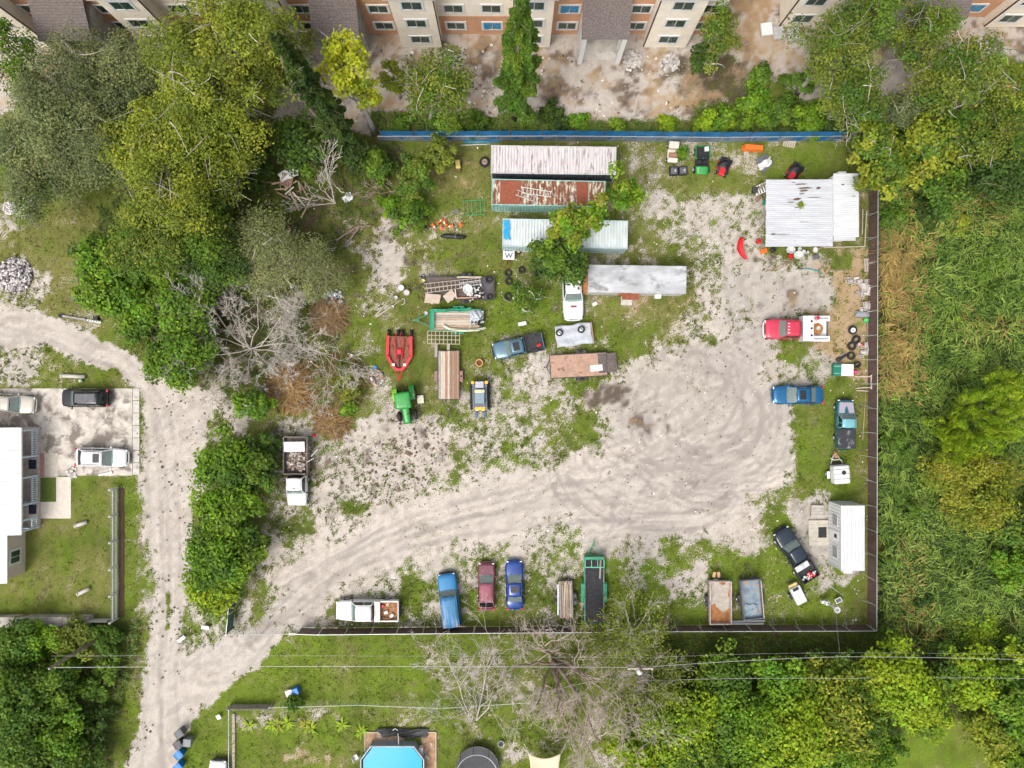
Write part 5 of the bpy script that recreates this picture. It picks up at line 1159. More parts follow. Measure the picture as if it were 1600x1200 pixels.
blades('undergrowth', 'weeds and long grass along the back of the blue fence', 2300, [(580,184),(760,186),(850,176),(900,196),(1080,196),(1100,165),(1330,165),(1330,207),(580,207)], undercol, .4, .9, .05, 10, .6, cat='undergrowth')
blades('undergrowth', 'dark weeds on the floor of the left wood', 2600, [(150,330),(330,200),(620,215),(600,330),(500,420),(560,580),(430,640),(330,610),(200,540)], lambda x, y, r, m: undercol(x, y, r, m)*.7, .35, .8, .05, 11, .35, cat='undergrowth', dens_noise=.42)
blades('undergrowth', 'creeping weeds under the upper right wood', 3000, [(1375,180),(1640,170),(1640,330),(1375,330),(1335,240)], undercol, .5, 1.0, .06, 12, 1.0, cat='undergrowth', dens_noise=.3)
def drycol(x, y, r, m):
    t = r.uniform(0, 1, (m, 1)); return (np.array([.30, .17, .06])*(1-t)+np.array([.46, .31, .13])*t)*r.uniform(.6, 1.2, (m, 1))
def heap_blades(label, px, py, rpx, h, n, colf, seed, name='brush_heap'):
    r = np.random.default_rng(seed); cx, cy = W(px, py); rad = rpx*CAM_H/FPX; root = thing(name, label, 'brush heap', (cx, cy, 0))
    d = r.normal(size=(n, 2)); rr = rad*np.sqrt(r.uniform(0, 1, n)); d = unit(d)*rr[:, None]; z = h*(1-(rr/rad)**2)*r.uniform(.4, 1, n)
    a = r.uniform(0, 2*PI, n); L = r.uniform(.4, 1.2, n); w = r.uniform(.02, .06, n); dx, dy = np.cos(a), np.sin(a)
    p0 = np.stack([d[:, 0], d[:, 1], z+.05], -1); p1 = p0+np.stack([dx*L, dy*L, r.uniform(-.3, .3, n)*L], -1); p1[:, 2] = np.maximum(p1[:, 2], .03)
    s = np.stack([-dy*w, dx*w, np.zeros(n)], -1); up = np.array([0, 0, .03])
    V = np.stack([p0+s, p0-s, p1-s*.5+up, p1+s*.5+up], 1)
    obm('dry_stems', raw_mesh('dry_stems', V, 4, FOL, colf(d[:, 0], d[:, 1], r, n)), root)
    mb = MB()
    for _ in range(40):
        q = r.uniform(-.7, .7, 2)*rad; b = r.uniform(0, 2*PI); l = r.uniform(.5, 1.4); zz = h*r.uniform(.3, .9)
        mb.tube([(q[0], q[1], zz), (q[0]+math.cos(b)*l, q[1]+math.sin(b)*l, zz+r.uniform(-.3, .2))], [.035, .015], 4)
    mb.build('stick', DEADB, root)
    return root
heap_blades('orange brown heap of dry cut brush below the dead tree', 458, 606, 34, 1.1, 2600, drycol, 1)
heap_blades('olive and rust coloured brush heap beside the red mower', 530, 600, 42, 1.3, 3600, lambda x, y, r, m: np.where((r.uniform(size=m) < .5)[:, None], drycol(x, y, r, m)*.7, undercol(x, y, r, m)), 2)
TR('shrub', 'olive and amber bush growing out of the brush heap beside the mower', 540, 598, 1.8, 34, 'olive', 'bush', seed=330, cat='shrub', pal2='amber', gap=.25)
TR('shrub', 'bright weeds on the lower side of the brush heap beside the tractor', 545, 632, 1.0, 22, 'bright', 'bush', seed=331, cat='shrub', gap=.2)
heap_blades('small grey brown heap of twigs below the sage oak', 515, 495, 24, .7, 1300, lambda x, y, r, m: drycol(x, y, r, m)*.8+.03, 3)
heap_blades('rusty cuttings heap above the white dump truck', 520, 655, 24, .6, 1200, lambda x, y, r, m: drycol(x, y, r, m)*.8, 4)
# ------------------------------------------------------------------ vehicles
CARGLASS = glass_mat('car_glass', (.80, .98, .92), .48, .08)  # pale base colour also stands in for sky reflected in the glass
DARKGL = glass_mat('car_glass_dark', (.05, .065, .07), .85, .05)
INTER = M('interior', (.10, .10, .10), .8, var=.3, scale=6)
SEATM = M('seat_cloth', (.23, .22, .21), .85, var=.2, scale=8)
TRIM = M('black_trim', (.025, .026, .028), .5, var=.2)
CHROME = M('chrome', (.62, .62, .63), .2, .9, var=.1)
RIM = M('wheel_rim', (.48, .48, .49), .35, .7, var=.15)
LAMPW = M('lamp_clear', (.75, .76, .74), .15, var=.05, coat=.5)
LAMPR = M('lamp_red', (.42, .012, .012), .2, var=.1, coat=.5)
def paint(key, col, rough=.28, dirt=None, var=.05, metal=.15, scale=1.5, stretch=None):
    return M(key, col, rough, metal, var, scale, dirt, coat=.6 if rough < .4 else .1, stretch=stretch)
_whm = {}
def wheel(parent, x, y, r=.34, w=.22, rim=None):
    k = (round(r, 2), round(w, 2))
    if k not in _whm:
        t = MB(); t.lathe([(r*.60, -w/2), (r*.9, -w/2), (r, -w*.3), (r, w*.3), (r*.9, w/2), (r*.60, w/2)], 18, axis='y')
        q = MB(); q.lathe([(0, -w*.36), (r*.2, -w*.40), (r*.58, -w*.30), (r*.61, -w*.47), (r*.61, w*.47), (r*.58, w*.30), (r*.2, w*.40), (0, w*.36)], 14, axis='y')
        _whm[k] = (t.mesh('wheel', RUB, True), q.mesh('rim', RIM, False))
    o = obm('wheel', _whm[k][0], parent, (x, y, r)); obm('rim', _whm[k][1], o); return o
def loft_body(L, Wd, stations, rnd=1.0):
    """stations: (t from front 0..1, width factor, z top); returns mesh builder of a closed body shell"""
    mb = MB(); rows = []
    for (t, f, zt) in stations:
        x = L/2-t*L; w = Wd/2*(1-(1-f)*rnd); lo = .24 if .06 < t < .94 else .32
        half = [(.80*w, lo), (.96*w, lo+.06), (1.0*w, lo+.28), (.985*w, max(lo+.30, zt-.14)), (.93*w, zt-.04), (.80*w, zt), (.42*w, zt+.022), (0, zt+.03)]
        ring = [(x, y, z) for y, z in half]+[(x, -y, z) for y, z in reversed(half[:-1])]
        rows.append(ring)
    n = len(rows[0]); vs = [p for r in rows for p in r]; fs = []
    for i in range(len(rows)-1):
        for j in range(n-1): fs.append((i*n+j, i*n+j+1, (i+1)*n+j+1, (i+1)*n+j))
        fs.append((i*n+n-1, i*n, (i+1)*n, (i+1)*n+n-1))
    fs.append(tuple(range(n-1, -1, -1))); fs.append(tuple((len(rows)-1)*n+j for j in range(n)))
    return mb.add(vs, fs)
KINDS_ = dict(
 sedan=dict(h=.27, w=.43, r=.70, b=.84), hatch=dict(h=.25, w=.40, r=.80, b=.93), suv=dict(h=.24, w=.36, r=.90, b=.975), boxy=dict(h=.30, w=.385, r=.955, b=.985),
 crew=dict(h=.255, w=.345, r=.585, b=.61), reg=dict(h=.30, w=.40, r=.50, b=.525), ext=dict(h=.29, w=.385, r=.555, b=.58), cab=dict(h=.38, w=.52, r=.90, b=.96))
def car(name, label, cat, px, py, ang, L, Wd, H, kind, pm, roofm=None, hoodm=None, rnd=1.0, sunroof=False, rails=False, bedm=None, bedfloor=None, toolbox=False, group=None, dx=0, glass=None, tailred=True, chromeb=False, zref=.9, noserim=None, bed=True, cover=None, doorglass=None):
    """ang: heading of the nose in degrees, 0 = right in the photo, 90 = up"""
    K = KINDS_[kind]; root = thing(name, label, cat, (*W(px, py, zref), 0), R(ang), group); roofm = roofm or pm; glass = glass or CARGLASS
    zb = H*.615 if kind not in ('boxy',) else H*.58; pick = kind in ('crew', 'reg', 'ext', 'cab')
    X = lambda t: L/2-t*L
    st = [(0, .70, zb*.70), (.012, .80, zb*.80), (.035, .88, zb*.86), (.08, .945, zb*.90), (.16, .985, zb*.94), (K['h']-.02, 1, zb*.99), (K['h']+.03, 1, zb)]
    if pick: st += [(K['b'], 1, zb)]
    else: st += [(K['r'], 1, zb), (min(K['b'], .95), .98, zb*1.0), (.965, .93, zb*.97), (.988, .86, zb*.90), (1, .76, zb*.72)]
    body = loft_body(L, Wd, st, rnd).build('body', pm, root, smooth=True)
    if hoodm:
        mb = MB(); mb.grid(lambda u, v: (X(.05)+(X(K['h']-.02)-X(.05))*u, (v-.5)*Wd*(.74+.1*u), zb*(.885+.095*u)+.035), 4, 4); mb.build('hood', hoodm, root)
    else:
        mb = MB(); 
        for s in (-1, 1): mb.tube([(X(.05), s*Wd*.30, zb*.86+.035), (X(.15), s*Wd*.33, zb*.93+.02), (X(K['h']-.015), s*Wd*.36, zb*.985+.018)], .012, 4)
        mb.build('hood_crease', TRIM if False else pm, root)
    wb, wr = Wd/2*.90, Wd/2*(.74 if kind != 'boxy' else .84); zr = H
    xb, xt, xr, xe = X(K['h']), X(K['w']), X(K['r']), X(K['b']); z0 = zb+.012
    # roof panel with crown, pillars
    mb = MB(); mb.grid(lambda u, v: (xt+(xr-xt)*u+.05*math.cos((v-.5)*PI)*(1-2*u), (v-.5)*2*wr, zr-.05*(2*v-1)**2-.04*(2*u-1)**2), 6, 6); rf = mb.build('roof', roofm, root, smooth=True, solid=.03)
    pil = lambda pth, r_, n_=4: MB().tube(pth, r_, n_).build('pillar', roofm, root)
    for s in (-1, 1):
        pil([(xb-.02, s*wb*.97, z0), (xt, s*wr*1.0, zr-.07)], .045); pil([(xe+.03, s*wb*.96, z0), (xr, s*wr, zr-.07)], .06)
        nb = (1 if kind == 'reg' or kind == 'cab' else 2)
        for q in range(1, nb+ (1 if kind in ('suv', 'boxy') else 0)):
            t = q/(nb+(1 if kind in ('suv', 'boxy') else 0)); pil([(xb*.7+xt*.3+(xe-xb)*t, s*wb, z0), (xt+(xr-xt)*t, s*wr, zr-.06)], .04)
        MB().tube([(xt, s*wr*1.005, zr-.06), ((xt+xr)/2, s*wr*1.01, zr-.045), (xr, s*wr*1.005, zr-.06)], .03, 4).build('drip_rail', roofm, root)
    wsb = Wd*.05
    mb = MB(); mb.grid(lambda u, v: (xb+(xt-xb)*u+wsb*math.cos((v-.5)*PI), (v-.5)*2*(wb*.94*(1-u)+wr*.95*u), z0-.01+(zr-.06-z0)*u+.03*math.sin(PI*u)), 4, 6); mb.build('windshield', glass, root, smooth=True)
    mb = MB(); mb.grid(lambda u, v: (xe+(xr-xe)*u-wsb*.6*math.cos((v-.5)*PI), (v-.5)*2*(wb*.92*(1-u)+wr*.93*u), z0+(zr-.06-z0)*u+.02*math.sin(PI*u)), 4, 6); mb.build('rear_window', doorglass or (glass if kind in ('sedan',) else DARKGL), root, smooth=True)
    for s in (-1, 1):
        for q in range(2):
            if kind in ('reg', 'cab') and q: continue
            def pt(t, u): 
                xx0 = xb-.10+(xe+.10-xb+.10)*t; xx1 = xt-.02+(xr+.02-xt+.02)*t
                return (xx0*(1-u)+xx1*u, s*(wb*(1-u)+wr*u), z0+.01+(zr-.09-z0)*u)
            a, b = ((.03, .47), (.53, .97))[q] if kind not in ('reg', 'cab') else (.05, .95)
            mb = MB(); mb.grid(lambda u, v: pt(a+(b-a)*u, v), 2, 1); mb.build('side_window', DARKGL if doorglass is None else doorglass, root)
        mb = MB(); mb.cbox((xb-.12, s*(Wd/2+.10), zb+.1), (.12, .2, .14)); mb.build('mirror', pm if kind in ('sedan', 'hatch', 'suv') else TRIM, root, bevel=.03)
        for q in range(1 if kind in ('reg', 'cab') else 2):
            mb = MB(); xx = (xb+xt)/2-.75-q*.95; mb.box(xx-.09, xx+.09, s*Wd/2*.995-.02*s-.012, s*Wd/2*.995-.02*s+.03, zb-.19, zb-.155); mb.build('door_handle', CHROME, root)
        mb = MB(); mb.cbox((X(.018), s*Wd*.33, zb*.72), (.12, Wd*.2, .15), s*-.25); mb.build('headlight', LAMPW, root, bevel=.02)
    # interior seen through the glass
    mb = MB(); mb.box(xe+.12, xb-.15, -wb*.92, wb*.92, z0+.012, z0+.02); mb.build('cabin_floor', INTER, root)
    mb = MB(); mb.box(xb-.42, xb-.12, -wb*.88, wb*.88, z0+.022, z0+.1); db = mb.build('dashboard', INTER, root, bevel=.03)
    mb = MB(); mb.lathe([(.17, -.015), (.2, 0), (.17, .015)], 12, (xb-.52, wb*.42, z0+.16)); mb.build('steering_wheel', TRIM, db)
    rows = [xb-1.05] if kind in ('reg', 'cab') else ([xb-1.0, xb-1.75] if xb-xe > 2.0 else [xb-1.0])
    for rx in rows:
        for s in (-1, 1):
            if rx-.3 < xe+.1: continue
            mb = MB(); mb.cbox((rx, s*wb*.45, z0+.12), (.45, wb*.68, .16)); mb.cbox((rx-.26, s*wb*.45, z0+.26), (.14, wb*.64, .34), 0, 0, ry=-.25); mb.build('seat', SEATM, root, bevel=.04)
    # bumpers, grille, wheels, lights
    bmat = CHROME if chromeb else (TRIM if kind in ('suv', 'boxy', 'crew', 'ext') else pm)
    fw = Wd*.5*(1-.22*rnd)
    mb = MB(); mb.tube([(X(.028), -fw*1.08, .48), (X(-.006), -fw*.75, .48), (X(-.014), 0, .48), (X(-.006), fw*.75, .48), (X(.028), fw*1.08, .48)], .09, 6); mb.build('front_bumper', noserim or bmat, root, smooth=True)
    mb = MB(); mb.box(X(.004), X(-.004), -Wd*.22, Wd*.22, .55, zb*.72); mb.build('grille', TRIM, root)
    tr = .34 if H < 1.7 else .39
    for tx in (.165, .795):
        if not bed and tx > .5: tx = .9
        for s in (-1, 1): wheel(root, X(tx), s*(Wd/2-.10), tr, .23)
    xbk = X(1)
    if pick and kind != 'cab' and bed:
        x0, x1 = X(K['b'])-.05, X(.995); bz = zb+.02; fl = .72; th = .07
        for s in (-1, 1):
            mb = MB(); mb.grid(lambda u, v: (x0+(x1-x0)*u, s*(Wd/2*(.985+.015*math.sin(PI*v))), .45+(bz-.45)*v), 6, 3); mb.build('bed_side', pm, root, solid=th if s > 0 else -th)
            mb = MB(); mb.box(x0, x1, s*Wd/2-s*.045-.055, s*Wd/2-s*.045+.055, bz, bz+.025); mb.build('bed_rail', bedm or TRIM, root, bevel=.01)
            mb = MB(); mb.box(X(.795)-.42, X(.795)+.42, s*(Wd/2-.2)-.12, s*(Wd/2-.2)+.12, fl, fl+.2); mb.build('wheel_housing', bedfloor or TRIM, root, bevel=.03)
        mb = MB(); mb.box(x1+.02, x0, -Wd/2+.06, Wd/2-.06, fl-.04, fl); mb.build('bed_floor', bedfloor or TRIM, root)
        for q in range(7):
            mb = MB(); yy = (q-3)*.2; mb.box(x1+.1, x0-.05, yy-.035, yy+.035, fl+.001, fl+.018); mb.build('bed_rib', bedfloor or TRIM, root)
        mb = MB(); mb.box(x0-.06, x0, -Wd/2+.08, Wd/2-.08, fl, bz); mb.build('bed_front', pm, root)
        mb = MB(); mb.box(x1-.02, x1+.05, -Wd/2+.07, Wd/2-.07, .5, bz); tg = mb.build('tailgate', pm, root, bevel=.015)
        if toolbox:
            mb = MB(); mb.box(x0-.58, x0-.08, -Wd/2+.02, Wd/2-.02, bz-.12, bz+.2); mb.build('toolbox', M('toolbox_tan', (.62, .57, .52), .5), root, bevel=.02)
        if cover:
            mb = MB(); mb.box(x1+.03, x0-.03, -Wd/2+.09, Wd/2-.09, bz+.005, bz+.04); mb.build('bed_cover', cover, root, bevel=.01)
        xbk = x1
    if kind != 'cab':
        for s in (-1, 1):
            mb = MB(); mb.cbox((xbk+.03, s*Wd*(.40 if not pick else .455), zb*.86), (.16, Wd*.15 if not pick else .10, .2), s*.25); mb.build('taillight', LAMPR if tailred else LAMPW, root, bevel=.02)
        mb = MB(); mb.tube([(xbk+.06, -fw*1.08, .5), (xbk-.07, -fw*.8, .5), (xbk-.09, 0, .5), (xbk-.07, fw*.8, .5), (xbk+.06, fw*1.08, .5)], .085, 6); mb.build('rear_bumper', bmat, root, smooth=True)
    if sunroof:
        m_ = (xt+xr)/2; a, b = ((xt-.25, xt-.85) if sunroof == 1 else (xt-.15, xr+.35)); mb = MB(); mb.box(b, a, -wr*.62, wr*.62, zr-.012, zr+.045); mb.build('sunroof', M('sunroof_dark', (.018, .02, .022), .35, var=.1) if sunroof == 1 else M('roof_glass', (.10, .10, .11), .45, 0.0), root, bevel=.004)
    if rails:
        for s in (-1, 1):
            mb = MB(); mb.tube([(xt-.2, s*wr*.9, zr+.02), (xt-.25, s*wr*.9, zr+.06), (xr+.2, s*wr*.9, zr+.06), (xr+.15, s*wr*.9, zr+.02)], .02, 5); mb.build('roof_rail', TRIM, root)
    for i, wx in enumerate((-.3, .3)):
        mb = MB(); mb.tube([(xb+wsb*.7+.02, wx*Wd*.6, z0+.02), (xb-.25, wx*Wd*.6-.35, z0+.12)], .012, 4); mb.build('wiper', TRIM, root)
    return root
P_WHITE = paint('paint_white', (.70, .70, .70), .25, var=.02, metal=0)
P_WHITE2 = paint('paint_white_worn', (.68, .68, .68), .35, ((.55, .52, .48), .12, 2), metal=0)
# parked along the bottom fence
car('pickup_truck', 'white crew cab pickup with an open bed near the entrance', 'pickup', 574, 954, 180, 6.15, 2.0, 1.85, 'crew', P_WHITE, toolbox=True, bedm=P_WHITE, bedfloor=M('bed_rust', (.30, .15, .07), .85, var=.35, scale=5))
car('old_suv', 'tall faded blue suv parked third from the white pickup' if False else 'tall old blue suv with peeling roof paint', 'suv', 702, 938, 97, 5.15, 1.85, 1.85, 'boxy', paint('paint_blue_old', (.022, .17, .36), .4, ((.10, .12, .16), .2, 1.5)), roofm=paint('roof_peeling', (.05, .19, .36), .6, ((.40, .33, .33), .42, 1.4), var=.3, stretch=(.35, 2.4, 1)), rnd=.55, chromeb=False, sunroof=False)
car('maroon_car', 'faded maroon hatchback with a pink roof', 'car', 760, 917, 90, 4.5, 1.72, 1.45, 'hatch', paint('paint_maroon', (.15, .035, .05), .35, ((.30, .13, .16), .3, 1.2)), roofm=paint('roof_pink', (.27, .08, .11), .6, ((.36, .18, .20), .4, 1.5)), hoodm=paint('hood_pink', (.17, .06, .085), .55, ((.26, .14, .16), .35, 1.3)))
car('blue_car', 'dark blue sedan beside the maroon hatchback', 'car', 804, 915, 91, 4.65, 1.75, 1.42, 'sedan', paint('paint_royal', (.012, .05, .24), .25), sunroof=1)
# left driveway
car('compact_car', 'black compact car with red tail lights on the stained driveway', 'car', 131, 622, 180, 4.5, 1.78, 1.55, 'suv', paint('paint_black', (.012, .012, .014), .2), sunroof=2, rails=True)
car('white_suv', 'white suv with a dark sunroof on the driveway', 'suv', 157, 715, -1.5, 4.95, 1.88, 1.6, 'hatch', P_WHITE, sunroof=1, rails=True, rnd=1.25)
car('beige_car', 'beige sedan at the left edge of the driveway', 'car', 14, 631, -4, 4.7, 1.85, 1.45, 'sedan', paint('paint_beige', (.46, .42, .36), .25))
car('parked_car', 'white car cut off by the bottom edge beside the trash bins', 'car', 338, 1227, 88, 4.5, 1.8, 1.5, 'suv', P_WHITE)
# right side
car('blue_coupe', 'metallic blue sedan parked nose to the sand on the right', 'car', 1248, 617, 180, 4.85, 1.85, 1.45, 'sedan', paint('paint_bluemet', (.008, .115, .26), .2, metal=.4), sunroof=1)
car('pickup_truck', 'teal pickup with a faded pink hood by the right fence', 'pickup', 1322, 663, 89, 4.75, 1.78, 1.6, 'ext', paint('paint_teal', (.015, .12, .14), .3), roofm=paint('roof_teal', (.16, .40, .44), .35, ((.35, .52, .55), .3, 2)), hoodm=paint('hood_faded', (.36, .33, .40), .6, ((.48, .16, .22), .38, 1.6)), cover=paint('bedcover_black', (.035, .037, .042), .7, ((.42, .43, .46), .36, 1.1)))
car('pickup_truck', 'black pickup angled beside the cabin landing', 'pickup', 1244, 867, 122, 5.6, 1.95, 1.8, 'crew', paint('paint_navyblack', (.016, .026, .042), .2), bedfloor=TRIM, toolbox=False)
car('pickup_truck', 'steel blue pickup with a dark bed in the middle of the grass', 'pickup', 810, 541, 192, 4.95, 1.78, 1.65, 'crew', paint('paint_steel', (.075, .155, .21), .22), sunroof=1, bedfloor=TRIM, bedm=TRIM)
t = car('cab_truck', 'white double cab truck without a bed under the tree', 'truck', 895, 462, 272, 4.6, 2.0, 1.95, 'cab', P_WHITE2, doorglass=DARKGL)
mb = MB(); mb.box(-.95, -.8, -.35, .35, 1.94, 1.97); mb.build('brake_light', TRIM, t)
for s in (-1, 1):
    mb = MB(); mb.box(-3.9, -1.9, s*.42-.06, s*.42+.06, .5, .68); mb.build('chassis_rail', TRIM, t)
mb = MB(); mb.box(1.0, 1.18, -.28, .3, 1.235, 1.25); mb.build('rust_patch', C_RUST2, t)

# red service truck
t = car('service_truck', 'red service truck with a white utility bed by the orange dirt', 'truck', 1223, 514, 180, 3.4, 1.95, 1.85, 'cab', paint('paint_red', (.56, .035, .075), .3, ((.62, .14, .18), .2, 1.4)), noserim=P_WHITE2, chromeb=False)
UT = P_WHITE2
for (x0, x1, y0, y1, z0, z1, nm) in ((-2.66, -1.66, -1.22, 1.22, .6, 1.75, 'utility_body'), (-4.36, -2.68, .72, 1.24, .6, 1.45, 'side_cabinet'), (-4.36, -2.68, -1.24, -.72, .6, 1.45, 'side_cabinet')):
    mb = MB(); mb.box(x0, x1, y0, y1, z0, z1); mb.build(nm, UT, t, bevel=.03)
mb = MB(); mb.box(-4.3, -2.68, -.72, .72, .6, .78); mb.build('bed_floor', UT, t)
mb = MB(); mb.box(-4.5, -4.37, -1.2, 1.2, .45, .6); mb.build('rear_bumper', TRIM, t)
for y in (-.68, 0, .68):
    mb = MB(); mb.lathe([(0, .06), (.1, .06), (.11, 0)], 12, (-2.45, y, 1.752)); mb.build('beacon', TRIM, t)
for y in (-.45, -.15, .15, .45):
    mb = MB(); mb.cbox((-.25, y, 1.87), (.16, .07, .06)); mb.build('marker_light', LAMPW, t)
for s in (-1, 1): wheel(t, -3.3, s*.98, .39, .24)
for s in (-1, 1):
    mb = MB(); mb.cbox((-3.5, s*1.0, 1.46), (1.4, .07, .03)); mb.build('lid_handle', TRIM, t)
tx, ty = W(1277,514,.8)
o = thing('hose_reel', 'rusty orange hose coil in the bed of the red service truck', 'hose', (tx, ty, .79)); 
for k in range(4):
    mb = MB(); mb.tube([((.52-.08*k+.02*math.sin(a*3+k))*math.cos(a), (.52-.08*k)*math.sin(a), .05+.09*k+.03*math.sin(a*5+k)) for a in np.linspace(0, 2*PI, 26)], .05, 5); mb.build('coil', M('rust_hose', (.45, .21, .06), .7, var=.3, scale=6), o)
for i, (x, y, c, nm, lb) in enumerate([(1264,504,'paint_white','tool_box','white tool box in the front corner of the service bed'),(1266,522,'black_trim','tool_box','black tool case in the service bed'),(1273,498,'paint_red','fuel_can','red fuel can on the service truck side cabinet')]):
    o = thing(nm, lb, 'tool box' if i < 2 else 'fuel can', (*W(x, y, 1), .79 if i < 2 else 1.46), .2*i); MB().box(-.2, .2, -.16, .16, 0, .3).build('case', _MC[c], o, bevel=.03); MB().tube([(-.1, 0, .3), (-.08, 0, .37), (.08, 0, .37), (.1, 0, .3)], .018, 5).build('handle', TRIM, o)

# white dump truck
t = car('dump_truck', 'white cab dump truck loaded with junk beside the hedge', 'truck', 464, 765, 270, 3.0, 1.95, 1.9, 'cab', P_WHITE2, rnd=.7)
BEDW = M('bed_steel', (.20, .17, .15), .8, var=.3, scale=3, dirt=((.30, .17, .1), .3, 2))
mb = MB(); mb.box(-5.15, -1.6, -1.12, 1.12, .72, .80); mb.build('bed_floor', BEDW, t)
for s in (-1, 1):
    mb = MB(); mb.box(-5.15, -1.6, s*1.14-.04, s*1.14+.04, .72, 1.5); mb.build('bed_side', BEDW, t)
mb = MB(); mb.box(-1.66, -1.58, -1.09, 1.09, .81, 1.75); mb.build('headboard', BEDW, t)
mb = MB(); mb.box(-5.2, -5.12, -1.09, 1.09, .81, 1.5); mb.build('tailgate', BEDW, t)
mb = MB(); mb.box(-5.1, -1.5, -.45, .45, .5, .7); mb.build('chassis', TRIM, t)
for s in (-1, 1):
    wheel(t, -3.9, s*.95, .42, .28)
mb = MB(); mb.box(-.35, -.2, -.1, .1, 1.9, 1.96); mb.build('roof_light', LAMPR, t)
junk_c = W(464,707,1.2)
o = thing('white_board', 'white sheet lying on the load of the dump truck', 'board', (*W(460,698,1.6), 1.62), R(1)); MB().box(-1.0, 1.0, -.48, .48, 0, .05).build('sheet', WHITEP, o, bevel=.01)
o = thing('junk_load', 'heap of broken branches and scrap in the dump truck bed', 'junk', (*W(464,716,1.2), .81), 0)
r_ = np.random.default_rng(4); mb = MB()
for _ in range(130):
    q = r_.uniform(-1, 1, 2)*np.array([.85, 1.25]); a = r_.uniform(0, PI); l = r_.uniform(.2, .7); z = .15+.5*r_.uniform()*(1-abs(q[0])*.4)
    mb.tube([(q[0], q[1], z), (q[0]+math.cos(a)*l, q[1]+math.sin(a)*l, z+r_.uniform(-.1, .2))], r_.uniform(.012, .04), 4)
mb.build('sticks', DEADB, o)
mb = MB()
for _ in range(40):
    q = r_.uniform(-1, 1, 2)*np.array([.8, 1.2]); mb.cbox((q[0], q[1], .25+.35*r_.uniform()), tuple(r_.uniform(.08, .35, 3)), r_.uniform(0, 3), 0, r_.uniform(-.5, .5), r_.uniform(-.5, .5))
mb.build('scrap', M('scrap_mix', (.46, .40, .36), .8, var=.5, scale=3), o)
mb = MB(); mb.grid(lambda u, v: ((u-.5)*1.95, (v-.5)*2.9, .02+.3*math.sin(PI*u)*math.sin(PI*v)), 6, 6); mb.build('heap', M('heap_soil', (.16, .12, .1), .95, var=.4, scale=5), o)
for i, (a, b) in enumerate([((486,713),(497,702)),((480,722),(491,716))]):
    p, q = W(*a, 1.5), W(*b, 1.5); o = MB().tube([(0, 0, 0), (q[0]-p[0], q[1]-p[1], .1)], .03, 5).build('loose_pole', WHITEP, None, (*p, 1.56)); tag(o, ('longer' if i == 0 else 'shorter')+' white pole sticking out of the dump truck load', 'pole')

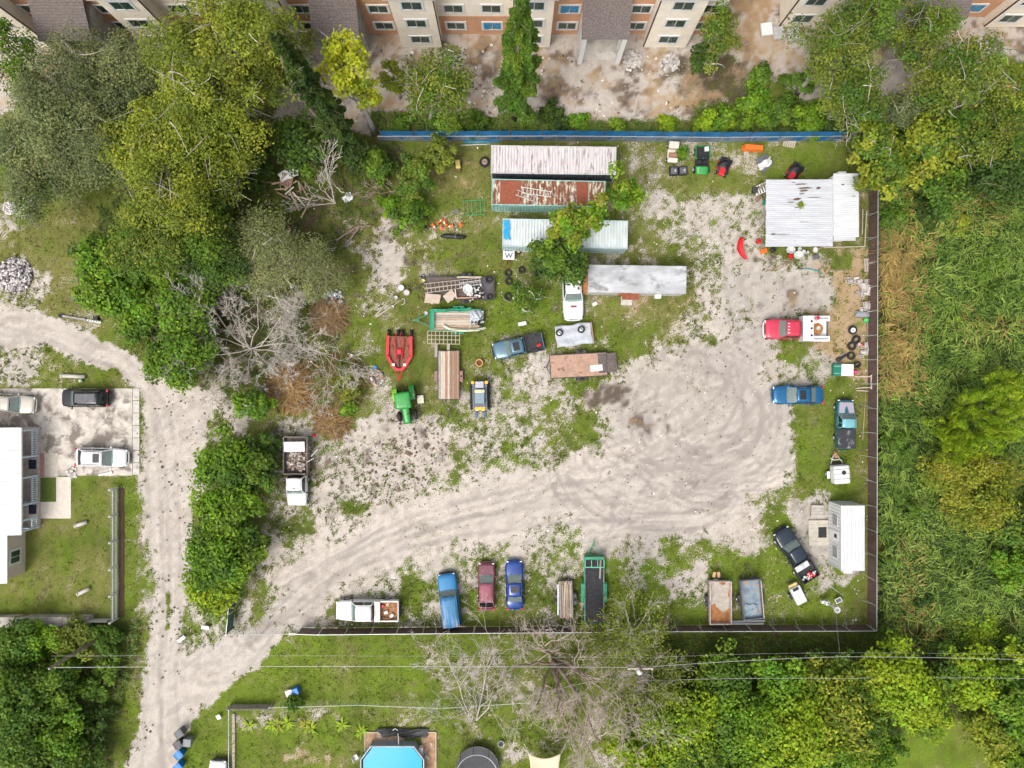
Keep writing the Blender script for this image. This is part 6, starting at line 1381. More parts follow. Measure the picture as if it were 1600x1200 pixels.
# ------------------------------------------------------------------ trailers
GREENT = M('green_paint', (.02, .26, .14), .5, var=.2, scale=3, dirt=((.02, .1, .07), .25, 2))
STEELD = M('dark_steel', (.05, .048, .048), .7, var=.3, scale=4, dirt=((.14, .08, .05), .3, 3))
PLANKS = [M('plank_%s' % n_, c_, .9, var=.22, scale=3, dirt=(tuple(.45*q for q in c_), .2, 2.5), stretch=(.5, 5, 1), bump=.3) for n_, c_ in (('tan', (.42, .31, .22)), ('grey', (.33, .295, .26)), ('brown', (.27, .175, .125)), ('pale', (.52, .45, .36)), ('rust', (.34, .21, .145)))]
def trailer(label, px, py, ang, L, Wd, zdeck, deck='planks', frame=STEELD, wall=0.0, wallm=None, tongue=1.2, fender=None, deckm=None, axle=0.0, nwheel=1, planks=8, z=.6, name='utility_trailer', pl=None, rail=None, floorlip=True):
    """+x is the tongue end"""
    root = thing(name, label, 'trailer', (*W(px, py, z), 0), R(ang)); rr = random.Random(int(px+py))
    if deck == 'planks':
        for q in range(planks):
            w = Wd/planks; mb = MB(); yy = -Wd/2+w*q; e = rr.uniform(-.05, .05)
            mb.box(-L/2+e, L/2+e*.6, yy+.008, yy+w-.012, zdeck-.045, zdeck+rr.uniform(-.006, .012)); mb.build('plank', rr.choice(pl or PLANKS), root)
    else:
        mb = MB(); mb.box(-L/2, L/2, -Wd/2, Wd/2, zdeck-.05, zdeck); mb.build('deck', deckm, root)
    for s in (-1, 1):
        mb = MB(); mb.box(-L/2, L/2, s*(Wd/2+.04)-.038, s*(Wd/2+.04)+.038, zdeck-.14, zdeck+(.03 if not wall else -.052)); mb.build('side_rail', frame, root)
        mb = MB(); mb.box(s*(L/2+.03)-.03, s*(L/2+.03)+.03, -Wd/2-.07, Wd/2+.07, zdeck-.13, zdeck+(.02 if not wall else -.053)); mb.build('end_rail', frame, root)
        for k in range(nwheel):
            xx = axle+(k-(nwheel-1)/2)*.78; wheel(root, xx, s*(Wd/2+.24), .33, .2)
        mb = MB(); ww = .48+.78*(nwheel-1)/2
        mb.add([(axle-ww, s*(Wd/2+.09), zdeck+.02), (axle+ww, s*(Wd/2+.09), zdeck+.02), (axle+ww, s*(Wd/2+.38), zdeck+.02), (axle-ww, s*(Wd/2+.38), zdeck+.02), (axle-ww-.12, s*(Wd/2+.09), zdeck-.2), (axle+ww+.12, s*(Wd/2+.09), zdeck-.2), (axle+ww+.12, s*(Wd/2+.38), zdeck-.2), (axle-ww-.12, s*(Wd/2+.38), zdeck-.2)],
               [(0, 1, 2, 3), (1, 5, 6, 2), (0, 3, 7, 4)]); mb.build('fender', fender or frame, root, solid=.02)
        mb = MB(); mb.tube([(L/2, s*Wd*.36, zdeck-.12), (L/2+tongue, 0, zdeck-.12)], .05, 4); mb.build('tongue_bar', frame, root)
    mb = MB(); mb.cbox((L/2+tongue+.1, 0, zdeck-.1), (.3, .12, .12)); mb.build('coupler', frame, root, bevel=.02)
    mb = MB(); mb.tube([(L/2+tongue*.75, .0, .05), (L/2+tongue*.75, 0, zdeck+.25)], .035, 6); mb.build('jack', frame, root)
    if wall:
        for s in (-1, 1):
            mb = MB(); mb.box(-L/2, L/2, s*Wd/2-.03, s*Wd/2+.03, zdeck-.05, zdeck+wall); mb.build('side_wall', wallm, root, bevel=.008)
            mb = MB(); mb.box(s*L/2-.03, s*L/2+.03, -Wd/2+.031, Wd/2-.031, zdeck-.05, zdeck+wall*(1 if s > 0 else .9)); mb.build('end_wall', wallm, root, bevel=.008)
    if rail:
        hh, mt_, n = rail
        for s in (-1, 1):
            mb = MB(); mb.tube([(-L/2, s*(Wd/2+.03), zdeck+hh), (L/2, s*(Wd/2+.03), zdeck+hh)], .03, 4); mb.build('top_rail', mt_, root)
            for q in range(n+1):
                xx = -L/2+L*q/n; mb = MB(); mb.tube([(xx, s*(Wd/2+.03), zdeck), (xx, s*(Wd/2+.03), zdeck+hh)], .028, 4); mb.build('stake', mt_, root)
        mb = MB(); mb.tube([(L/2, -Wd/2, zdeck+hh), (L/2, Wd/2, zdeck+hh)], .03, 4); mb.build('top_rail', mt_, root)
    return root
trailer('wooden deck flatbed trailer between the tractor and the loader', 701, 586, 270, 4.7, 2.0, .62, pl=PLANKS, fender=M('fender_rust', (.27, .16, .14), .8), planks=9, tongue=1.5, axle=.1)
t = trailer('green framed trailer with plank floor, rubbish and a white pipe', 712, 500, 180, 4.9, 1.95, .6, frame=GREENT, pl=[PLANKS[0], PLANKS[1], PLANKS[3]], fender=GREENT, rail=(.42, GREENT, 4), tongue=1.5, axle=-.3, planks=8)
mb = MB(); mb.box(2.05, 2.5, -.97, .97, .95, .98); mb.build('front_shelf', GREENT, t)
t = trailer('dark steel trailer piled with old ladders and timber', 719, 450, 180, 6.6, 2.15, .55, frame=STEELD, pl=[M('plank_dark', (.12, .095, .08), .9, var=.3, scale=3, stretch=(.5, 5, 1))], tongue=1.0, axle=-.6, planks=7)
mb = MB(); mb.box(-3.25, -2.1, -1.05, 1.05, .57, .60); mb.build('rear_plate', M('rear_plate', (.085, .075, .078), .8, var=.25, scale=2), t)
trailer('rust brown flat trailer with sheet deck on the grass edge', 904, 571, 183, 5.5, 2.2, .55, deck='sheet', deckm=M('deck_rusttan', (.40, .255, .185), .9, var=.2, scale=1.2, dirt=((.2, .12, .09), .35, 1.2), bump=.2), frame=STEELD, tongue=.4, axle=-.3)
o = MB().box(-.6, .6, -.3, .3, 0, .03).build('loose_sheet', WHITEP, None, (*W(932,575,.6), .56), R(6)); tag(o, 'white panel lying on the rust brown trailer', 'panel')
o = MB().box(-.9, .9, -.95, .95, 0, .06).build('ramp_plate', M('ramp_mesh', (.12, .095, .085), .85, var=.3, scale=6), None, (*W(949,567,.5), .50), R(4)); tag(o, 'dark ramp plate at the rear of the rust brown trailer', 'ramp')
t = trailer('long green trailer with a black floor by the bottom fence', 928, 921, 90, 6.6, 1.78, .7, deck='sheet', deckm=M('deck_black', (.035, .034, .038), .85, var=.3, scale=4, dirt=((.1, .085, .08), .25, 5)), frame=GREENT, fender=GREENT, rail=(.5, M('rail_bare', (.17, .20, .16), .7, var=.3), 5), tongue=1.3, axle=-.3, nwheel=2)
mb = MB(); mb.box(3.05, 3.3, -.9, .9, .72, 1.2); mb.build('front_box', GREENT, t)
for (x0, x1, y0, y1) in ((2.3, 3.02, -.95, -.88), (2.3, 3.02, .88, .95), (2.28, 2.36, -.87, .87), (2.36, 3.02, -.33, -.27), (2.36, 3.02, .27, .33)):
    mb = MB(); mb.box(x0, x1, y0, y1, 1.18, 1.25); mb.build('gate_bar', M('mint_paint', (.12, .48, .30), .5, var=.1), t)
o = MB().box(-.9, .9, -.08, .08, 0, .05).build('loose_board', PLANKS[1], None, (*W(938,890,.8), .705), R(88)); tag(o, 'loose grey board on the black floor of the green trailer', 'board')
t = trailer('small grey trailer stacked with long timbers', 884, 937, 92, 3.6, 1.35, .58, pl=[PLANKS[1], PLANKS[2]], frame=STEELD, fender=M('fender_grey', (.10, .10, .11), .7), tongue=1.1, planks=6)
for q, (yy, w, l, m_) in enumerate([(-.12, .12, 3.4, 3), (.05, .1, 3.7, 0), (.2, .13, 3.2, 3), (.35, .1, 3.6, 4), (.5, .09, 3.3, 3), (-.28, .12, 2.9, 1), (.12, .09, 3.0, 0)]):
    o = thing('timber', ['palest timber nearest the middle of the stacked trailer', 'tan timber in the middle of the stacked trailer', 'wide pale timber on the stacked trailer', 'reddish timber on the right of the stacked trailer', 'outermost pale timber on the stacked trailer', 'short grey timber on the left of the stacked trailer', 'topmost tan timber of the stacked trailer'][q], 'timber', (*W(884+yy*15, 938, .8), .605+(.12 if q == 6 else 0)), R(90+(q % 3-1)*1.6+(4 if q == 6 else 0)))
    mb = MB(); mb.box(-l/2, l/2, -w/2, w/2, 0, .1); mb.build('beam', PLANKS[m_], o, bevel=.008); mb = MB(); mb.box(l/2+.001, l/2+.012, -w/2+.01, w/2-.01, .01, .09); mb.build('sawn_end', PLANKS[3], o)
o = thing('metal_pipe', 'grey metal channel on the left of the stacked trailer', 'pipe', (*W(872,938,.8), .605), R(90)); MB().box(-1.5, 1.5, -.06, .06, 0, .02).build('web', ALU, o); MB().box(-1.5, 1.5, -.06, -.045, .021, .08).build('flange', ALU, o); MB().box(-1.5, 1.5, .045, .06, .021, .08).build('flange', ALU, o)
RUSTPALE = M('wall_pale_rust', (.55, .47, .42), .7, var=.15, dirt=((.3, .16, .09), .3, 2))
t = trailer('pale walled dump trailer with rusty floor and sand', 1124, 940, 90, 4.15, 2.05, .62, deck='sheet', deckm=M('deck_rust', (.33, .145, .055), .9, var=.3, scale=2), wall=.55, wallm=RUSTPALE, tongue=.6, axle=0)
mb = MB(); mb.grid(lambda u, v: (-.75+2.75*u, (v-.5)*1.95, .625+.05*math.sin(PI*u)*math.sin(PI*v)+.02*math.sin(9*u+5*v)), 10, 8); mb.v = [(x+.25*math.sin(y*4), y, z) for x, y, z in mb.v]; mb.build('sand_layer', M('sand_layer', (.42, .375, .32), .95, var=.15), t)
t = trailer('blue grey dump trailer tilted beside the pale one', 1173, 935, 95, 3.8, 1.9, .6, deck='sheet', deckm=M('deck_bluegrey', (.20, .26, .31), .8, var=.3, scale=1.5, dirt=((.36, .25, .17), .4, 1.2)), wall=.5, wallm=M('wall_bluegrey', (.15, .17, .19), .7, dirt=((.35, .22, .13), .3, 2)), tongue=1.3, axle=-.1)
mb = MB(); mb.box(-1.88, 1.8, -1.02, -.955, .6, 1.12); mb.build('tan_side', PLANKS[3], t)
tarp('torn tarp and debris in the blue grey trailer', [W(1164,945,.8), W(1184,945,.8), W(1182,962,.8), W(1166,962,.8)], .64, M('tarp_bluegrey', (.22, .30, .36), .7, var=.4, scale=3, dirt=((.4, .3, .2), .4, 3)), 5, amp=.16)
for i, (x, y, l, a) in enumerate([(1150,974,5.4,.5),(1168,970,3.4,1.5)]):
    o = thing('steel_rail', ['long white steel rail lying along the bottom fence', 'shorter grey steel rail above the long white one'][i], 'rail', (*W(x, y), 0), R(a)); MB().box(-l/2, l/2, -.09, .09, .1, .16).build('flange', WHITEP if i == 0 else ALU, o); MB().box(-l/2, l/2, -.03, .03, .02, .099).build('web', ALU, o)
# overturned grey trailer bed with two tyres on it
t = thing('tarped_trailer', 'grey tarp covered trailer with two wheels on top', 'trailer', (*W(897,523,.7), 0), R(8))
mb = MB(); mb.grid(lambda u, v: ((u-.5)*3.6+.04*math.sin(v*9), (v-.5)*2.1+.05*math.sin(u*11), .72+.04*math.sin(u*8+v*5)+.03*math.sin(v*13)-.5*max(0, abs(u-.5)*2-.93)*4-.5*max(0, abs(v-.5)*2-.93)*4), 26, 18); mb.build('cover', M('tarp_grey', (.42, .44, .47), .6, var=.15, scale=1.5, dirt=((.36, .22, .17), .22, 1.2), bump=.4, bscale=5), t, solid=.02)
mb = MB(); mb.box(-1.7, 1.7, -.98, .98, .35, .6); mb.build('frame', STEELD, t)
for s in (-1, 1): wheel(t, 0, s*.9, .34, .2)
mb = MB(); mb.box(1.76, 1.86, -1.0, 1.0, .4, .72); mb.build('tailboard', PLANKS[4], t)

def tyre(label, px, py, r=.36, z=0.0, tilt=0.0, rim=None, rz=0.0, cat='tyre', group=None, w=.24):
    root = thing('tyre', label, cat, (*W(px, py, z), z), rz, group); c = w/2+.01 if not tilt else r*math.sin(tilt)+w/2*math.cos(tilt)
    prof = [(r*.56, -w*.36), (r*.62, -w*.48), (r*.88, -w*.5), (r*.985, -w*.33), (r, 0), (r*.985, w*.33), (r*.88, w*.5), (r*.62, w*.48), (r*.56, w*.36), (r*.60, 0), (r*.56, -w*.36)]
    mb = MB(); mb.lathe(prof, 22); o = mb.build('carcass', RUB, root, (0, 0, c), smooth=True); o.rotation_euler = (tilt, 0, 0)
    tb = MB()
    for q in range(22):
        a = 2*PI*q/22; tb.cbox((math.cos(a)*r*.995, math.sin(a)*r*.995, 0), (.03, .045, w*.6), a)
    tr_ = tb.build('tread', RUB, root, (0, 0, c)); tr_.rotation_euler = (tilt, 0, 0)
    if rim:
        mb = MB(); mb.lathe([(0, w*.25), (r*.2, w*.3), (r*.5, w*.18), (r*.58, w*.42), (r*.58, -w*.4), (0, -w*.4)], 18); q = mb.build('rim', rim, root, (0, 0, c)); q.rotation_euler = (tilt, 0, 0)
        hb = MB(); hb.lathe([(0, w*.38), (r*.14, w*.38), (r*.16, w*.26)], 10); q2 = hb.build('hub', TRIM, root, (0, 0, c)); q2.rotation_euler = (tilt, 0, 0)
    return root
for i, a in enumerate([(874,520,.34,.76,0,RIM,'left wheel lying on the grey tarp trailer'),(908,515,.34,.76,0,RIM,'right wheel lying on the grey tarp trailer'),(764,437,.34,.6,0,None,'upper tyre on the rear plate of the ladder trailer'),(765,464,.3,.6,0,None,'lower tyre on the rear plate of the ladder trailer'),
  (794,427,.36,0,0,None,'upper of the two stacked tyres beside the ladder trailer'),(795,440,.36,0,0,None,'lower of the two stacked tyres beside the ladder trailer'),(815,422,.34,0,0,None,'tyre under the thin tree by the pale branch'),(794,464,.4,0,0,None,'sunken tyre overgrown with grass below the stacked tyres'),
  (757,254,.5,0,0,M('rim_tan', (.30,.24,.18), .7),'large spare wheel at the end of the white roofed container'),(1331,516,.42,0,.15,WHITEP,'wheel with white rim beside the orange dirt'),(1336,531,.42,0,.35,None,'leaning tyre above the row along the right fence'),(1330,541,.42,0,.1,None,'flat black tyre in the row along the right fence'),
  (1329,556,.40,0,0,None,'open tyre nearest the green and white box'),(1337,570,.36,0,.6,None,'tyre leaning behind the green and white box'),(810,393,.3,0,0,M('rim_yellow', (.55,.42,.12), .5),'small wheel with yellow hub beside the white sign')]):
    tyre(a[6], a[0], a[1], a[2], a[3], a[4], a[5])
# ------------------------------------------------------------------ tractor, rotary mower, loader
t = thing('tractor', 'green tractor with a square canopy roof behind the red mower', 'tractor', (*W(633,628,1), 0), R(278))
JG = M('tractor_green', (.03, .27, .05), .35, var=.08, coat=.3); JY = M('tractor_yellow', (.72, .60, .03), .4, var=.08)
mb = MB(); mb.grid(lambda u, v: (-.95+1.55*u, (v-.5)*1.5, 2.55-.06*(2*v-1)**4-.05*(2*u-1)**4), 8, 8); cn = mb.build('canopy', JG, t, smooth=True, solid=.06)
for (a, b, c, d) in ((-.8, .45, -.04, .04), ):
    for y in (-.4, 0, .4):
        mb = MB(); mb.box(a, b, y-.02, y+.02, 2.535, 2.552); mb.build('canopy_rib', JG, cn)
for x in (-.85, .5):
    for s in (-1, 1):
        mb = MB(); mb.tube([(x, s*.62, .9), (x, s*.66, 2.5)], .035, 5); mb.build('canopy_post', TRIM, t)
mb = MB(); mb.grid(lambda u, v: (.5+1.62*u, (v-.5)*(.78-.12*u), 1.52-.14*u-.16*(2*v-1)**4-.3*max(0, u-.9)*8*.3), 8, 6); mb.build('bonnet', JG, t, smooth=True, solid=.04)
mb = MB(); mb.box(.5, 2.08, -.33, .33, .55, 1.25); mb.build('engine', TRIM, t)
mb = MB(); mb.box(2.06, 2.14, -.31, .31, .7, 1.3); mb.build('grille', JG, t, bevel=.02)
mb = MB(); mb.box(-.9, .55, -.3, .3, .5, .95); mb.build('gearbox', TRIM, t)
mb = MB(); mb.cbox((-.3, 0, 1.15), (.5, .5, .12)); mb.cbox((-.55, 0, 1.4), (.12, .48, .45)); mb.build('seat', TRIM, t, bevel=.04)
for s in (-1, 1):
    o = MB().lathe([(.34, -.2), (.62, -.22), (.72, -.15), (.74, 0), (.72, .15), (.62, .22), (.34, .2)], 22, (-.75, s*.86, .74), 'y').build('rear_wheel', RUB, t, smooth=True)
    MB().lathe([(0, -.12), (.34, -.16), (.35, .16), (0, .12)], 16, (-.75, s*.86, .74), 'y').build('rim', JY, o)
    lg = MB()
    for q in range(14): a = 2*PI*q/14; lg.cbox((-.75+math.cos(a)*.735, s*.86, .74+math.sin(a)*.735), (.06, .4, .07), 0, 0, 0, -a)
    lg.build('lug', RUB, o)
    o = MB().lathe([(.24, -.15), (.42, -.16), (.5, -.1), (.51, 0), (.5, .1), (.42, .16), (.24, .15)], 18, (1.35, s*.80, .51), 'y').build('front_wheel', RUB, t, smooth=True)
    MB().lathe([(0, -.08), (.24, -.12), (.25, .12), (0, .08)], 14, (1.35, s*.80, .51), 'y').build('rim', JY, o)
    mb = MB(); mb.grid(lambda u, v: (-.75+.86*math.cos(.25*PI+u*.62*PI), s*(.6+.48*v), .74+.86*math.sin(.25*PI+u*.62*PI)), 8, 2); mb.build('fender', JG if s > 0 else M('fender_lime', (.20, .42, .04), .45), t, solid=.03)
    mb = MB(); mb.box(-1.3, -1.1, s*.84-.09, s*.84+.09, 1.32, 1.42); mb.build('fender_lamp', JY, t, bevel=.02)
    mb = MB(); mb.box(.35, .62, s*.98-.12, s*.98+.12, .5, .55); mb.build('footstep', TRIM, t)
mb = MB(); mb.tube([(1.2, .2, 1.5), (1.2, .2, 2.2)], .04, 6); mb.build('exhaust', TRIM, t)
mb = MB(); mb.tube([(-.95, 0, .6), (-1.55, 0, .5)], .05, 5); mb.build('drawbar', TRIM, t)
o = thing('white_bucket_box', 'cream plastic box beside the tractor front wheel', 'box', (*W(657,624,.4), 0), R(5)); MB().box(-.28, .28, -.36, .36, 0, .38).build('box', M('cream_plastic', (.68, .62, .5), .5), o, bevel=.04); MB().box(-.31, .31, -.39, .39, .382, .42).build('lid', _MC['cream_plastic'], o, bevel=.02)

t = thing('rotary_mower', 'red rotary mower hitched behind the tractor', 'mower', (*W(624,548,.6), 0), R(269))
RED = M('mower_red', (.55, .025, .035), .4, var=.12, dirt=((.30, .10, .07), .2, 2)); RUSTY = M('mower_rust', (.22, .085, .05), .8, var=.3, scale=4)
outl = [(-1.45, -1.25), (-1.45, 1.25), (.55, 1.3), (1.55, .75), (1.95, .35), (1.95, -.35), (1.55, -.75), (.55, -1.3)]
mb = MB(); mb.prism(outl, .42, .46); mb.build('deck', RUSTY, t)
def band(mb, P, z0, z1, th):
    n = len(P)
    for i in range(n-1):
        a, b = np.array(P[i]), np.array(P[i+1]); d = (b-a)/np.linalg.norm(b-a); nr = np.array([-d[1], d[0]])*th
        mb.add([(*a, z0), (*b, z0), (*(b+nr), z0), (*(a+nr), z0), (*a, z1), (*b, z1), (*(b+nr), z1), (*(a+nr), z1)], [(0, 3, 2, 1), (4, 5, 6, 7), (0, 1, 5, 4), (1, 2, 6, 5), (2, 3, 7, 6), (3, 0, 4, 7)])
mb = MB(); band(mb, [(-1.45, 1.25), (.55, 1.3), (1.55, .75), (1.95, .35)], .3, .72, -.28); mb.build('side_guard', RED, t, bevel=.01)
mb = MB(); band(mb, [(-1.45, -1.25), (.55, -1.3), (1.55, -.75), (1.95, -.35)], .3, .72, .28); mb.build('side_guard', RED, t, bevel=.01)
mb = MB(); mb.box(1.72, 1.97, -.36, .36, .3, .73); mb.build('front_guard', RED, t)
for s in (-1, 1):
    mb = MB(); mb.box(1.25, 1.5, s*.55-.14, s*.55+.14, .722, .74); mb.build('decal', WHITEP, t)
    mb = MB(); mb.tube([(1.95, s*.3, .5), (2.9, 0, .5)], .06, 5); mb.build('tongue_bar', RED, t)
    mb = MB(); mb.tube([(-1.2, s*.45, .6), (.9, s*.25, .72)], .07, 5); mb.build('frame_bar', RED, t)
    for q in (.25, 1.15):
        o = MB().lathe([(.1, -.1), (.26, -.11), (.31, -.05), (.31, .05), (.26, .11), (.1, .1)], 16, (-1.8, s*(q-.05), .32), 'y').build('wheel', RUB, t, smooth=True); MB().lathe([(0, -.06), (.12, -.08), (.12, .08), (0, .06)], 10, (-1.8, s*(q-.05), .32), 'y').build('rim', RUSTY, o)
        mb = MB(); mb.box(-1.75, -1.4, s*(q-.05)-.16, s*(q-.05)-.12, .32, .62); mb.build('wheel_arm', RED, t)
mb = MB(); mb.tube([(-1.35, -1.2, .66), (-1.35, 1.2, .66)], .06, 5); mb.build('rear_bar', RUSTY, t)
mb = MB(); mb.cbox((.1, 0, .62), (.5, .45, .32)); mb.build('gearbox', RED, t, bevel=.04)
mb = MB(); mb.tube([(.3, 0, .65), (1.9, 0, .6)], .055, 6); mb.build('drive_shaft', TRIM, t)
for y in (-.75, .75): mb = MB(); mb.lathe([(0, .12), (.16, .1), (.2, 0)], 12, (-.3, y, .465)); mb.build('spindle', RUSTY, t)

t = thing('compact_loader', 'grey and yellow compact track loader facing the sand', 'loader', (*W(750,620,.8), 0), R(271))
LG = M('loader_grey', (.13, .145, .165), .5, var=.15); LY = M('loader_yellow', (.68, .42, .04), .45, var=.12)
for s in (-1, 1):
    mb = MB(); mb.tube([(-1.35, s*.85, .3), (-1.2, s*.85, .62), (1.0, s*.85, .62), (1.2, s*.85, .3), (1.0, s*.85, .08), (-1.2, s*.85, .08), (-1.35, s*.85, .3)], .12, 6); o = mb.build('track', RUB, t)
    mb = MB(); [mb.cbox((-1.2+k*.2, s*.85, .68), (.08, .36, .06)) for k in range(12)]; mb.build('track_pad', RUB, o)
    mb = MB(); mb.box(-1.3, 1.15, s*.62-.09, s*.62+.09, .8, 1.25); mb.build('lift_arm', LG, t, bevel=.03)
    mb = MB(); mb.box(-1.55, -1.25, s*.66-.16, s*.66+.16, .7, 1.35); mb.build('rear_tower', LY, t, bevel=.03)
    mb = MB(); mb.tube([(1.1, s*.5, 1.0), (1.6, s*.45, .5)], .06, 5); mb.build('boom', LG, t)
    mb = MB(); mb.box(1.45, 2.05, s*.42-.12, s*.42+.12, .05, .16); mb.build('fork', M('fork_blue', (.08, .14, .26), .5), t, bevel=.02)
mb = MB(); mb.box(-1.2, 1.0, -.52, .52, .4, 1.3); mb.build('chassis', LG, t, bevel=.05)
mb = MB(); mb.box(-.75, .62, -.46, .46, 1.3, 1.72); mb.build('engine_cover', M('loader_blue_grey', (.20, .27, .32), .4, var=.12), t, bevel=.07)
mb = MB(); mb.box(-.68, -.42, -.475, .475, 1.705, 1.735); mb.build('stripe', M('loader_cream', (.72, .58, .30), .5), t)
mb = MB(); mb.box(-1.5, -.85, -.4, .4, 1.0, 1.45); mb.build('operator_pad', M('pad_silver', (.42, .42, .48), .4, var=.3, scale=8), t, bevel=.05)
mb = MB(); mb.box(.95, 1.3, -.52, .52, .8, 1.2); mb.build('front_plate', LY, t, bevel=.03)
for s in (-.3, .3): MB().box(1.3, 1.36, s-.1, s+.1, .9, 1.1).build('headlight', LAMPW, t)
# ------------------------------------------------------------------ yard equipment and small things
def P3(px, py, z=0.0): return (*W(px, py, z), z)
ORANGE = M('safety_orange', (.72, .16, .02), .5, var=.1); PLW = M('plastic_white', (.61, .61, .59), .4, var=.06, dirt=((.5, .46, .4), .12, 3)); PLB = M('plastic_blue', (.01, .17, .52), .4, var=.08)
BLACKP = M('plastic_black', (.02, .02, .023), .5, var=.2); GREYP = M('plastic_grey', (.11, .115, .125), .5, var=.15); REDP = M('plastic_red', (.55, .02, .025), .4, var=.1)
# traffic cones
def cone(label, px, py, lying=0.0, rz=0.0):
    t = thing('traffic_cone', label, 'cone', P3(px, py), rz, 'traffic cones in the grass')
    a = MB().box(-.2, .2, -.2, .2, 0, .03).build('base', ORANGE, t); b = MB().lathe([(.15, .03), (.03, .68), (0, .69)], 14).build('cone_body', ORANGE, t); c = MB().lathe([(.105, .3), (.075, .46)], 14).build('stripe', WHITEP, t)
    c.scale = (1.02, 1.02, 1)
    if lying:
        for q in (a, b, c): q.rotation_euler = (PI/2*.93, 0, 0); q.location = (0, 0, .19)
for i, a in enumerate([(676,351,1,.6,'orange cone lying furthest left of the cone cluster'),(684,349,1,2.2,'orange cone lying second from the left of the cluster'),(695,346,0,0,'upright orange cone at the top of the cone cluster'),(690,356,0,.3,'red orange cone in the middle of the cluster'),(699,353,1,4,'orange cone lying in the middle of the cluster'),(708,353,1,5,'orange cone lying beside the square based one'),(720,351,0,.8,'orange cone with its square base showing, furthest right')]): cone(a[4], a[0], a[1], a[2], a[3])
t = thing('rolled_cover', 'long black rolled cover lying below the cones', 'roll', P3(708,370), R(-1)); MB().tube([(-1.25, 0, .08), (-.9, .05, .18), (0, 0, .22), (.9, -.04, .18), (1.3, 0, .08)], [.06, .2, .24, .2, .06], 8).build('roll', BLACKP, t, smooth=True); MB().tube([(.2, 0, .22), (.28, 0, .22)], .26, 10).build('strap', GREYP, t)
t = thing('metal_stool', 'grey bent tube frame beside the cones', 'frame', P3(711,332), .4)
for k in range(3): MB().tube([(-.4, .15*k-.15, .05), (-.1, .15*k-.15, .4), (.3, .15*k-.15, .3), (.5, .2*k-.2, .05)], .03, 5).build('tube', ALU, t)
t = thing('green_rack', 'green metal rack frame lying in the grass by the rusted container', 'rack', P3(741,325), R(3))
RG = M('rack_green', (.03, .34, .12), .5, var=.15)
for y in (-.72, .72): MB().tube([(-1.05, y, .12), (1.05, y, .12)], .035, 4).build('long_bar', RG, t)
for k in range(6): MB().tube([(-1.05+k*.42, -.72, .12), (-1.05+k*.42, .72, .12)], .028, 4).build('cross_bar', RG, t)
for x in (-1.05, 1.05):
    for y in (-.72, .72): MB().tube([(x, y, 0), (x, y, .5)], .03, 4).build('leg', RG, t)
t = thing('generator', 'small yellow machine standing in the dry grass', 'machine', P3(716,259), R(95))
YEL = M('machine_yellow', (.58, .47, .14), .5, var=.15); MB().box(-.42, .42, -.24, .24, .15, .6).build('body', YEL, t, bevel=.05); MB().tube([(.45, -.2, .5), (.75, -.2, .75), (.75, .2, .75), (.45, .2, .5)], .02, 5).build('handle', BLACKP, t); MB().box(-.7, -.43, -.18, .18, .12, .42).build('engine', M('machine_brown', (.17, .10, .06), .7), t, bevel=.03)
for s in (-1, 1): wheel(t, .2, s*.3, .15, .1)
def rod(name, label, cat, a, b, z, r, mat, mid=None, n=6):
    p, q = P3(*a, z), P3(*b, z); path = [(0, 0, 0)]+([tuple(np.array(P3(*m_, z))-np.array(p)) for m_ in mid] if mid else [])+[(q[0]-p[0], q[1]-p[1], 0)]
    o = MB().tube(path, r, n).build(name, mat, None, p, smooth=n > 5); return tag(o, label, cat)
rod('blue_pipe', 'bright blue pipe lying along the slate fence', 'pipe', (724,222), (781,221), .12, .09, M('pipe_blue', (.02, .26, .48), .4))
rod('white_pipe', 'thin white pipe below the blue pipe at the fence', 'pipe', (720,227), (766,225), .08, .05, PLW)
# sign sheet with its mark, beside the pale blue container
t = thing('sign_board', 'white sign board with a dark letter mark leaning at the pale blue container', 'sign', P3(795,397,.5), R(-1)); t.location.z = 0
MB().box(-.56, .56, -.55, .55, .48, .52).build('board', WHITEP, t)
INK = M('ink_navy', (.02, .04, .10), .6)
for (a, b) in (((-.34, .1), (-.17, -.33)), ((-.17, -.33), (0, .02)), ((0, .02), (.17, -.33)), ((.17, -.33), (.34, .1))):
    MB().cbox(((a[0]+b[0])/2, (a[1]+b[1])/2, .523), (math.dist(a, b)+.06, .09, .006), math.atan2(b[1]-a[1], b[0]-a[0])).build('mark_stroke', INK, t)
for k in range(5): MB().box(-.38+k*.16, -.27+k*.16, .26, .40, .521, .527).build('letter', INK, t)
for x in (-.4, .4): MB().box(x-.04, x+.04, -.4, .4, 0, .479).build('support', PALW, t)
t = thing('iron_hoop', 'rusty iron hoop lying below the white sign', 'hoop', P3(791,413)); MB().tube([(.5*math.cos(a), .42*math.sin(a), .05) for a in np.linspace(0, 2*PI, 25)], .03, 5).build('ring', C_RUST2, t); MB().tube([(.5, 0, .05), (.62, .05, .05)], .03, 5).build('clasp', STEELD, t)
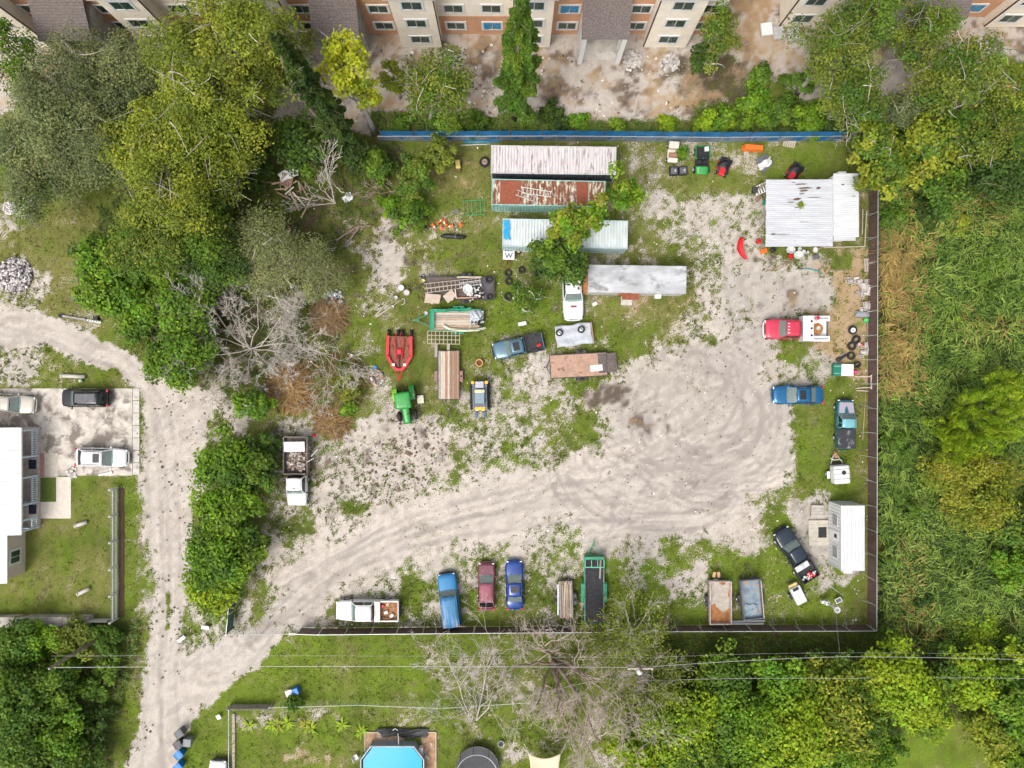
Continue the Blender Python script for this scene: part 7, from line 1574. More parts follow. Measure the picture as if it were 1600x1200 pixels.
# load of the ladder trailer
LZ = .62
ladder('longest weathered ladder along the top of the ladder trailer', W(663,447,.7), W(752,437,.7), .42, LZ+.1, LZ+.12, WOODP, 14)
ladder('weathered ladder across the middle of the ladder trailer', W(664,455,.7), W(740,445,.7), .4, LZ+.2, LZ+.2, M('ladder_tan', (.48, .40, .32), .8, var=.2), 12)
ladder('white aluminium ladder near the junk on the ladder trailer', W(718,446,.8), W(752,441,.8), .42, LZ+.3, LZ+.28, ALU, 7)
for i, (x, y, a, sx, sy) in enumerate([(676,467,-6,1.55,.95),(703,463,38,1.15,.85)]):
    o = thing('plywood_sheet', ['larger torn plywood sheet on the ladder trailer', 'tilted smaller plywood sheet on the ladder trailer'][i], 'plywood', (*W(x, y, .9), LZ+.34+.05*i), R(a)); MB().prism([(-sx/2, -sy/2), (sx/2*.9, -sy/2*.85), (sx/2, sy/2), (-sx/2*.92, sy/2*.95)], 0, .03).build('sheet', M('plywood', (.47, .38, .30), .85, var=.1, scale=2), o); MB().box(-.12, .12, -sy/2-.04, -sy/2+.1, .001, .04).build('batten', PLANKS[3], o)
t = thing('white_basin', 'white plastic basin among the junk on the ladder trailer', 'basin', (*W(731,452,1), LZ+.35)); MB().lathe([(0, .03), (.3, .03), (.42, .2), (.46, .2), (.34, 0), (0, 0)], 16).build('bowl', PLW, t, smooth=True); MB().lathe([(.43, .2), (.48, .22), (.43, .23)], 16).build('lip', PLW, t)
t = thing('junk_heap', 'heap of white and dark scraps beside the basin on the ladder trailer', 'junk', (*W(743,458,.8), LZ)); r_ = np.random.default_rng(9)
for nm, mt_ in (('white_scrap', PLW), ('dark_scrap', BLACKP)):
    mb = MB(); [mb.cbox((r_.normal(0, .32), r_.normal(0, .3), .1+.25*r_.uniform()), tuple(r_.uniform(.05, .22, 3)), r_.uniform(0, 3), 0, r_.uniform(-.6, .6), r_.uniform(-.6, .6)) for _ in range(42)]; mb.build(nm, mt_, t)
rod('red_plank', 'orange stained plank along the lower edge of the ladder trailer', 'plank', (712,466), (756,464), .72, .07, M('plank_orange', (.52, .30, .19), .8, var=.2), n=4)
rod('grey_plank', 'pale grey plank along the upper edge of the ladder trailer', 'plank', (714,433), (752,433), .68, .08, PLANKS[3], n=4)
rod('broken_board', 'cream board standing across the ladder trailer', 'plank', (711,452), (713,466), 1.05, .07, M('board_cream', (.58, .48, .38), .8), n=4)
for i, (x, y, r1, h1, mt_, lb) in enumerate([(627,450,.3,.5,PLW,'upper white drum left of the ladder trailer'),(635.5,457.5,.3,.45,M('drum_stained', (.55, .48, .48), .6, dirt=((.25, .1, .08), .3, 3)),'lower stained white drum left of the ladder trailer'),(618,465,.2,.3,PLW,'white bucket between the two wooden poles'),(613,479,.16,.25,PLW,'small white bucket below the poles'),(660,432,.2,.35,GREYP,'dark can at the front of the ladder trailer'),(661,439,.2,.3,M('bucket_yellow', (.75, .68, .35), .5),'pale yellow bucket at the front of the ladder trailer'),(667,491,.18,.3,PLW,'white bucket on the green trailer front shelf')]):
    t = thing('bucket' if i > 1 else 'drum', lb, 'bucket' if i > 1 else 'drum', (*W(x, y, .3), .0 if i != 6 else .985)); MB().lathe([(0, 0), (r1*.85, 0), (r1, h1), (r1*.9, h1), (r1*.82, h1*.25 if i not in (0, 1) else h1*.9), (0, h1*.25 if i not in (0, 1) else h1*.9)], 16).build('shell', mt_, t, smooth=False); MB().tube([(r1*math.cos(a), r1*math.sin(a)*.4+.05, h1+.01) for a in np.linspace(0, PI, 8)], .015, 4).build('bail', ALU, t)
rod('wooden_pole', 'upper pale pole of the pair lying crossed in the grass', 'pole', (586,494), (613,463), .1, .05, PLANKS[3]); rod('wooden_pole', 'lower pale pole of the pair lying crossed in the grass', 'pole', (588,495), (630,467), .08, .05, PLANKS[3])
o = rod('hose_loop', 'white hose curled at the end of the poles', 'hose', (628,466), (627,476), .1, .03, PLW, mid=[(632,467),(633,472),(630,476)])
# rubbish on the green trailer
t = thing('rubbish_heap', 'heap of clear plastic and bottles on the green trailer', 'rubbish', (*W(745,495,.8), .61)); r_ = np.random.default_rng(12)
mb = MB(); mb.grid(lambda u, v: ((u-.5)*1.3, (v-.5)*1.2, .05+.4*math.sin(PI*u)*math.sin(PI*v)+.06*math.sin(17*u+9*v)), 14, 14); mb.build('plastic_sheet', M('plastic_film', (.46, .49, .54), .3, var=.4, scale=8), t)
mb = MB(); [mb.cbox((r_.normal(.1, .35), r_.normal(-.35, .28), .12+.2*r_.uniform()), tuple(r_.uniform(.06, .2, 3)), r_.uniform(0, 3), 0, r_.uniform(-.6, .6)) for _ in range(36)]; mb.build('dark_scrap', BLACKP, t)
mb = MB(); [mb.cbox((r_.normal(.0, .4), r_.normal(-.3, .3), .16+.2*r_.uniform()), tuple(r_.uniform(.05, .18, 3)), r_.uniform(0, 3), 0, r_.uniform(-.6, .6)) for _ in range(20)]; mb.build('pale_scrap', PLW, t)
rod('curved_pipe', 'thick cream pipe curving along the green trailer', 'pipe', (692,508), (759,512), .8, .13, M('pipe_cream', (.66, .62, .48), .5), mid=[(702,514),(725,516.5),(745,515.5)], n=8)
tarp('green tarp bundled along the upper rail of the green trailer', [W(676,484,.9), W(736,481,.9), W(736,486,.9), W(676,488,.9)], .95, GREENT, 7, amp=.15)
# pallet racks
def pallet(label, px, py, rz, sx=1.2, sy=1.0, n=6, mat=None, z=0.0, tilt=0.0, cat='pallet'):
    t = thing('pallet', label, cat, (*W(px, py, z), z), rz); mat = mat or PALW; t.rotation_euler = (tilt, 0, rz)
    for k in range(n): MB().box(-sx/2+k*sx/n, -sx/2+(k+.72)*sx/n, -sy/2, sy/2, .12, .14).build('slat', mat, t)
    for y in (-sy/2+.05, 0, sy/2-.05): MB().box(-sx/2, sx/2-.05, y-.045, y+.045, .0, .119).build('runner', mat, t)
    return t
t = thing('timber_grid', 'grey timber grid ramp behind the wooden flatbed trailer', 'ramp', P3(694,528,.3), R(-1))
for k in range(9): MB().box(-1.62+k*.39, -1.56+k*.39, -.64, .64, .28, .36).build('slat', WOODP, t)
for k in range(4): MB().box(-1.6, 1.6, -.64+k*.41, -.58+k*.41, .361, .41).build('crossbar', WOODP, t)
for x in (-.75, .45): MB().box(x-.14, x+.14, -1.9, -.5, .16, .27).build('ramp_board', PLANKS[1], t)
pallet('wooden pallet leaning against the slate fence', 1234, 221, R(-12), 1.25, 1.1, 6, WOODP, tilt=.25)
pallet('grey pallet leaning against the right fence', 1358, 414, R(3), 1.1, 1.3, 5, WOODP)
pallet('small tan pallet beside the bottom fence', 1037, 975, R(-6), 1.0, .7, 6, PLANKS[0])
# loose litter boards
for i, (x, y, a, sx, sy, mt_, lb) in enumerate([(816,506,12,.8,.35,PLW,'white slab in the bright grass above the steel blue pickup'),(804,466,-40,.35,.28,PLW,'small white box beside the overgrown tyre'),(929,475,30,.5,.3,PLW,'white scrap right of the white double cab'),(547,556,-20,.6,.4,ALU,'grey box at the foot of the dead tree'),(458,447,20,.5,.35,PLW,'white scrap under the sage oak'),(586,575,70,.4,.3,BLUET,'blue scrap beside the brush heap'),(466,635,0,.5,.3,M('teal_box', (.05,.25,.28), .5),'teal box below the orange brown brush heap'),(920,444,0,.5,.2,PLW,'pale block on top of the trailer awning side')]):
    if i == 7: continue
    t = thing('litter_box', lb, 'box', P3(x, y), R(a)); MB().box(-sx/2, sx/2, -sy/2, sy/2, 0, .16).build('case', mt_, t, bevel=.02); MB().box(-sx/2-.01, sx/2+.01, -sy/2-.01, sy/2+.01, .161, .18).build('lid', mt_, t)
t = thing('flower_tub', 'orange rimmed round tub in the grass above the loader', 'tub', P3(749,567)); MB().lathe([(0, .06), (.24, .06), (.28, .34), (.38, .34), (.34, 0), (0, 0)], 18).build('pot', M('terracotta', (.55, .27, .10), .7, var=.15), t); MB().lathe([(0, .2), (.26, .2)], 14).build('soil', M('pot_soil', (.12, .06, .035), .9), t)
# red thing in the steel blue pickup bed
t = thing('fuel_can', 'red fuel can lying in the steel blue pickup bed', 'fuel can', (*W(842,539,.9), .725), .6); MB().box(-.22, .22, -.13, .13, 0, .24).build('can', REDP, t, bevel=.05); MB().tube([(-.2, 0, .25), (-.1, 0, .33), (.1, 0, .33), (.2, 0, .25)], .025, 5).build('handle', REDP, t)
for i, (x, y, c, lb) in enumerate([(597,947,REDP,'red can in the white pickup bed'),(603,957,PLW,'white bottle crate in the white pickup bed'),(612,962,PLW,'white jug at the back of the white pickup bed'),(606,944,M('rag_tan',(.5,.36,.24),.8),'tan bundle in the white pickup bed')]):
    t = thing('cargo_box', lb, 'cargo', (*W(x, y, .9), .745), .4*i); MB().box(-.2, .2, -.15, .15, 0, .22).build('case', c, t, bevel=.04); MB().box(-.12, .12, -.03, .03, .221, .26).build('handle', c, t)
t = thing('bed_cargo', 'white folded sheet in the front of the black pickup bed', 'cargo', (*W(1254,886,1.2), .9), R(32)); MB().box(-.75, .75, -.28, .28, 0, .22).build('sheet', PLW, t, bevel=.05); MB().box(-.2, .25, -.2, .2, .221, .28).build('fold', ALU, t, bevel=.03)
t = thing('bed_cargo', 'jumble of tools at the back of the black pickup bed', 'cargo', (*W(1266,901,1.1), .745), R(32)); r_ = np.random.default_rng(5); mb = MB(); [mb.cbox((r_.normal(0, .35), r_.normal(0, .16), .1+.1*r_.uniform()), tuple(r_.uniform(.06, .25, 3)), r_.uniform(0, 3)) for _ in range(16)]; mb.build('pale_tool', PLW, t); mb = MB(); [mb.cbox((r_.normal(0, .35), r_.normal(0, .16), .1+.1*r_.uniform()), tuple(r_.uniform(.06, .25, 3)), r_.uniform(0, 3)) for _ in range(8)]; mb.build('red_tool', REDP, t)
# ------------------------------------------------------------------ machines in the top right corner
t = thing('utility_vehicle', 'green utility vehicle with a cargo box near the blue fence', 'utility vehicle', P3(1098,250,.8), R(268)); t.location.z = 0
MB().box(-1.35, -.15, -.68, .68, .55, .62).build('cargo_floor', BLACKP, t)
for s in (-1, 1): MB().box(-1.35, -.15, s*.68-.03, s*.68+.03, .56, .86).build('cargo_side', JG, t)
MB().box(-1.38, -1.32, -.65, .65, .56, .84).build('tailgate', JG, t); MB().box(-.18, -.12, -.65, .65, .56, .9).build('cargo_front', JG, t)
mb = MB(); mb.grid(lambda u, v: (.62+.75*u, (v-.5)*1.35*(1-.12*u), .88-.18*u-.1*(2*v-1)**4), 6, 6); mb.build('hood', JG, t, smooth=True, solid=.05)
for y in (-.32, .32): mb = MB(); mb.cbox((.12, y, .72), (.42, .5, .14)); mb.cbox((-.06, y, .95), (.1, .5, .4)); mb.build('seat', BLACKP, t, bevel=.04)
MB().box(-.1, .7, -.66, .66, .4, .45).build('floor', BLACKP, t); MB().lathe([(.15, 0), (.18, .02), (.15, .04)], 12, (.5, .32, .98)).build('steering_wheel', BLACKP, t); MB().box(.56, .64, -.6, .6, .45, .92).build('dash', BLACKP, t)
for x in (-.85, .85):
    for s in (-1, 1): wheel(t, x, s*.66, .3, .24)
o = thing('white_box', 'small white box in the cargo bed of the green utility vehicle', 'box', (*W(1104,233,.8), .625), .1); MB().box(-.2, .2, -.2, .2, 0, .25).build('case', PLW, o, bevel=.03); MB().box(-.21, .21, -.21, .21, .251, .28).build('lid', PLW, o)
t = thing('golf_cart', 'stripped cream golf cart overgrown by a plant near the fence', 'golf cart', P3(1052,238,.6), R(85)); t.location.z = 0
CRM = M('cart_cream', (.62, .57, .48), .5, var=.12, dirt=((.35, .28, .2), .3, 3)); MB().box(.35, 1.05, -.5, .5, .4, .85).build('front_body', CRM, t, bevel=.1); MB().box(-1.0, -.55, -.5, .5, .4, .75).build('rear_body', CRM, t, bevel=.08); MB().box(-.55, .35, -.5, .5, .3, .36).build('floor', CRM, t); MB().box(-.5, -.05, -.42, .42, .5, .68).build('seat', M('cart_seat', (.28, .15, .09), .8), t, bevel=.04)
for x in (-.75, .7):
    for s in (-1, 1): wheel(t, x, s*.5, .23, .18)
TR('weed_clump', 'leafy weed growing beside the cream golf cart', 1066, 240, 1.2, 9, 'bright', 'bush', seed=301, cat='weed', leaf=.2)
t = thing('battery_box', 'pair of black battery bins below the golf cart', 'bin', P3(1060,267,.3), R(2)); t.location.z = 0
for x in (-.45, .45): MB().box(x-.42, x+.42, -.42, .42, 0, .4).build('tub', BLACKP, t, bevel=.05); MB().box(x-.3, x+.3, -.3, .3, .401, .43).build('lid', GREYP, t, bevel=.02); MB().box(x+.05, x+.2, -.1, .12, .431, .46).build('label', ALU, t)
def ride_mower(label, px, py, rz, body, cover=True):
    t = thing('riding_mower', label, 'mower', P3(px, py, .5), R(rz)); t.location.z = 0
    MB().prism([(-.5, -.65), (.45, -.65), (.6, -.3), (.6, .3), (.45, .65), (-.5, .65)], .14, .3).build('deck', body, t, bevel=.03); MB().box(.1, .95, -.28, .28, .3, .72).build('bonnet', body, t, bevel=.08); MB().box(-.6, -.1, -.26, .26, .45, .56).build('seat', BLACKP, t, bevel=.04); MB().box(-.66, -.55, -.25, .25, .5, .88).build('seat_back', BLACKP, t, bevel=.04)
    MB().lathe([(.13, 0), (.16, .02), (.13, .04)], 12, (.02, 0, .88)).build('steering_wheel', BLACKP, t)
    for x, rr2 in ((-.5, .24), (.7, .18)):
        for s in (-1, 1): wheel(t, x, s*.46, rr2, .18)
    if cover:
        mb = MB(); mb.grid(lambda u, v: ((u-.5)*1.5-.15+.05*math.sin(9*v), (v-.5)*1.2+.06*math.sin(8*u), .45+.45*math.sin(PI*u)*math.sin(PI*v)+.05*math.sin(11*u+7*v)), 10, 10); mb.build('cover', BLACKP, t, solid=.01)
    return t
ride_mower('red riding mower under a black cover right of the utility vehicle', 1131, 260, 250, REDP); ride_mower('red and black riding mower behind the shed', 1242, 268, 235, REDP)
t = thing('road_barrier', 'long orange plastic barrier near the blue fence', 'barrier', P3(1177,231,.4), R(-4)); t.location.z = 0; MB().prism([(-1.05, -.28), (1.05, -.28), (1.05, .28), (-1.05, .28)], 0, .75, taper=.82).build('body', ORANGE, t, bevel=.05)
for x in (-.5, .5): MB().box(x-.15, x+.15, -.05, .05, .751, .8).build('lift_loop', ORANGE, t)
tarp('dark tarp spread in the grass behind the shed', [W(1178,250), W(1196,240), W(1210,256), W(1192,272)], .02, GREYP, 11, amp=.1)
tarp('crumpled white plastic sheet lying on the dark tarp', [W(1182,258), W(1202,246), W(1205,258), W(1186,268)], .16, PLW, 12, amp=.22)
t = thing('kayak_shell', 'curved red plastic slide lying left of the shed', 'slide', P3(1161,388), R(100))
mb = MB(); mb.grid(lambda u, v: ((u-.5)*2.2, .35*math.sin(PI*u)+(v-.5)*.62*(.45+.55*math.sin(PI*u)), .06+.22*(2*v-1)**2), 12, 6); mb.build('trough', REDP, t, smooth=True, solid=.03); MB().tube([(-1.0, .0, .25), (-.4, .5, .3), (.4, .52, .3), (1.0, .0, .25)], .03, 5).build('edge_tube', REDP, t)
for i, (x, y, nm, lb, mt_, sz, cat) in enumerate([(1184,378,'fuel_can','red fuel can at the shed corner',REDP,(.4,.4,.4),'fuel can'),(1192,393,'storage_crate','orange crate below the shed corner',ORANGE,(.62,.45,.4),'crate'),(1207,391,'storage_crate','black crate under the shed eave',BLACKP,(.5,.5,.3),'crate'),(1184,311,'storage_crate','brown wooden crate at the left of the shed',PLANKS[2],(.6,.4,.4),'crate'),(1193,317,'storage_crate','green crate at the left of the shed',GREENT,(.4,.3,.3),'crate'),(1178,298,'machine_engine','dark engine block left of the shed',STEELD,(.55,.5,.5),'engine'),(1274,402,'storage_crate','grey flat case below the shed',GREYP,(.45,.6,.15),'crate')]):
    t = thing(nm, lb, cat, P3(x, y), .3*i); MB().box(-sz[0]/2, sz[0]/2, -sz[1]/2, sz[1]/2, 0, sz[2]).build('case', mt_, t, bevel=.05); MB().tube([(-sz[0]*.3, 0, sz[2]), (-sz[0]*.2, 0, sz[2]+.09), (sz[0]*.2, 0, sz[2]+.09), (sz[0]*.3, 0, sz[2])], .02, 5).build('handle', mt_, t)
t = thing('step_ladder', 'white slatted step frame leaning at the left of the shed', 'steps', P3(1189,295,.5), R(20)); t.location.z = 0
for k in range(5): MB().box(-.5+k*.22, -.36+k*.22, -.4, .4, .2+.12*k, .24+.12*k).build('tread', WHITEP, t)
for y in (-.42, .42): MB().tube([(-.55, y, .1), (.55, y, .85)], .03, 4).build('stringer', WHITEP, t)
for i, (x, y, rx, ry, h, mt_, lb) in enumerate([(1234,391,.42,.36,.3,PLW,'white tub under the shed eave'),(1246,399,.45,.38,.28,PLW,'large white tub below the shed'),(1234,401,.24,.24,.3,REDP,'red bucket between the white tubs'),(1248,390,.18,.2,.3,PLW,'small white jug beside the tubs'),(1254,395,.2,.24,.3,PLW,'white jerry can right of the tubs'),(1273,391,.24,.28,.2,PLW,'white box under the teal hose'),(1261,395,.12,.16,.2,PLW,'smallest white bottle below the shed')]):
    t = thing('tub', lb, 'tub', P3(x, y)); q = MB().lathe([(0, .05), (.8, .05), (.92, h), (1.0, h), (.86, 0), (0, 0)], 16).build('shell', mt_, t); q.scale = (rx, ry, 1); q = MB().lathe([(.96, h), (1.04, h+.02), (.96, h+.03)], 16).build('lip', mt_, t); q.scale = (rx, ry, 1)
rod('garden_hose', 'tan hose lying in loose curves below the shed', 'hose', (1205,425), (1245,405), .04, .028, M('hose_tan', (.36, .24, .14), .7), mid=[(1222,412),(1238,405),(1243,406),(1228,415),(1212,422),(1196,424)])
rod('garden_hose', 'teal hose tangled below the shed', 'hose', (1278,388), (1285,428), .05, .028, M('hose_teal', (.05, .28, .27), .6), mid=[(1276,402),(1282,410),(1286,395),(1287,415),(1280,423),(1262,419),(1248,420),(1268,421),(1284,426)])
# timber rails beside the shed
rod('timber_rail', 'long grey timber rail right of the shed', 'timber', (1354,330), (1351,384), .6, .06, WOODP, n=4); rod('timber_rail', 'pale timber rail below the shed corner', 'timber', (1287,387), (1352,385), .5, .06, WOODP, n=4); rod('timber_rail', 'shorter timber rail beside the shed wall', 'timber', (1348,327), (1347,366), .6, .05, WOODP, n=4)
# concrete blocks
def cblock():
    mb = MB(); L_, W_, H_ = .4, .2, .2
    for (x0, x1, y0, y1) in ((-.2, .2, -.1, -.068), (-.2, .2, .068, .1), (-.2, -.165, -.068, .068), (.165, .2, -.068, .068), (-.018, .018, -.068, .068)): mb.box(x0, x1, y0, y1, 0, .2)
    return mb.mesh('block', M('block_grey', (.52, .48, .44), .9, var=.12, scale=5))
CBM = cblock(); r_ = np.random.default_rng(21)
def blocks(cx, cy, rx, ry, n, group, label, seed, layers=2):
    r_ = np.random.default_rng(seed)
    for i in range(n):
        lay = int(r_.integers(0, layers)); x = cx+r_.uniform(-rx, rx)*(1 if lay == 0 else .6); y = cy+r_.uniform(-ry, ry)*(1 if lay == 0 else .6)
        o = obm('concrete_block', CBM, None, (*W(x, y), .205*lay), r_.choice([0, PI/2])+r_.normal(0, .2)); tag(o, label, 'block', group)
        if r_.uniform() < .25: o.rotation_euler = (PI/2, 0, o.rotation_euler.z); o.location.z += .1
        o.scale = (1.25, 1.25, 1.1)
blocks(1351, 452, 10, 14, 30, 'upper block heap', 'concrete block in the upper heap beside the right fence', 31); blocks(1352, 480, 9, 7, 15, 'lower block heap', 'concrete block in the lower heap beside the right fence', 32); blocks(1349, 546, 6, 12, 12, 'block heap by tyres', 'concrete block in the heap beside the tyre row', 33); blocks(1334, 436, 9, 6, 6, 'stray blocks', 'stray concrete block left of the upper heap', 34, 1)
for i, (x, y) in enumerate([(1325,435),(1328,441),(1338,458)]):
    o = obm('concrete_block', CBM, None, P3(x, y), .5*i); tag(o, 'stray concrete block left of the upper heap', 'block', 'stray blocks')
t = thing('culvert_pipe', 'grey half round pipe below the lower block heap', 'pipe', P3(1346,491), R(-5)); mb = MB(); mb.grid(lambda u, v: ((u-.5)*1.3, .3*math.cos(PI*v), .02+.3*math.sin(PI*v)), 8, 8); mb.build('shell', M('pipe_grey', (.27, .28, .30), .7, var=.2), t, smooth=True, solid=.03); MB().box(-.66, -.6, -.3, .3, .01, .05).build('end_plate', ALU, t)
rod('pink_board', 'pinkish board leaning by the lower block heap', 'board', (1358,470), (1355,494), .4, .06, M('board_pink', (.38, .25, .25), .8), n=4)
t = thing('green_bucket', 'small green bucket beside the right fence', 'bucket', P3(1351,501)); MB().lathe([(0, .04), (.2, .04), (.24, .32), (.27, .32), (.22, 0), (0, 0)], 14).build('shell', M('bucket_green', (.06, .42, .10), .5), t); MB().lathe([(0, .22), (.2, .22)], 12).build('content', M('bucket_inner', (.12, .5, .16), .5), t)
t = thing('cooler_box', 'green and white storage box with open lid by the tyres', 'box', P3(1320,578,.5), R(-1)); t.location.z = 0; MB().box(-1.1, -.35, -.58, .58, 0, .55).build('green_box', M('box_green', (.01, .16, .10), .45), t, bevel=.03)
for y in (-.35, .35): MB().box(-1.1, -.36, y-.02, y+.02, .551, .57).build('rib', M('rib_pale', (.4, .52, .46), .5), t)
for k in range(4): MB().box(-.34, .88, -.58+k*.29, -.58+k*.29+.28, .4, .46).build('lid_plank', WHITEP, t)
MB().box(-.3, .85, -.55, .55, 0, .399).build('body', PLW, t)
t = thing('pink_bag', 'pink bag behind the green and white box', 'bag', P3(1336,581)); MB().lathe([(0, .3), (.14, .28), (.24, .16), (.22, 0)], 10).build('sack', M('bag_pink', (.55, .04, .16), .6, var=.2), t, smooth=True); MB().tube([(-.08, 0, .28), (0, 0, .4), (.08, 0, .28)], .02, 5).build('strap', PLW, t)
t = thing('trestle', 'pale wooden trestle against the right fence', 'trestle', P3(1357,597,.4), R(2)); t.location.z = 0
for y in (-.52, .52): MB().tube([(-1.15, y*1.1, .05), (.3, y, .7)], .05, 4).build('leg', PLANKS[3], t)
for k in range(3): MB().box(.05+k*.24, .25+k*.24, -.7, .7, .7, .74).build('plank', PLANKS[3], t)
rod('long_pole', 'long rusty pole lying along the inside of the right fence', 'pole', (1354,500), (1356,598), .08, .035, PLANKS[4]); rod('long_pole', 'long pale pole lying beside the teal pickup', 'pole', (1353,606), (1348,688), .08, .035, PLANKS[0]); rod('short_plank', 'weathered plank lying below the wooden trestle', 'plank', (1338,610), (1368,612), .1, .07, WOODP, n=4)
t = thing('scrap_engine', 'black and white engine scrap beside the open tyre', 'scrap', P3(1315,558), R(35)); MB().box(-.45, .45, -.12, .12, .05, .25).build('shaft', BLACKP, t, bevel=.03); MB().box(-.1, .5, .14, .2, .05, .12).build('blade', ALU, t); MB().lathe([(.0, .25), (.22, .2), (.24, 0)], 12, (-.4, 0, 0)).build('housing', BLACKP, t)
rod('red_scrap', 'red pipe piece above the block heap by the tyres', 'pipe', (1345,537), (1352,541), .25, .08, REDP)
# ------------------------------------------------------------------ small trailers bottom right
t = thing('tank_trailer', 'white square water tank on a small trailer above the cabin', 'trailer', P3(1312,740,.9), R(94)); t.location.z = 0
MB().box(-.95, .85, -.78, .78, .42, 1.45).build('tank', PLW, t, bevel=.16); MB().lathe([(0, .05), (.2, .05), (.22, 0)], 14, (.15, -.18, 1.45)).build('filler_cap', BLACKP, t)
for x in (-.45, .05, .5): MB().box(x-.02, x+.02, -.79, .79, 1.44, 1.46).build('strap', GREYP, t)
MB().box(-1.0, 1.0, -.7, .7, .32, .41).build('frame', STEELD, t)
for s in (-1, 1): MB().tube([(.9, s*.6, .38), (2.1, .1, .38)], .05, 4).build('tongue_bar', GALV, t); wheel(t, -.1, s*.98, .3, .18); MB().box(-.45, .25, s*.98-.14, s*.98+.14, .61, .64).build('fender', WHITEP, t)
MB().cbox((1.75, .1, .5), (.5, .3, .3), .3).build('pump', M('pump_rust', (.35, .18, .09), .7), t, bevel=.04); MB().tube([(1.2, -.5, .5), (1.35, -.2, .6), (1.3, .3, .55), (1.5, .6, .5)], .05, 6).build('hose', PLW, t)
t = thing('small_trailer', 'small white enclosed trailer below the black pickup', 'trailer', P3(1245,927,.6), R(116)); t.location.z = 0
MB().box(-1.0, .75, -.52, .52, .4, .95).build('box', PLW, t, bevel=.04); MB().box(.76, 1.05, -.45, .45, .4, .7).build('nose_box', M('nose_yellow', (.6, .48, .2), .5), t, bevel=.03); MB().box(.4, .7, -.3, .3, .951, .965).build('vent_panel', BLACKP, t); MB().box(-.98, .35, -.02, .02, .951, .965).build('lid_seam', ALU, t)
for s in (-1, 1): wheel(t, -.05, s*.66, .26, .16); MB().box(-.35, .25, s*.66-.12, s*.66+.12, .53, .56).build('fender', BLACKP, t); MB().tube([(1.0, s*.3, .4), (1.6, 0, .4)], .04, 4).build('tongue_bar', STEELD, t)
# service pole with lamp, small solar panel, wires
t = thing('service_pole', 'slender service pole with a white lamp box near the fence corner', 'pole', P3(1285,937)); t.location.z = 0
MB().tube([(0, 0, 0), (0, 0, 3.2)], [.08, .06], 8).build('shaft', GALV, t, smooth=True); MB().box(-.22, .22, -.2, .2, .6, 1.25).build('meter_box', PLW, t, bevel=.04); MB().lathe([(.13, 0), (.3, .0), (.3, .04), (.13, .04)], 18, (0, 0, 3.2)).build('ring', GALV, t); MB().box(-.45, -.2, -.14, .14, .5, .9).build('lamp_box', WHITEP, t, bevel=.05)
t = thing('solar_panel', 'small framed solar panel beside the service pole', 'panel', P3(1310,938,.5), R(28)); MB().box(-.32, .32, -.24, .24, 0, .04).build('frame', WHITEP, t); MB().box(-.26, .26, -.18, .18, .041, .045).build('cell', M('cell_dark', (.12, .13, .15), .2), t); MB().box(-.03, .03, -.03, .03, -.5, -.002).build('stake', ALU, t)
rod('conduit', 'thin white conduit running to the solar panel', 'conduit', (1295,914), (1318,931), .05, .025, PLW); 
WIRE = M('wire_pale', (.34, .34, .33), .5, .2); WIRED = M('wire_dark', (.05, .05, .05), .6)
def wire(label, pts, r, mat, sag=.25):
    Pw = [np.array(P3(*p)) for p in pts]; path = []
    for a, b in zip(Pw[:-1], Pw[1:]):
        for k in range(12):
            u = k/12; q = a*(1-u)+b*u; path.append(q-np.array([0, 0, sag*4*u*(1-u)]))
    path.append(Pw[-1]); O = path[0]; o = MB().tube([tuple(p-O) for p in path], r, 4).build('power_line', mat, None, tuple(O)); return tag(o, label, 'wire')
wire('main pale power line crossing below the yard from edge to edge', [(80,1043,8),(1001,1043,8.2),(1313,1026,8),(1700,1034,8)], .023, WIRE); wire('upper thin power line below the bottom fence', [(80,1025,8.4),(1001,1028,8.4),(1313,1020,8.4),(1700,1026,8.4)], .008, WIRE)
wire('lower power line over the lower right thicket', [(1003,1064,6.5),(1310,1060,6.5),(1700,1062,6.5)], .018, WIRE); wire('service wire from the pole up to the main power line', [(1306,952,3.2),(1313,1026,8)], .016, WIRE, .1); wire('thin wire running from the dead tree towards the transformer', [(790,1096,5),(1001,1050,7.6)], .012, WIRE)
t = thing('utility_pole', 'utility pole with a grey transformer inside the half dead tree', 'utility pole', (*W(1001,1046,8.6), 0)); MB().tube([(0, 0, 0), (0, 0, 9)], [.17, .12], 9).build('shaft', BARK, t, smooth=True); MB().box(-1.1, 1.1, -.06, .06, 8.3, 8.45).build('crossarm', WOODP, t); MB().lathe([(0, 1.0), (.2, .98), (.27, .85), (.28, 0), (0, 0)], 14, (.0, -.42, 7.3)).build('transformer', M('transformer_grey', (.55, .56, .56), .5), t, smooth=True)
for x in (-1.0, -.5, .5, 1.0): MB().lathe([(0, .16), (.05, .15), (.04, 0)], 8, (x, 0, 8.45)).build('insulator', WHITEP, t)
t = thing('utility_pole', 'wooden utility pole standing inside the lower left thicket', 'utility pole', (*W(80,1043,8.6), 0)); MB().tube([(0, 0, 0), (0, 0, 8.8)], [.17, .12], 9).build('shaft', BARK, t, smooth=True); MB().lathe([(0, .16), (.05, .15), (.04, 0)], 8, (0, 0, 8.8)).build('insulator', WHITEP, t)
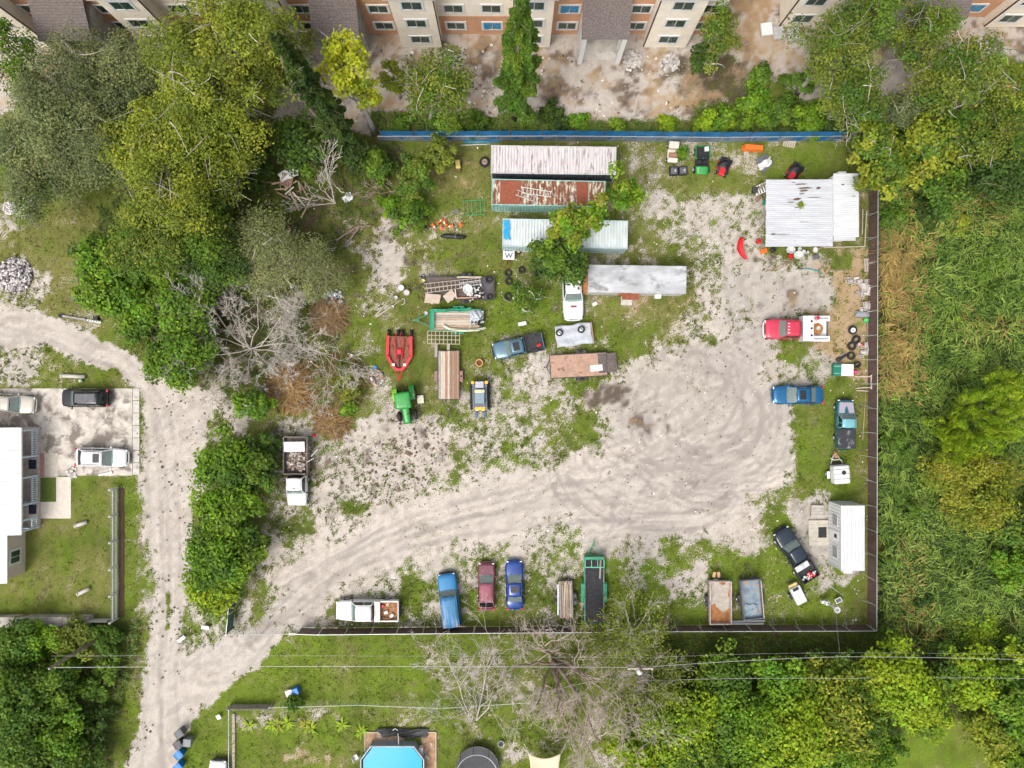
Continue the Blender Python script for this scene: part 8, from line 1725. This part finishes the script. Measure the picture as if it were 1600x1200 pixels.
# ------------------------------------------------------------------ pool garden
t = thing('swimming_pool', 'octagonal above ground pool with turquoise water at the bottom edge', 'pool', P3(616,1206)); cx, cy = t.location.x, t.location.y
def octo(rx, ry, c=.32): return [(-rx*(1-c), ry), (-rx, ry*(1-c*1.3)), (-rx, -ry*(1-c*1.3)), (-rx*(1-c), -ry), (rx*(1-c), -ry), (rx, -ry*(1-c*1.3)), (rx, ry*(1-c*1.3)), (rx*(1-c), ry)]
PW = octo(2.95, 3.0); PO = octo(3.05, 3.1)
WALLP = M('pool_wall', (.27, .31, .34), .5, var=.12, scale=2)
for i in range(8):
    a, b = PO[i], PO[(i+1) % 8]; mb = MB(); mb.add([(*a, 0), (*b, 0), (*b, 1.15), (*a, 1.15), (a[0]*.985, a[1]*.985, 0), (b[0]*.985, b[1]*.985, 0), (b[0]*.985, b[1]*.985, 1.15), (a[0]*.985, a[1]*.985, 1.15)], [(0, 1, 2, 3), (5, 4, 7, 6), (3, 2, 6, 7)]); mb.build('wall_panel', WALLP, t)
    mb = MB(); mb.tube([(*a, 1.18), (*b, 1.18)], .06, 5); mb.build('rim', M('pool_rim', (.5, .55, .57), .5), t)
    mb = MB(); mb.tube([(a[0]*1.015, a[1]*1.015, 0), (a[0]*1.015, a[1]*1.015, 1.15)], .045, 5); mb.build('upright', WALLP, t)
mb = MB(); mb.prism([(x*.98, y*.98) for x, y in PW], .0, .04); mb.build('liner', M('liner_blue', (.015, .46, .60), .5, var=.05), t)
wm = bpy.data.materials.new('pool_water'); wm.use_nodes = True; nt_ = wm.node_tree; b_ = nt_.nodes['Principled BSDF']; b_.inputs['Base Color'].default_value = (.008, .34, .52, 1); b_.inputs['Roughness'].default_value = .12; b_.inputs['Specular IOR Level'].default_value = .18
bp_ = nt_.nodes.new('ShaderNodeBump'); bp_.inputs['Strength'].default_value = .15; nt_.links.new(noise(nt_, None, 30, 2), bp_.inputs['Height']); nt_.links.new(bp_.outputs[0], b_.inputs['Normal'])
mb = MB(); mb.prism([(x*.972, y*.972) for x, y in PW], .9, .98); mb.build('water', wm, t)
MB().tube([(0.6, 3.15, 1.0), (.5, 3.6, .5), (.35, 4.2, .15), (.1, 4.35, .15), (-.3, 4.0, .12), (-.9, 3.7, .1)], .05, 6).build('hose', PLW, t, smooth=True); MB().box(2.5, 2.9, 1.7, 2.7, .1, .7).build('pump', PLW, t, bevel=.05)
t = thing('pool_pad', 'sand and soil pad framed with boards around the pool', 'pad', P3(625,1208)); x0, y1 = W(570,1143); x1, y0 = W(682,1290); ox, oy = t.location.x, t.location.y
mb = MB(); mb.grid(lambda u, v: (x0-ox+(x1-x0)*u, y0-oy+(y1-y0)*v, .0+.06*math.sin(u*7)*math.sin(v*9)+.03), 20, 26); mb.build('soil', M('pool_soil', (.36, .22, .13), .95, var=.3, scale=1.5, dirt=((.6, .55, .48), .42, .9)), t)
for (a, b, c, d) in ((x0, x0+.08, y0, y1), (x1-.08, x1, y0, y1), (x0+.08, x1-.08, y1-.08, y1)): MB().box(a-ox, b-ox, c-oy, d-oy, 0, .14).build('edge_board', PLANKS[3], t)
tarp('crumpled black pool cover along the top of the pool', [W(585,1136), W(670,1138), W(668,1152), W(598,1148)], .12, BLACKP, 21, amp=.3, nu=16)
t = thing('trampoline', 'round black trampoline with enclosure ring at the bottom edge', 'trampoline', P3(747,1192)); 
MB().lathe([(1.55, .78), (1.98, .78), (2.0, .84), (1.55, .84)], 32).build('spring_pad', BLACKP, t); MB().lathe([(0, .76), (1.56, .79)], 32).build('mat', M('tramp_mat', (.05, .052, .058), .7, var=.2, scale=3), t)
MB().tube([(2.03*math.cos(a), 2.03*math.sin(a), .84) for a in np.linspace(0, 2*PI, 41)], .04, 5).build('frame_ring', GREYP, t); MB().tube([(1.98*math.cos(a), 1.98*math.sin(a), 2.3) for a in np.linspace(0, 2*PI, 41)], .03, 5).build('top_ring', GALV, t)
for k in range(8):
    a = k*PI/4+.2; MB().tube([(2.03*math.cos(a), 2.03*math.sin(a), 0), (1.98*math.cos(a), 1.98*math.sin(a), 2.3)], .03, 5).build('pole', GREYP, t)
t = thing('shade_sail', 'cream shade sail with pointed corners at the bottom edge', 'shade sail', P3(851,1205,2.4)); 
mb = MB()
def sail(u, v):
    x = (u-.5)*3.1*(1-.14*math.sin(PI*v)); y = (.5-v)*3.4; y -= .5*math.sin(PI*u)*(1-2*v) ; return (x, y, -.25*math.sin(PI*u)*math.sin(PI*v))
mb.grid(sail, 14, 14); mb.build('cloth', M('sail_cream', (.62, .52, .38), .8, var=.04), t, smooth=True, solid=.01)
for (sx, sy) in ((-1, 1), (1, 1)): MB().tube([(sx*1.55, sy*1.7, 0), (sx*1.95, sy*2.6, .1)], .012, 4).build('rope', WHITEP, t); MB().tube([(sx*1.95, sy*2.6, -2.4), (sx*1.95, sy*2.6, .15)], .04, 6).build('post', GALV, t)
for i, (x, y, lb) in enumerate([(557,1180,'white plastic chair left of the pool'),(783,1160,'white cooler bucket right of the trampoline')]):
    t = thing('garden_chair', lb, 'chair' if i == 0 else 'bucket', P3(x, y), .5)
    if i == 0:
        MB().box(-.25, .25, -.25, .25, .4, .44).build('seat', PLW, t, bevel=.03); MB().box(-.27, -.21, -.25, .25, .44, .85).build('backrest', PLW, t, bevel=.03)
        for sx in (-.22, .22):
            for sy in (-.22, .22): MB().tube([(sx, sy, 0), (sx*.9, sy*.9, .4)], .025, 5).build('leg', PLW, t)
    else: MB().lathe([(0, .05), (.24, .05), (.3, .4), (.33, .4), (.26, 0), (0, 0)], 14).build('shell', PLW, t); MB().lathe([(0, .2), (.22, .2)], 12).build('content', BLACKP, t)
def spear_plant(label, px, py, pal, n=14, l=.9, seed=0):
    r = np.random.default_rng(seed); t = thing('garden_plant', label, 'plant', P3(px, py)); V = []; a = r.uniform(0, 2*PI, n)
    for k in range(n):
        d = np.array([math.cos(a[k]), math.sin(a[k]), 0]); s = np.array([-d[1], d[0], 0])*.09; L_ = l*r.uniform(.6, 1.1); up = r.uniform(.25, .8)
        p = [np.array([0, 0, .05])+d*L_*u+np.array([0, 0, 1])*(L_*up*u-L_*.5*u*u) for u in (0, .5, 1)]
        V += [[p[0]-s*.4, p[0]+s*.4, p[1]+s, p[1]-s], [p[1]-s, p[1]+s, p[2]+s*.1, p[2]-s*.1]]
    obm('leaf', raw_mesh('leaf', np.array(V), 4, FOL, crown_cols(pal, len(V), r)*1.2), t); MB().tube([(0, 0, 0), (0, 0, .2)], .05, 6).build('stem', BARK, t)
for i, a in enumerate([(390,1133,'lime','yellow garden plant nearest the chain link corner'),(424,1132,'lime','wide yellow spear plant in the garden bed'),(435,1131,'gold','yellow spear plant beside the wide one'),(450,1129,'lime','third yellow plant of the garden bed'),(478,1131,'amber','reddish plant in the middle of the garden bed'),(486,1137,'lime','yellow plant below the reddish one'),(535,1132,'lime','yellow plant at the right end of the garden bed'),(565,1142,'lime','yellow plant at the corner of the pool pad')]): spear_plant(a[3], a[0], a[1], a[2], seed=400+i)
TR('shrub', 'small dark bush on the chain link by the blue recycling bin', 461, 1097, 1.5, 13, 'green', 'bush', seed=320, cat='shrub')
# wheeled bins
def bin_(label, px, py, rz, mat, group=None):
    t = thing('wheeled_bin', label, 'bin', P3(px, py), R(rz)); mb = MB(); mb.prism([(-.27, -.3), (.27, -.3), (.27, .3), (-.27, .3)], .06, .98, taper=1.2); mb.build('tub', mat, t, bevel=.03)
    mb = MB(); mb.grid(lambda u, v: (-.36+.74*u, -.37+.74*v, 1.0+.06*math.sin(PI*u)), 6, 3); mb.build('lid', mat, t, solid=.03, bevel=.01); MB().tube([(-.4, -.3, .98), (-.4, .3, .98)], .025, 5).build('handle', BLACKP, t)
    for s in (-1, 1): wheel(t, -.3, s*.28, .12, .06)
bin_('upper charcoal wheeled bin beside the dirt road', 287, 1139, 35, GREYP); bin_('lower charcoal wheeled bin beside the dirt road', 285, 1156, 30, M('bin_brown', (.075, .07, .075), .5)); bin_('grey wheeled bin set back on the grass', 299, 1153, -5, M('bin_grey', (.2, .21, .22), .5)); bin_('upper blue recycling bin beside the dirt road', 286, 1172, 40, PLB); bin_('lower blue recycling bin at the bottom of the road', 285, 1191, 40, PLB)
t = thing('recycling_box', 'blue recycling bin tipped open with a white lid in the grass', 'bin', P3(460,1078), R(22)); mb = MB(); mb.prism([(.02, -.33), (.62, -.33), (.62, .33), (.02, .33)], 0, .75); mb.build('tub', PLB, t, bevel=.05); MB().cbox((-.42, 0, .45), (.8, .66, .05), 0, 0, 0, -.25).build('lid', PLW, t, bevel=.02)
for i, (x, y, a, sx, sy, lb, mt_) in enumerate([(341,1121,20,.42,.5,'small white sign plate in the grass by the pool yard corner',PLW),(320,981,-5,.75,.4,'white board leaning in the weeds by the entrance',PLW),(283,999,40,.85,.35,'white scrap board on the grass island of the road',PLW),(456,991,0,.65,.22,'white sheet caught in the entrance fence',PLW),(29,1025,60,.5,.25,'white scrap in the lower left thicket',PLW)]):
    t = thing('scrap_board', lb, 'board', (*W(x, y, .4), .35 if i != 4 else 2.5), R(a)); MB().cbox((0, 0, 0), (sx, sy, .03), 0, 0, .25).build('board', mt_, t); MB().tube([(0, 0, -.34), (0, 0, -.02)], .025, 5).build('stake', GALV, t)
# ------------------------------------------------------------------ upper left lawn
def heap(label, px, py, rpx, n, mats, h, smin, smax, seed, name='rubble_heap', cat='rubble'):
    r = np.random.default_rng(seed); rad = rpx*CAM_H/FPX; t = thing(name, label, cat, P3(px, py))
    for mi, mt_ in enumerate(mats):
        mb = MB()
        for _ in range(n//len(mats)):
            a = r.uniform(0, 2*PI); d = rad*math.sqrt(r.uniform()); z = h*max(0, 1-(d/rad)**2)*r.uniform(.5, 1); sz = r.uniform(smin, smax, 3); mb.cbox((d*math.cos(a), d*math.sin(a), z+.03), tuple(sz), r.uniform(0, 3), 0, r.uniform(-.7, .7), r.uniform(-.7, .7))
        tag(mb.build('chunk', mt_, t), kind='stuff')
    return t
heap('pile of white and charred rubble on the dry lawn', 24, 430, 27, 900, [M('rubble_white', (.66, .62, .6), .9, var=.2), M('rubble_grey', (.42, .38, .37), .9, var=.3), M('rubble_dark', (.09, .08, .085), .9)], .7, .08, .3, 3)
heap('small white rubble patch at the top of the dry lawn', 16, 325, 10, 120, [_MC['rubble_white'], _MC['rubble_grey']], .2, .08, .22, 4)
heap('white scrap and litter below the round green shrub', 603, 258, 9, 40, [PLW, _MC['rubble_grey']], .2, .1, .35, 5, 'litter_heap', 'litter'); heap('white scrap beside the bare sapling', 543, 309, 7, 26, [PLW, ALU], .2, .1, .4, 6, 'litter_heap', 'litter'); heap('white and blue litter under the sage oak', 520, 468, 16, 70, [PLW, ALU, M('litter_blue', (.25, .35, .42), .6)], .2, .1, .35, 7, 'litter_heap', 'litter')
heap('dark plastic and debris heap above the tractor', 588, 590, 13, 110, [GREYP, PLW, PLANKS[2], PLANKS[0]], .3, .1, .4, 8, 'litter_heap', 'litter')
heap('broken concrete on the building site beside the porch', 988, 92, 14, 90, [_MC['rubble_grey'], CONC], .3, .1, .35, 9); heap('pale rubble heap wrapped in netting on the building site', 1046, 98, 14, 90, [_MC['rubble_grey'], CONC], .4, .1, .35, 10)
t = thing('hitch_beam', 'long grey beam with a ring end beside the upper road', 'beam', P3(118,497), R(-9)); MB().box(-1.2, 1.1, -.1, .1, .05, .2).build('beam', M('beam_grey', (.28, .26, .25), .7, var=.2), t); MB().lathe([(.1, 0), (.24, .0), (.24, .12), (.1, .12)], 14, (-1.4, 0, .06)).build('ring', STEELD, t); MB().box(1.0, 2.6, -.12, .06, .05, .12).build('perforated_rail', WHITEP, t)
for k in range(6): MB().box(1.1+k*.25, 1.22+k*.25, -.07, .02, .121, .125).build('slot', BLACKP, t)
for i, (x, y, sx, sy, h, a, mt_, lb) in enumerate([(122,467,.9,.55,.4,-15,GREYP,'charcoal box lying on the dry lawn'),(137,460,.35,.55,.4,-10,PLW,'white box at the foot of the bright green tree'),(141,447,.5,.35,.35,-10,M('box_tan', (.5,.36,.22), .7),'tan box at the foot of the bright green tree'),(153,498,.5,.4,.5,0,BLACKP,'black tank beside the perforated rail')]):
    t = thing('lawn_box', lb, 'box', P3(x, y), R(a)); MB().box(-sx/2, sx/2, -sy/2, sy/2, 0, h).build('case', mt_, t, bevel=.04); MB().box(-sx/2+.04, sx/2-.04, -sy/2+.04, sy/2-.04, h+.001, h+.03).build('lid', mt_, t)
for i, (x, y, a, l, lb) in enumerate([(117,588,-2,2.2,'grey fallen pillar on the verge above the driveway'),(129,818,18,1.1,'short round concrete pillar lying on the house lawn'),(133,923,27,1.15,'concrete pillar lying near the bottom of the house lawn')]):
    t = thing('fallen_pillar', lb, 'pillar', P3(x, y), R(a)); MB().tube([(-l/2, 0, .2), (l/2, 0, .2)], .19, 12).build('shaft', CONC, t, smooth=True); MB().tube([(-l/2-.12, 0, .2), (-l/2+.001, 0, .2)], .23, 12).build('base', CONC, t)
t = thing('garden_ball', 'pale green ball beside the grey fallen pillar', 'ball', P3(128,595)); MB().lathe([(0, 0), (.14, .04), (.2, .2), (.14, .36), (0, .4)], 14).build('globe', M('ball_green', (.45, .6, .42), .4), t, smooth=True); MB().lathe([(.08, -.02), (.1, .05)], 10).build('stand', GREYP, t)
heap('broken white planter and stones along the driveway edge', 113, 738, 8, 26, [CONC, _MC['rubble_white']], .15, .12, .3, 12, 'planter_rubble', 'planter')
# timber heap in the left wood
t = thing('timber_heap', 'heap of broken boards under a white sheet in the wood clearing', 'timber heap', P3(455,293)); r_ = np.random.default_rng(17)
for k in range(16):
    q = r_.normal(0, .8, 2); a = r_.uniform(0, PI); MB().cbox((q[0], q[1]-.3, .12+.05*k), (r_.uniform(.8, 2.4), .14, .05), a, 0, 0, r_.uniform(-.15, .15)).build('board', PLANKS[int(r_.integers(0, 4))], t)
pallet('brown pallet tilted on the timber heap', 449, 282, R(-20), 1.2, 1.2, 7, PLANKS[2], .75, .3); tarp('crumpled white sheet over the top of the timber heap', [W(434,270,.9), W(466,262,.9), W(466,274,.9), W(440,284,.9)], .85, PLW, 31, amp=.25)
t = thing('red_lantern', 'red headed stick beside the rear of the dump truck', 'tool', P3(491,680,.2), R(60)); MB().lathe([(0, .3), (.14, .25), (.18, .1), (.1, 0)], 12).build('head', REDP, t, smooth=True); MB().tube([(.1, 0, .15), (1.6, 0, .12)], .025, 5).build('handle', PLANKS[0], t)
for i, (x, y, m_) in enumerate([(1116,898,0), (1123,898,4)]):
    o = thing('timber_block', ['left orange timber block on the nose of the pale dump trailer', 'right orange timber block on the nose of the pale dump trailer'][i], 'timber', (*W(x, y, .7), .55), R(80+20*i)); MB().box(-.25, .25, -.14, .14, 0, .18).build('block', M('timber_orange', (.55, .32, .16), .8, var=.2), o, bevel=.01); MB().box(.251, .262, -.12, .12, .02, .16).build('sawn_end', PLANKS[3], o)
for i, (x, y, c, lb) in enumerate([(1560,101,M('lime_vest', (.55, .85, .03), .6), 'lime yellow stand-in for a vested worker on the building site in the top right'), (1568,141,ORANGE, 'orange stand-in for a helmeted worker on the building site in the top right')]):
    t = thing('lime_worker_standin' if i == 0 else 'orange_worker_standin', lb, 'sack' if i == 0 else 'worker stand-in', P3(x, y)); MB().lathe([(0, .9), (.3, .88), (.34, .6), (.36, .3), (.32, 0)], 12).build('body', c, t, smooth=True); MB().lathe([(.355, .4), (.365, .5), (.345, .6)], 12).build('band', WHITEP, t)  # plain coloured bodies added in place of two workers on the site
# ------------------------------------------------------------------ fine litter: chips, pebbles, leaves (past counting)
def scatter(name, label, poly, n, mat_cols, smin, smax, seed, flat=.3):
    r = np.random.default_rng(seed); P = np.array([W(*p) for p in poly]); x = r.uniform(P[:, 0].min(), P[:, 0].max(), n*3); y = r.uniform(P[:, 1].min(), P[:, 1].max(), n*3)
    k = (polysd(x, y, P) > 0) & (fbm(x, y, .45, 3, seed) > .47+r.uniform(-.08, .1, n*3)); x, y = x[k][:n], y[k][:n]; m = len(x); s = r.uniform(smin, smax, m); a = r.uniform(0, PI, m); asp = r.uniform(.25, .9, m)
    dx = np.stack([np.cos(a), np.sin(a), r.normal(0, .15, m)], -1)*s[:, None]; dy = np.stack([-np.sin(a), np.cos(a), r.normal(0, .15, m)], -1)*(s*asp)[:, None]; c = np.stack([x, y, .03+s*flat*.3], -1)
    top = np.stack([c-dx-dy, c+dx-dy*.8, c+dx*.85+dy, c-dx+dy*.9], 1); up = np.array([0, 0, 1.])*(s*flat)[:, None, None]
    b0 = top-up; sides = [np.stack([b0[:, i], b0[:, (i+1) % 4], top[:, (i+1) % 4], top[:, i]], 1) for i in range(4)]
    cols = np.array(mat_cols)[r.integers(0, len(mat_cols), m)]*r.uniform(.7, 1.3, (m, 1))
    o = bpy.data.objects.new(name, raw_mesh(name, np.concatenate([top]+sides), 4, DIRTM, np.concatenate([cols]*5))); link(o); return tag(o, label, 'litter', kind='stuff')
DIRTM = foliage_mat('litter_mix', 0.0, .9)
scatter('wood_chips', 'dark bark chips and mulch strewn over the sand below the tractor', [(500,690),(560,650),(640,640),(700,690),(690,750),(600,790),(510,790)], 300, [(.10, .07, .055), (.16, .10, .075), (.26, .17, .12), (.07, .055, .05)], .03, .14, 41, .2)
scatter('bark_slabs', 'larger dark bark slabs on the sand below the brush heap', [(505,690),(580,660),(680,690),(640,760),(520,770)], 14, [(.16, .115, .09), (.13, .09, .07)], .12, .34, 42, .15)
scatter('pale_litter', 'pale stones and bits of litter across the yard', [(400,220),(1370,220),(1370,980),(400,980)], 900, [(.6, .56, .52), (.7, .68, .66), (.5, .42, .36)], .025, .09, 43, .4)
scatter('dead_leaves', 'brown dead leaves and twigs across the yard', [(400,220),(1370,220),(1370,980),(400,980)], 2600, [(.13, .085, .05), (.2, .13, .07), (.09, .06, .04)], .02, .08, 44, .1)
scatter('road_weeds', 'dark clods and weed bits on the dirt road', [(200,600),(330,620),(300,900),(280,1100),(200,1200),(230,900)], 160, [(.08, .07, .03), (.12, .1, .06)], .03, .12, 45, .4)
scatter('site_debris', 'scraps and clods on the building site ground', [(430,60),(1080,80),(1080,190),(860,195),(430,195)], 500, [(.3, .26, .22), (.6, .56, .52), (.14, .11, .09)], .03, .16, 46, .4)
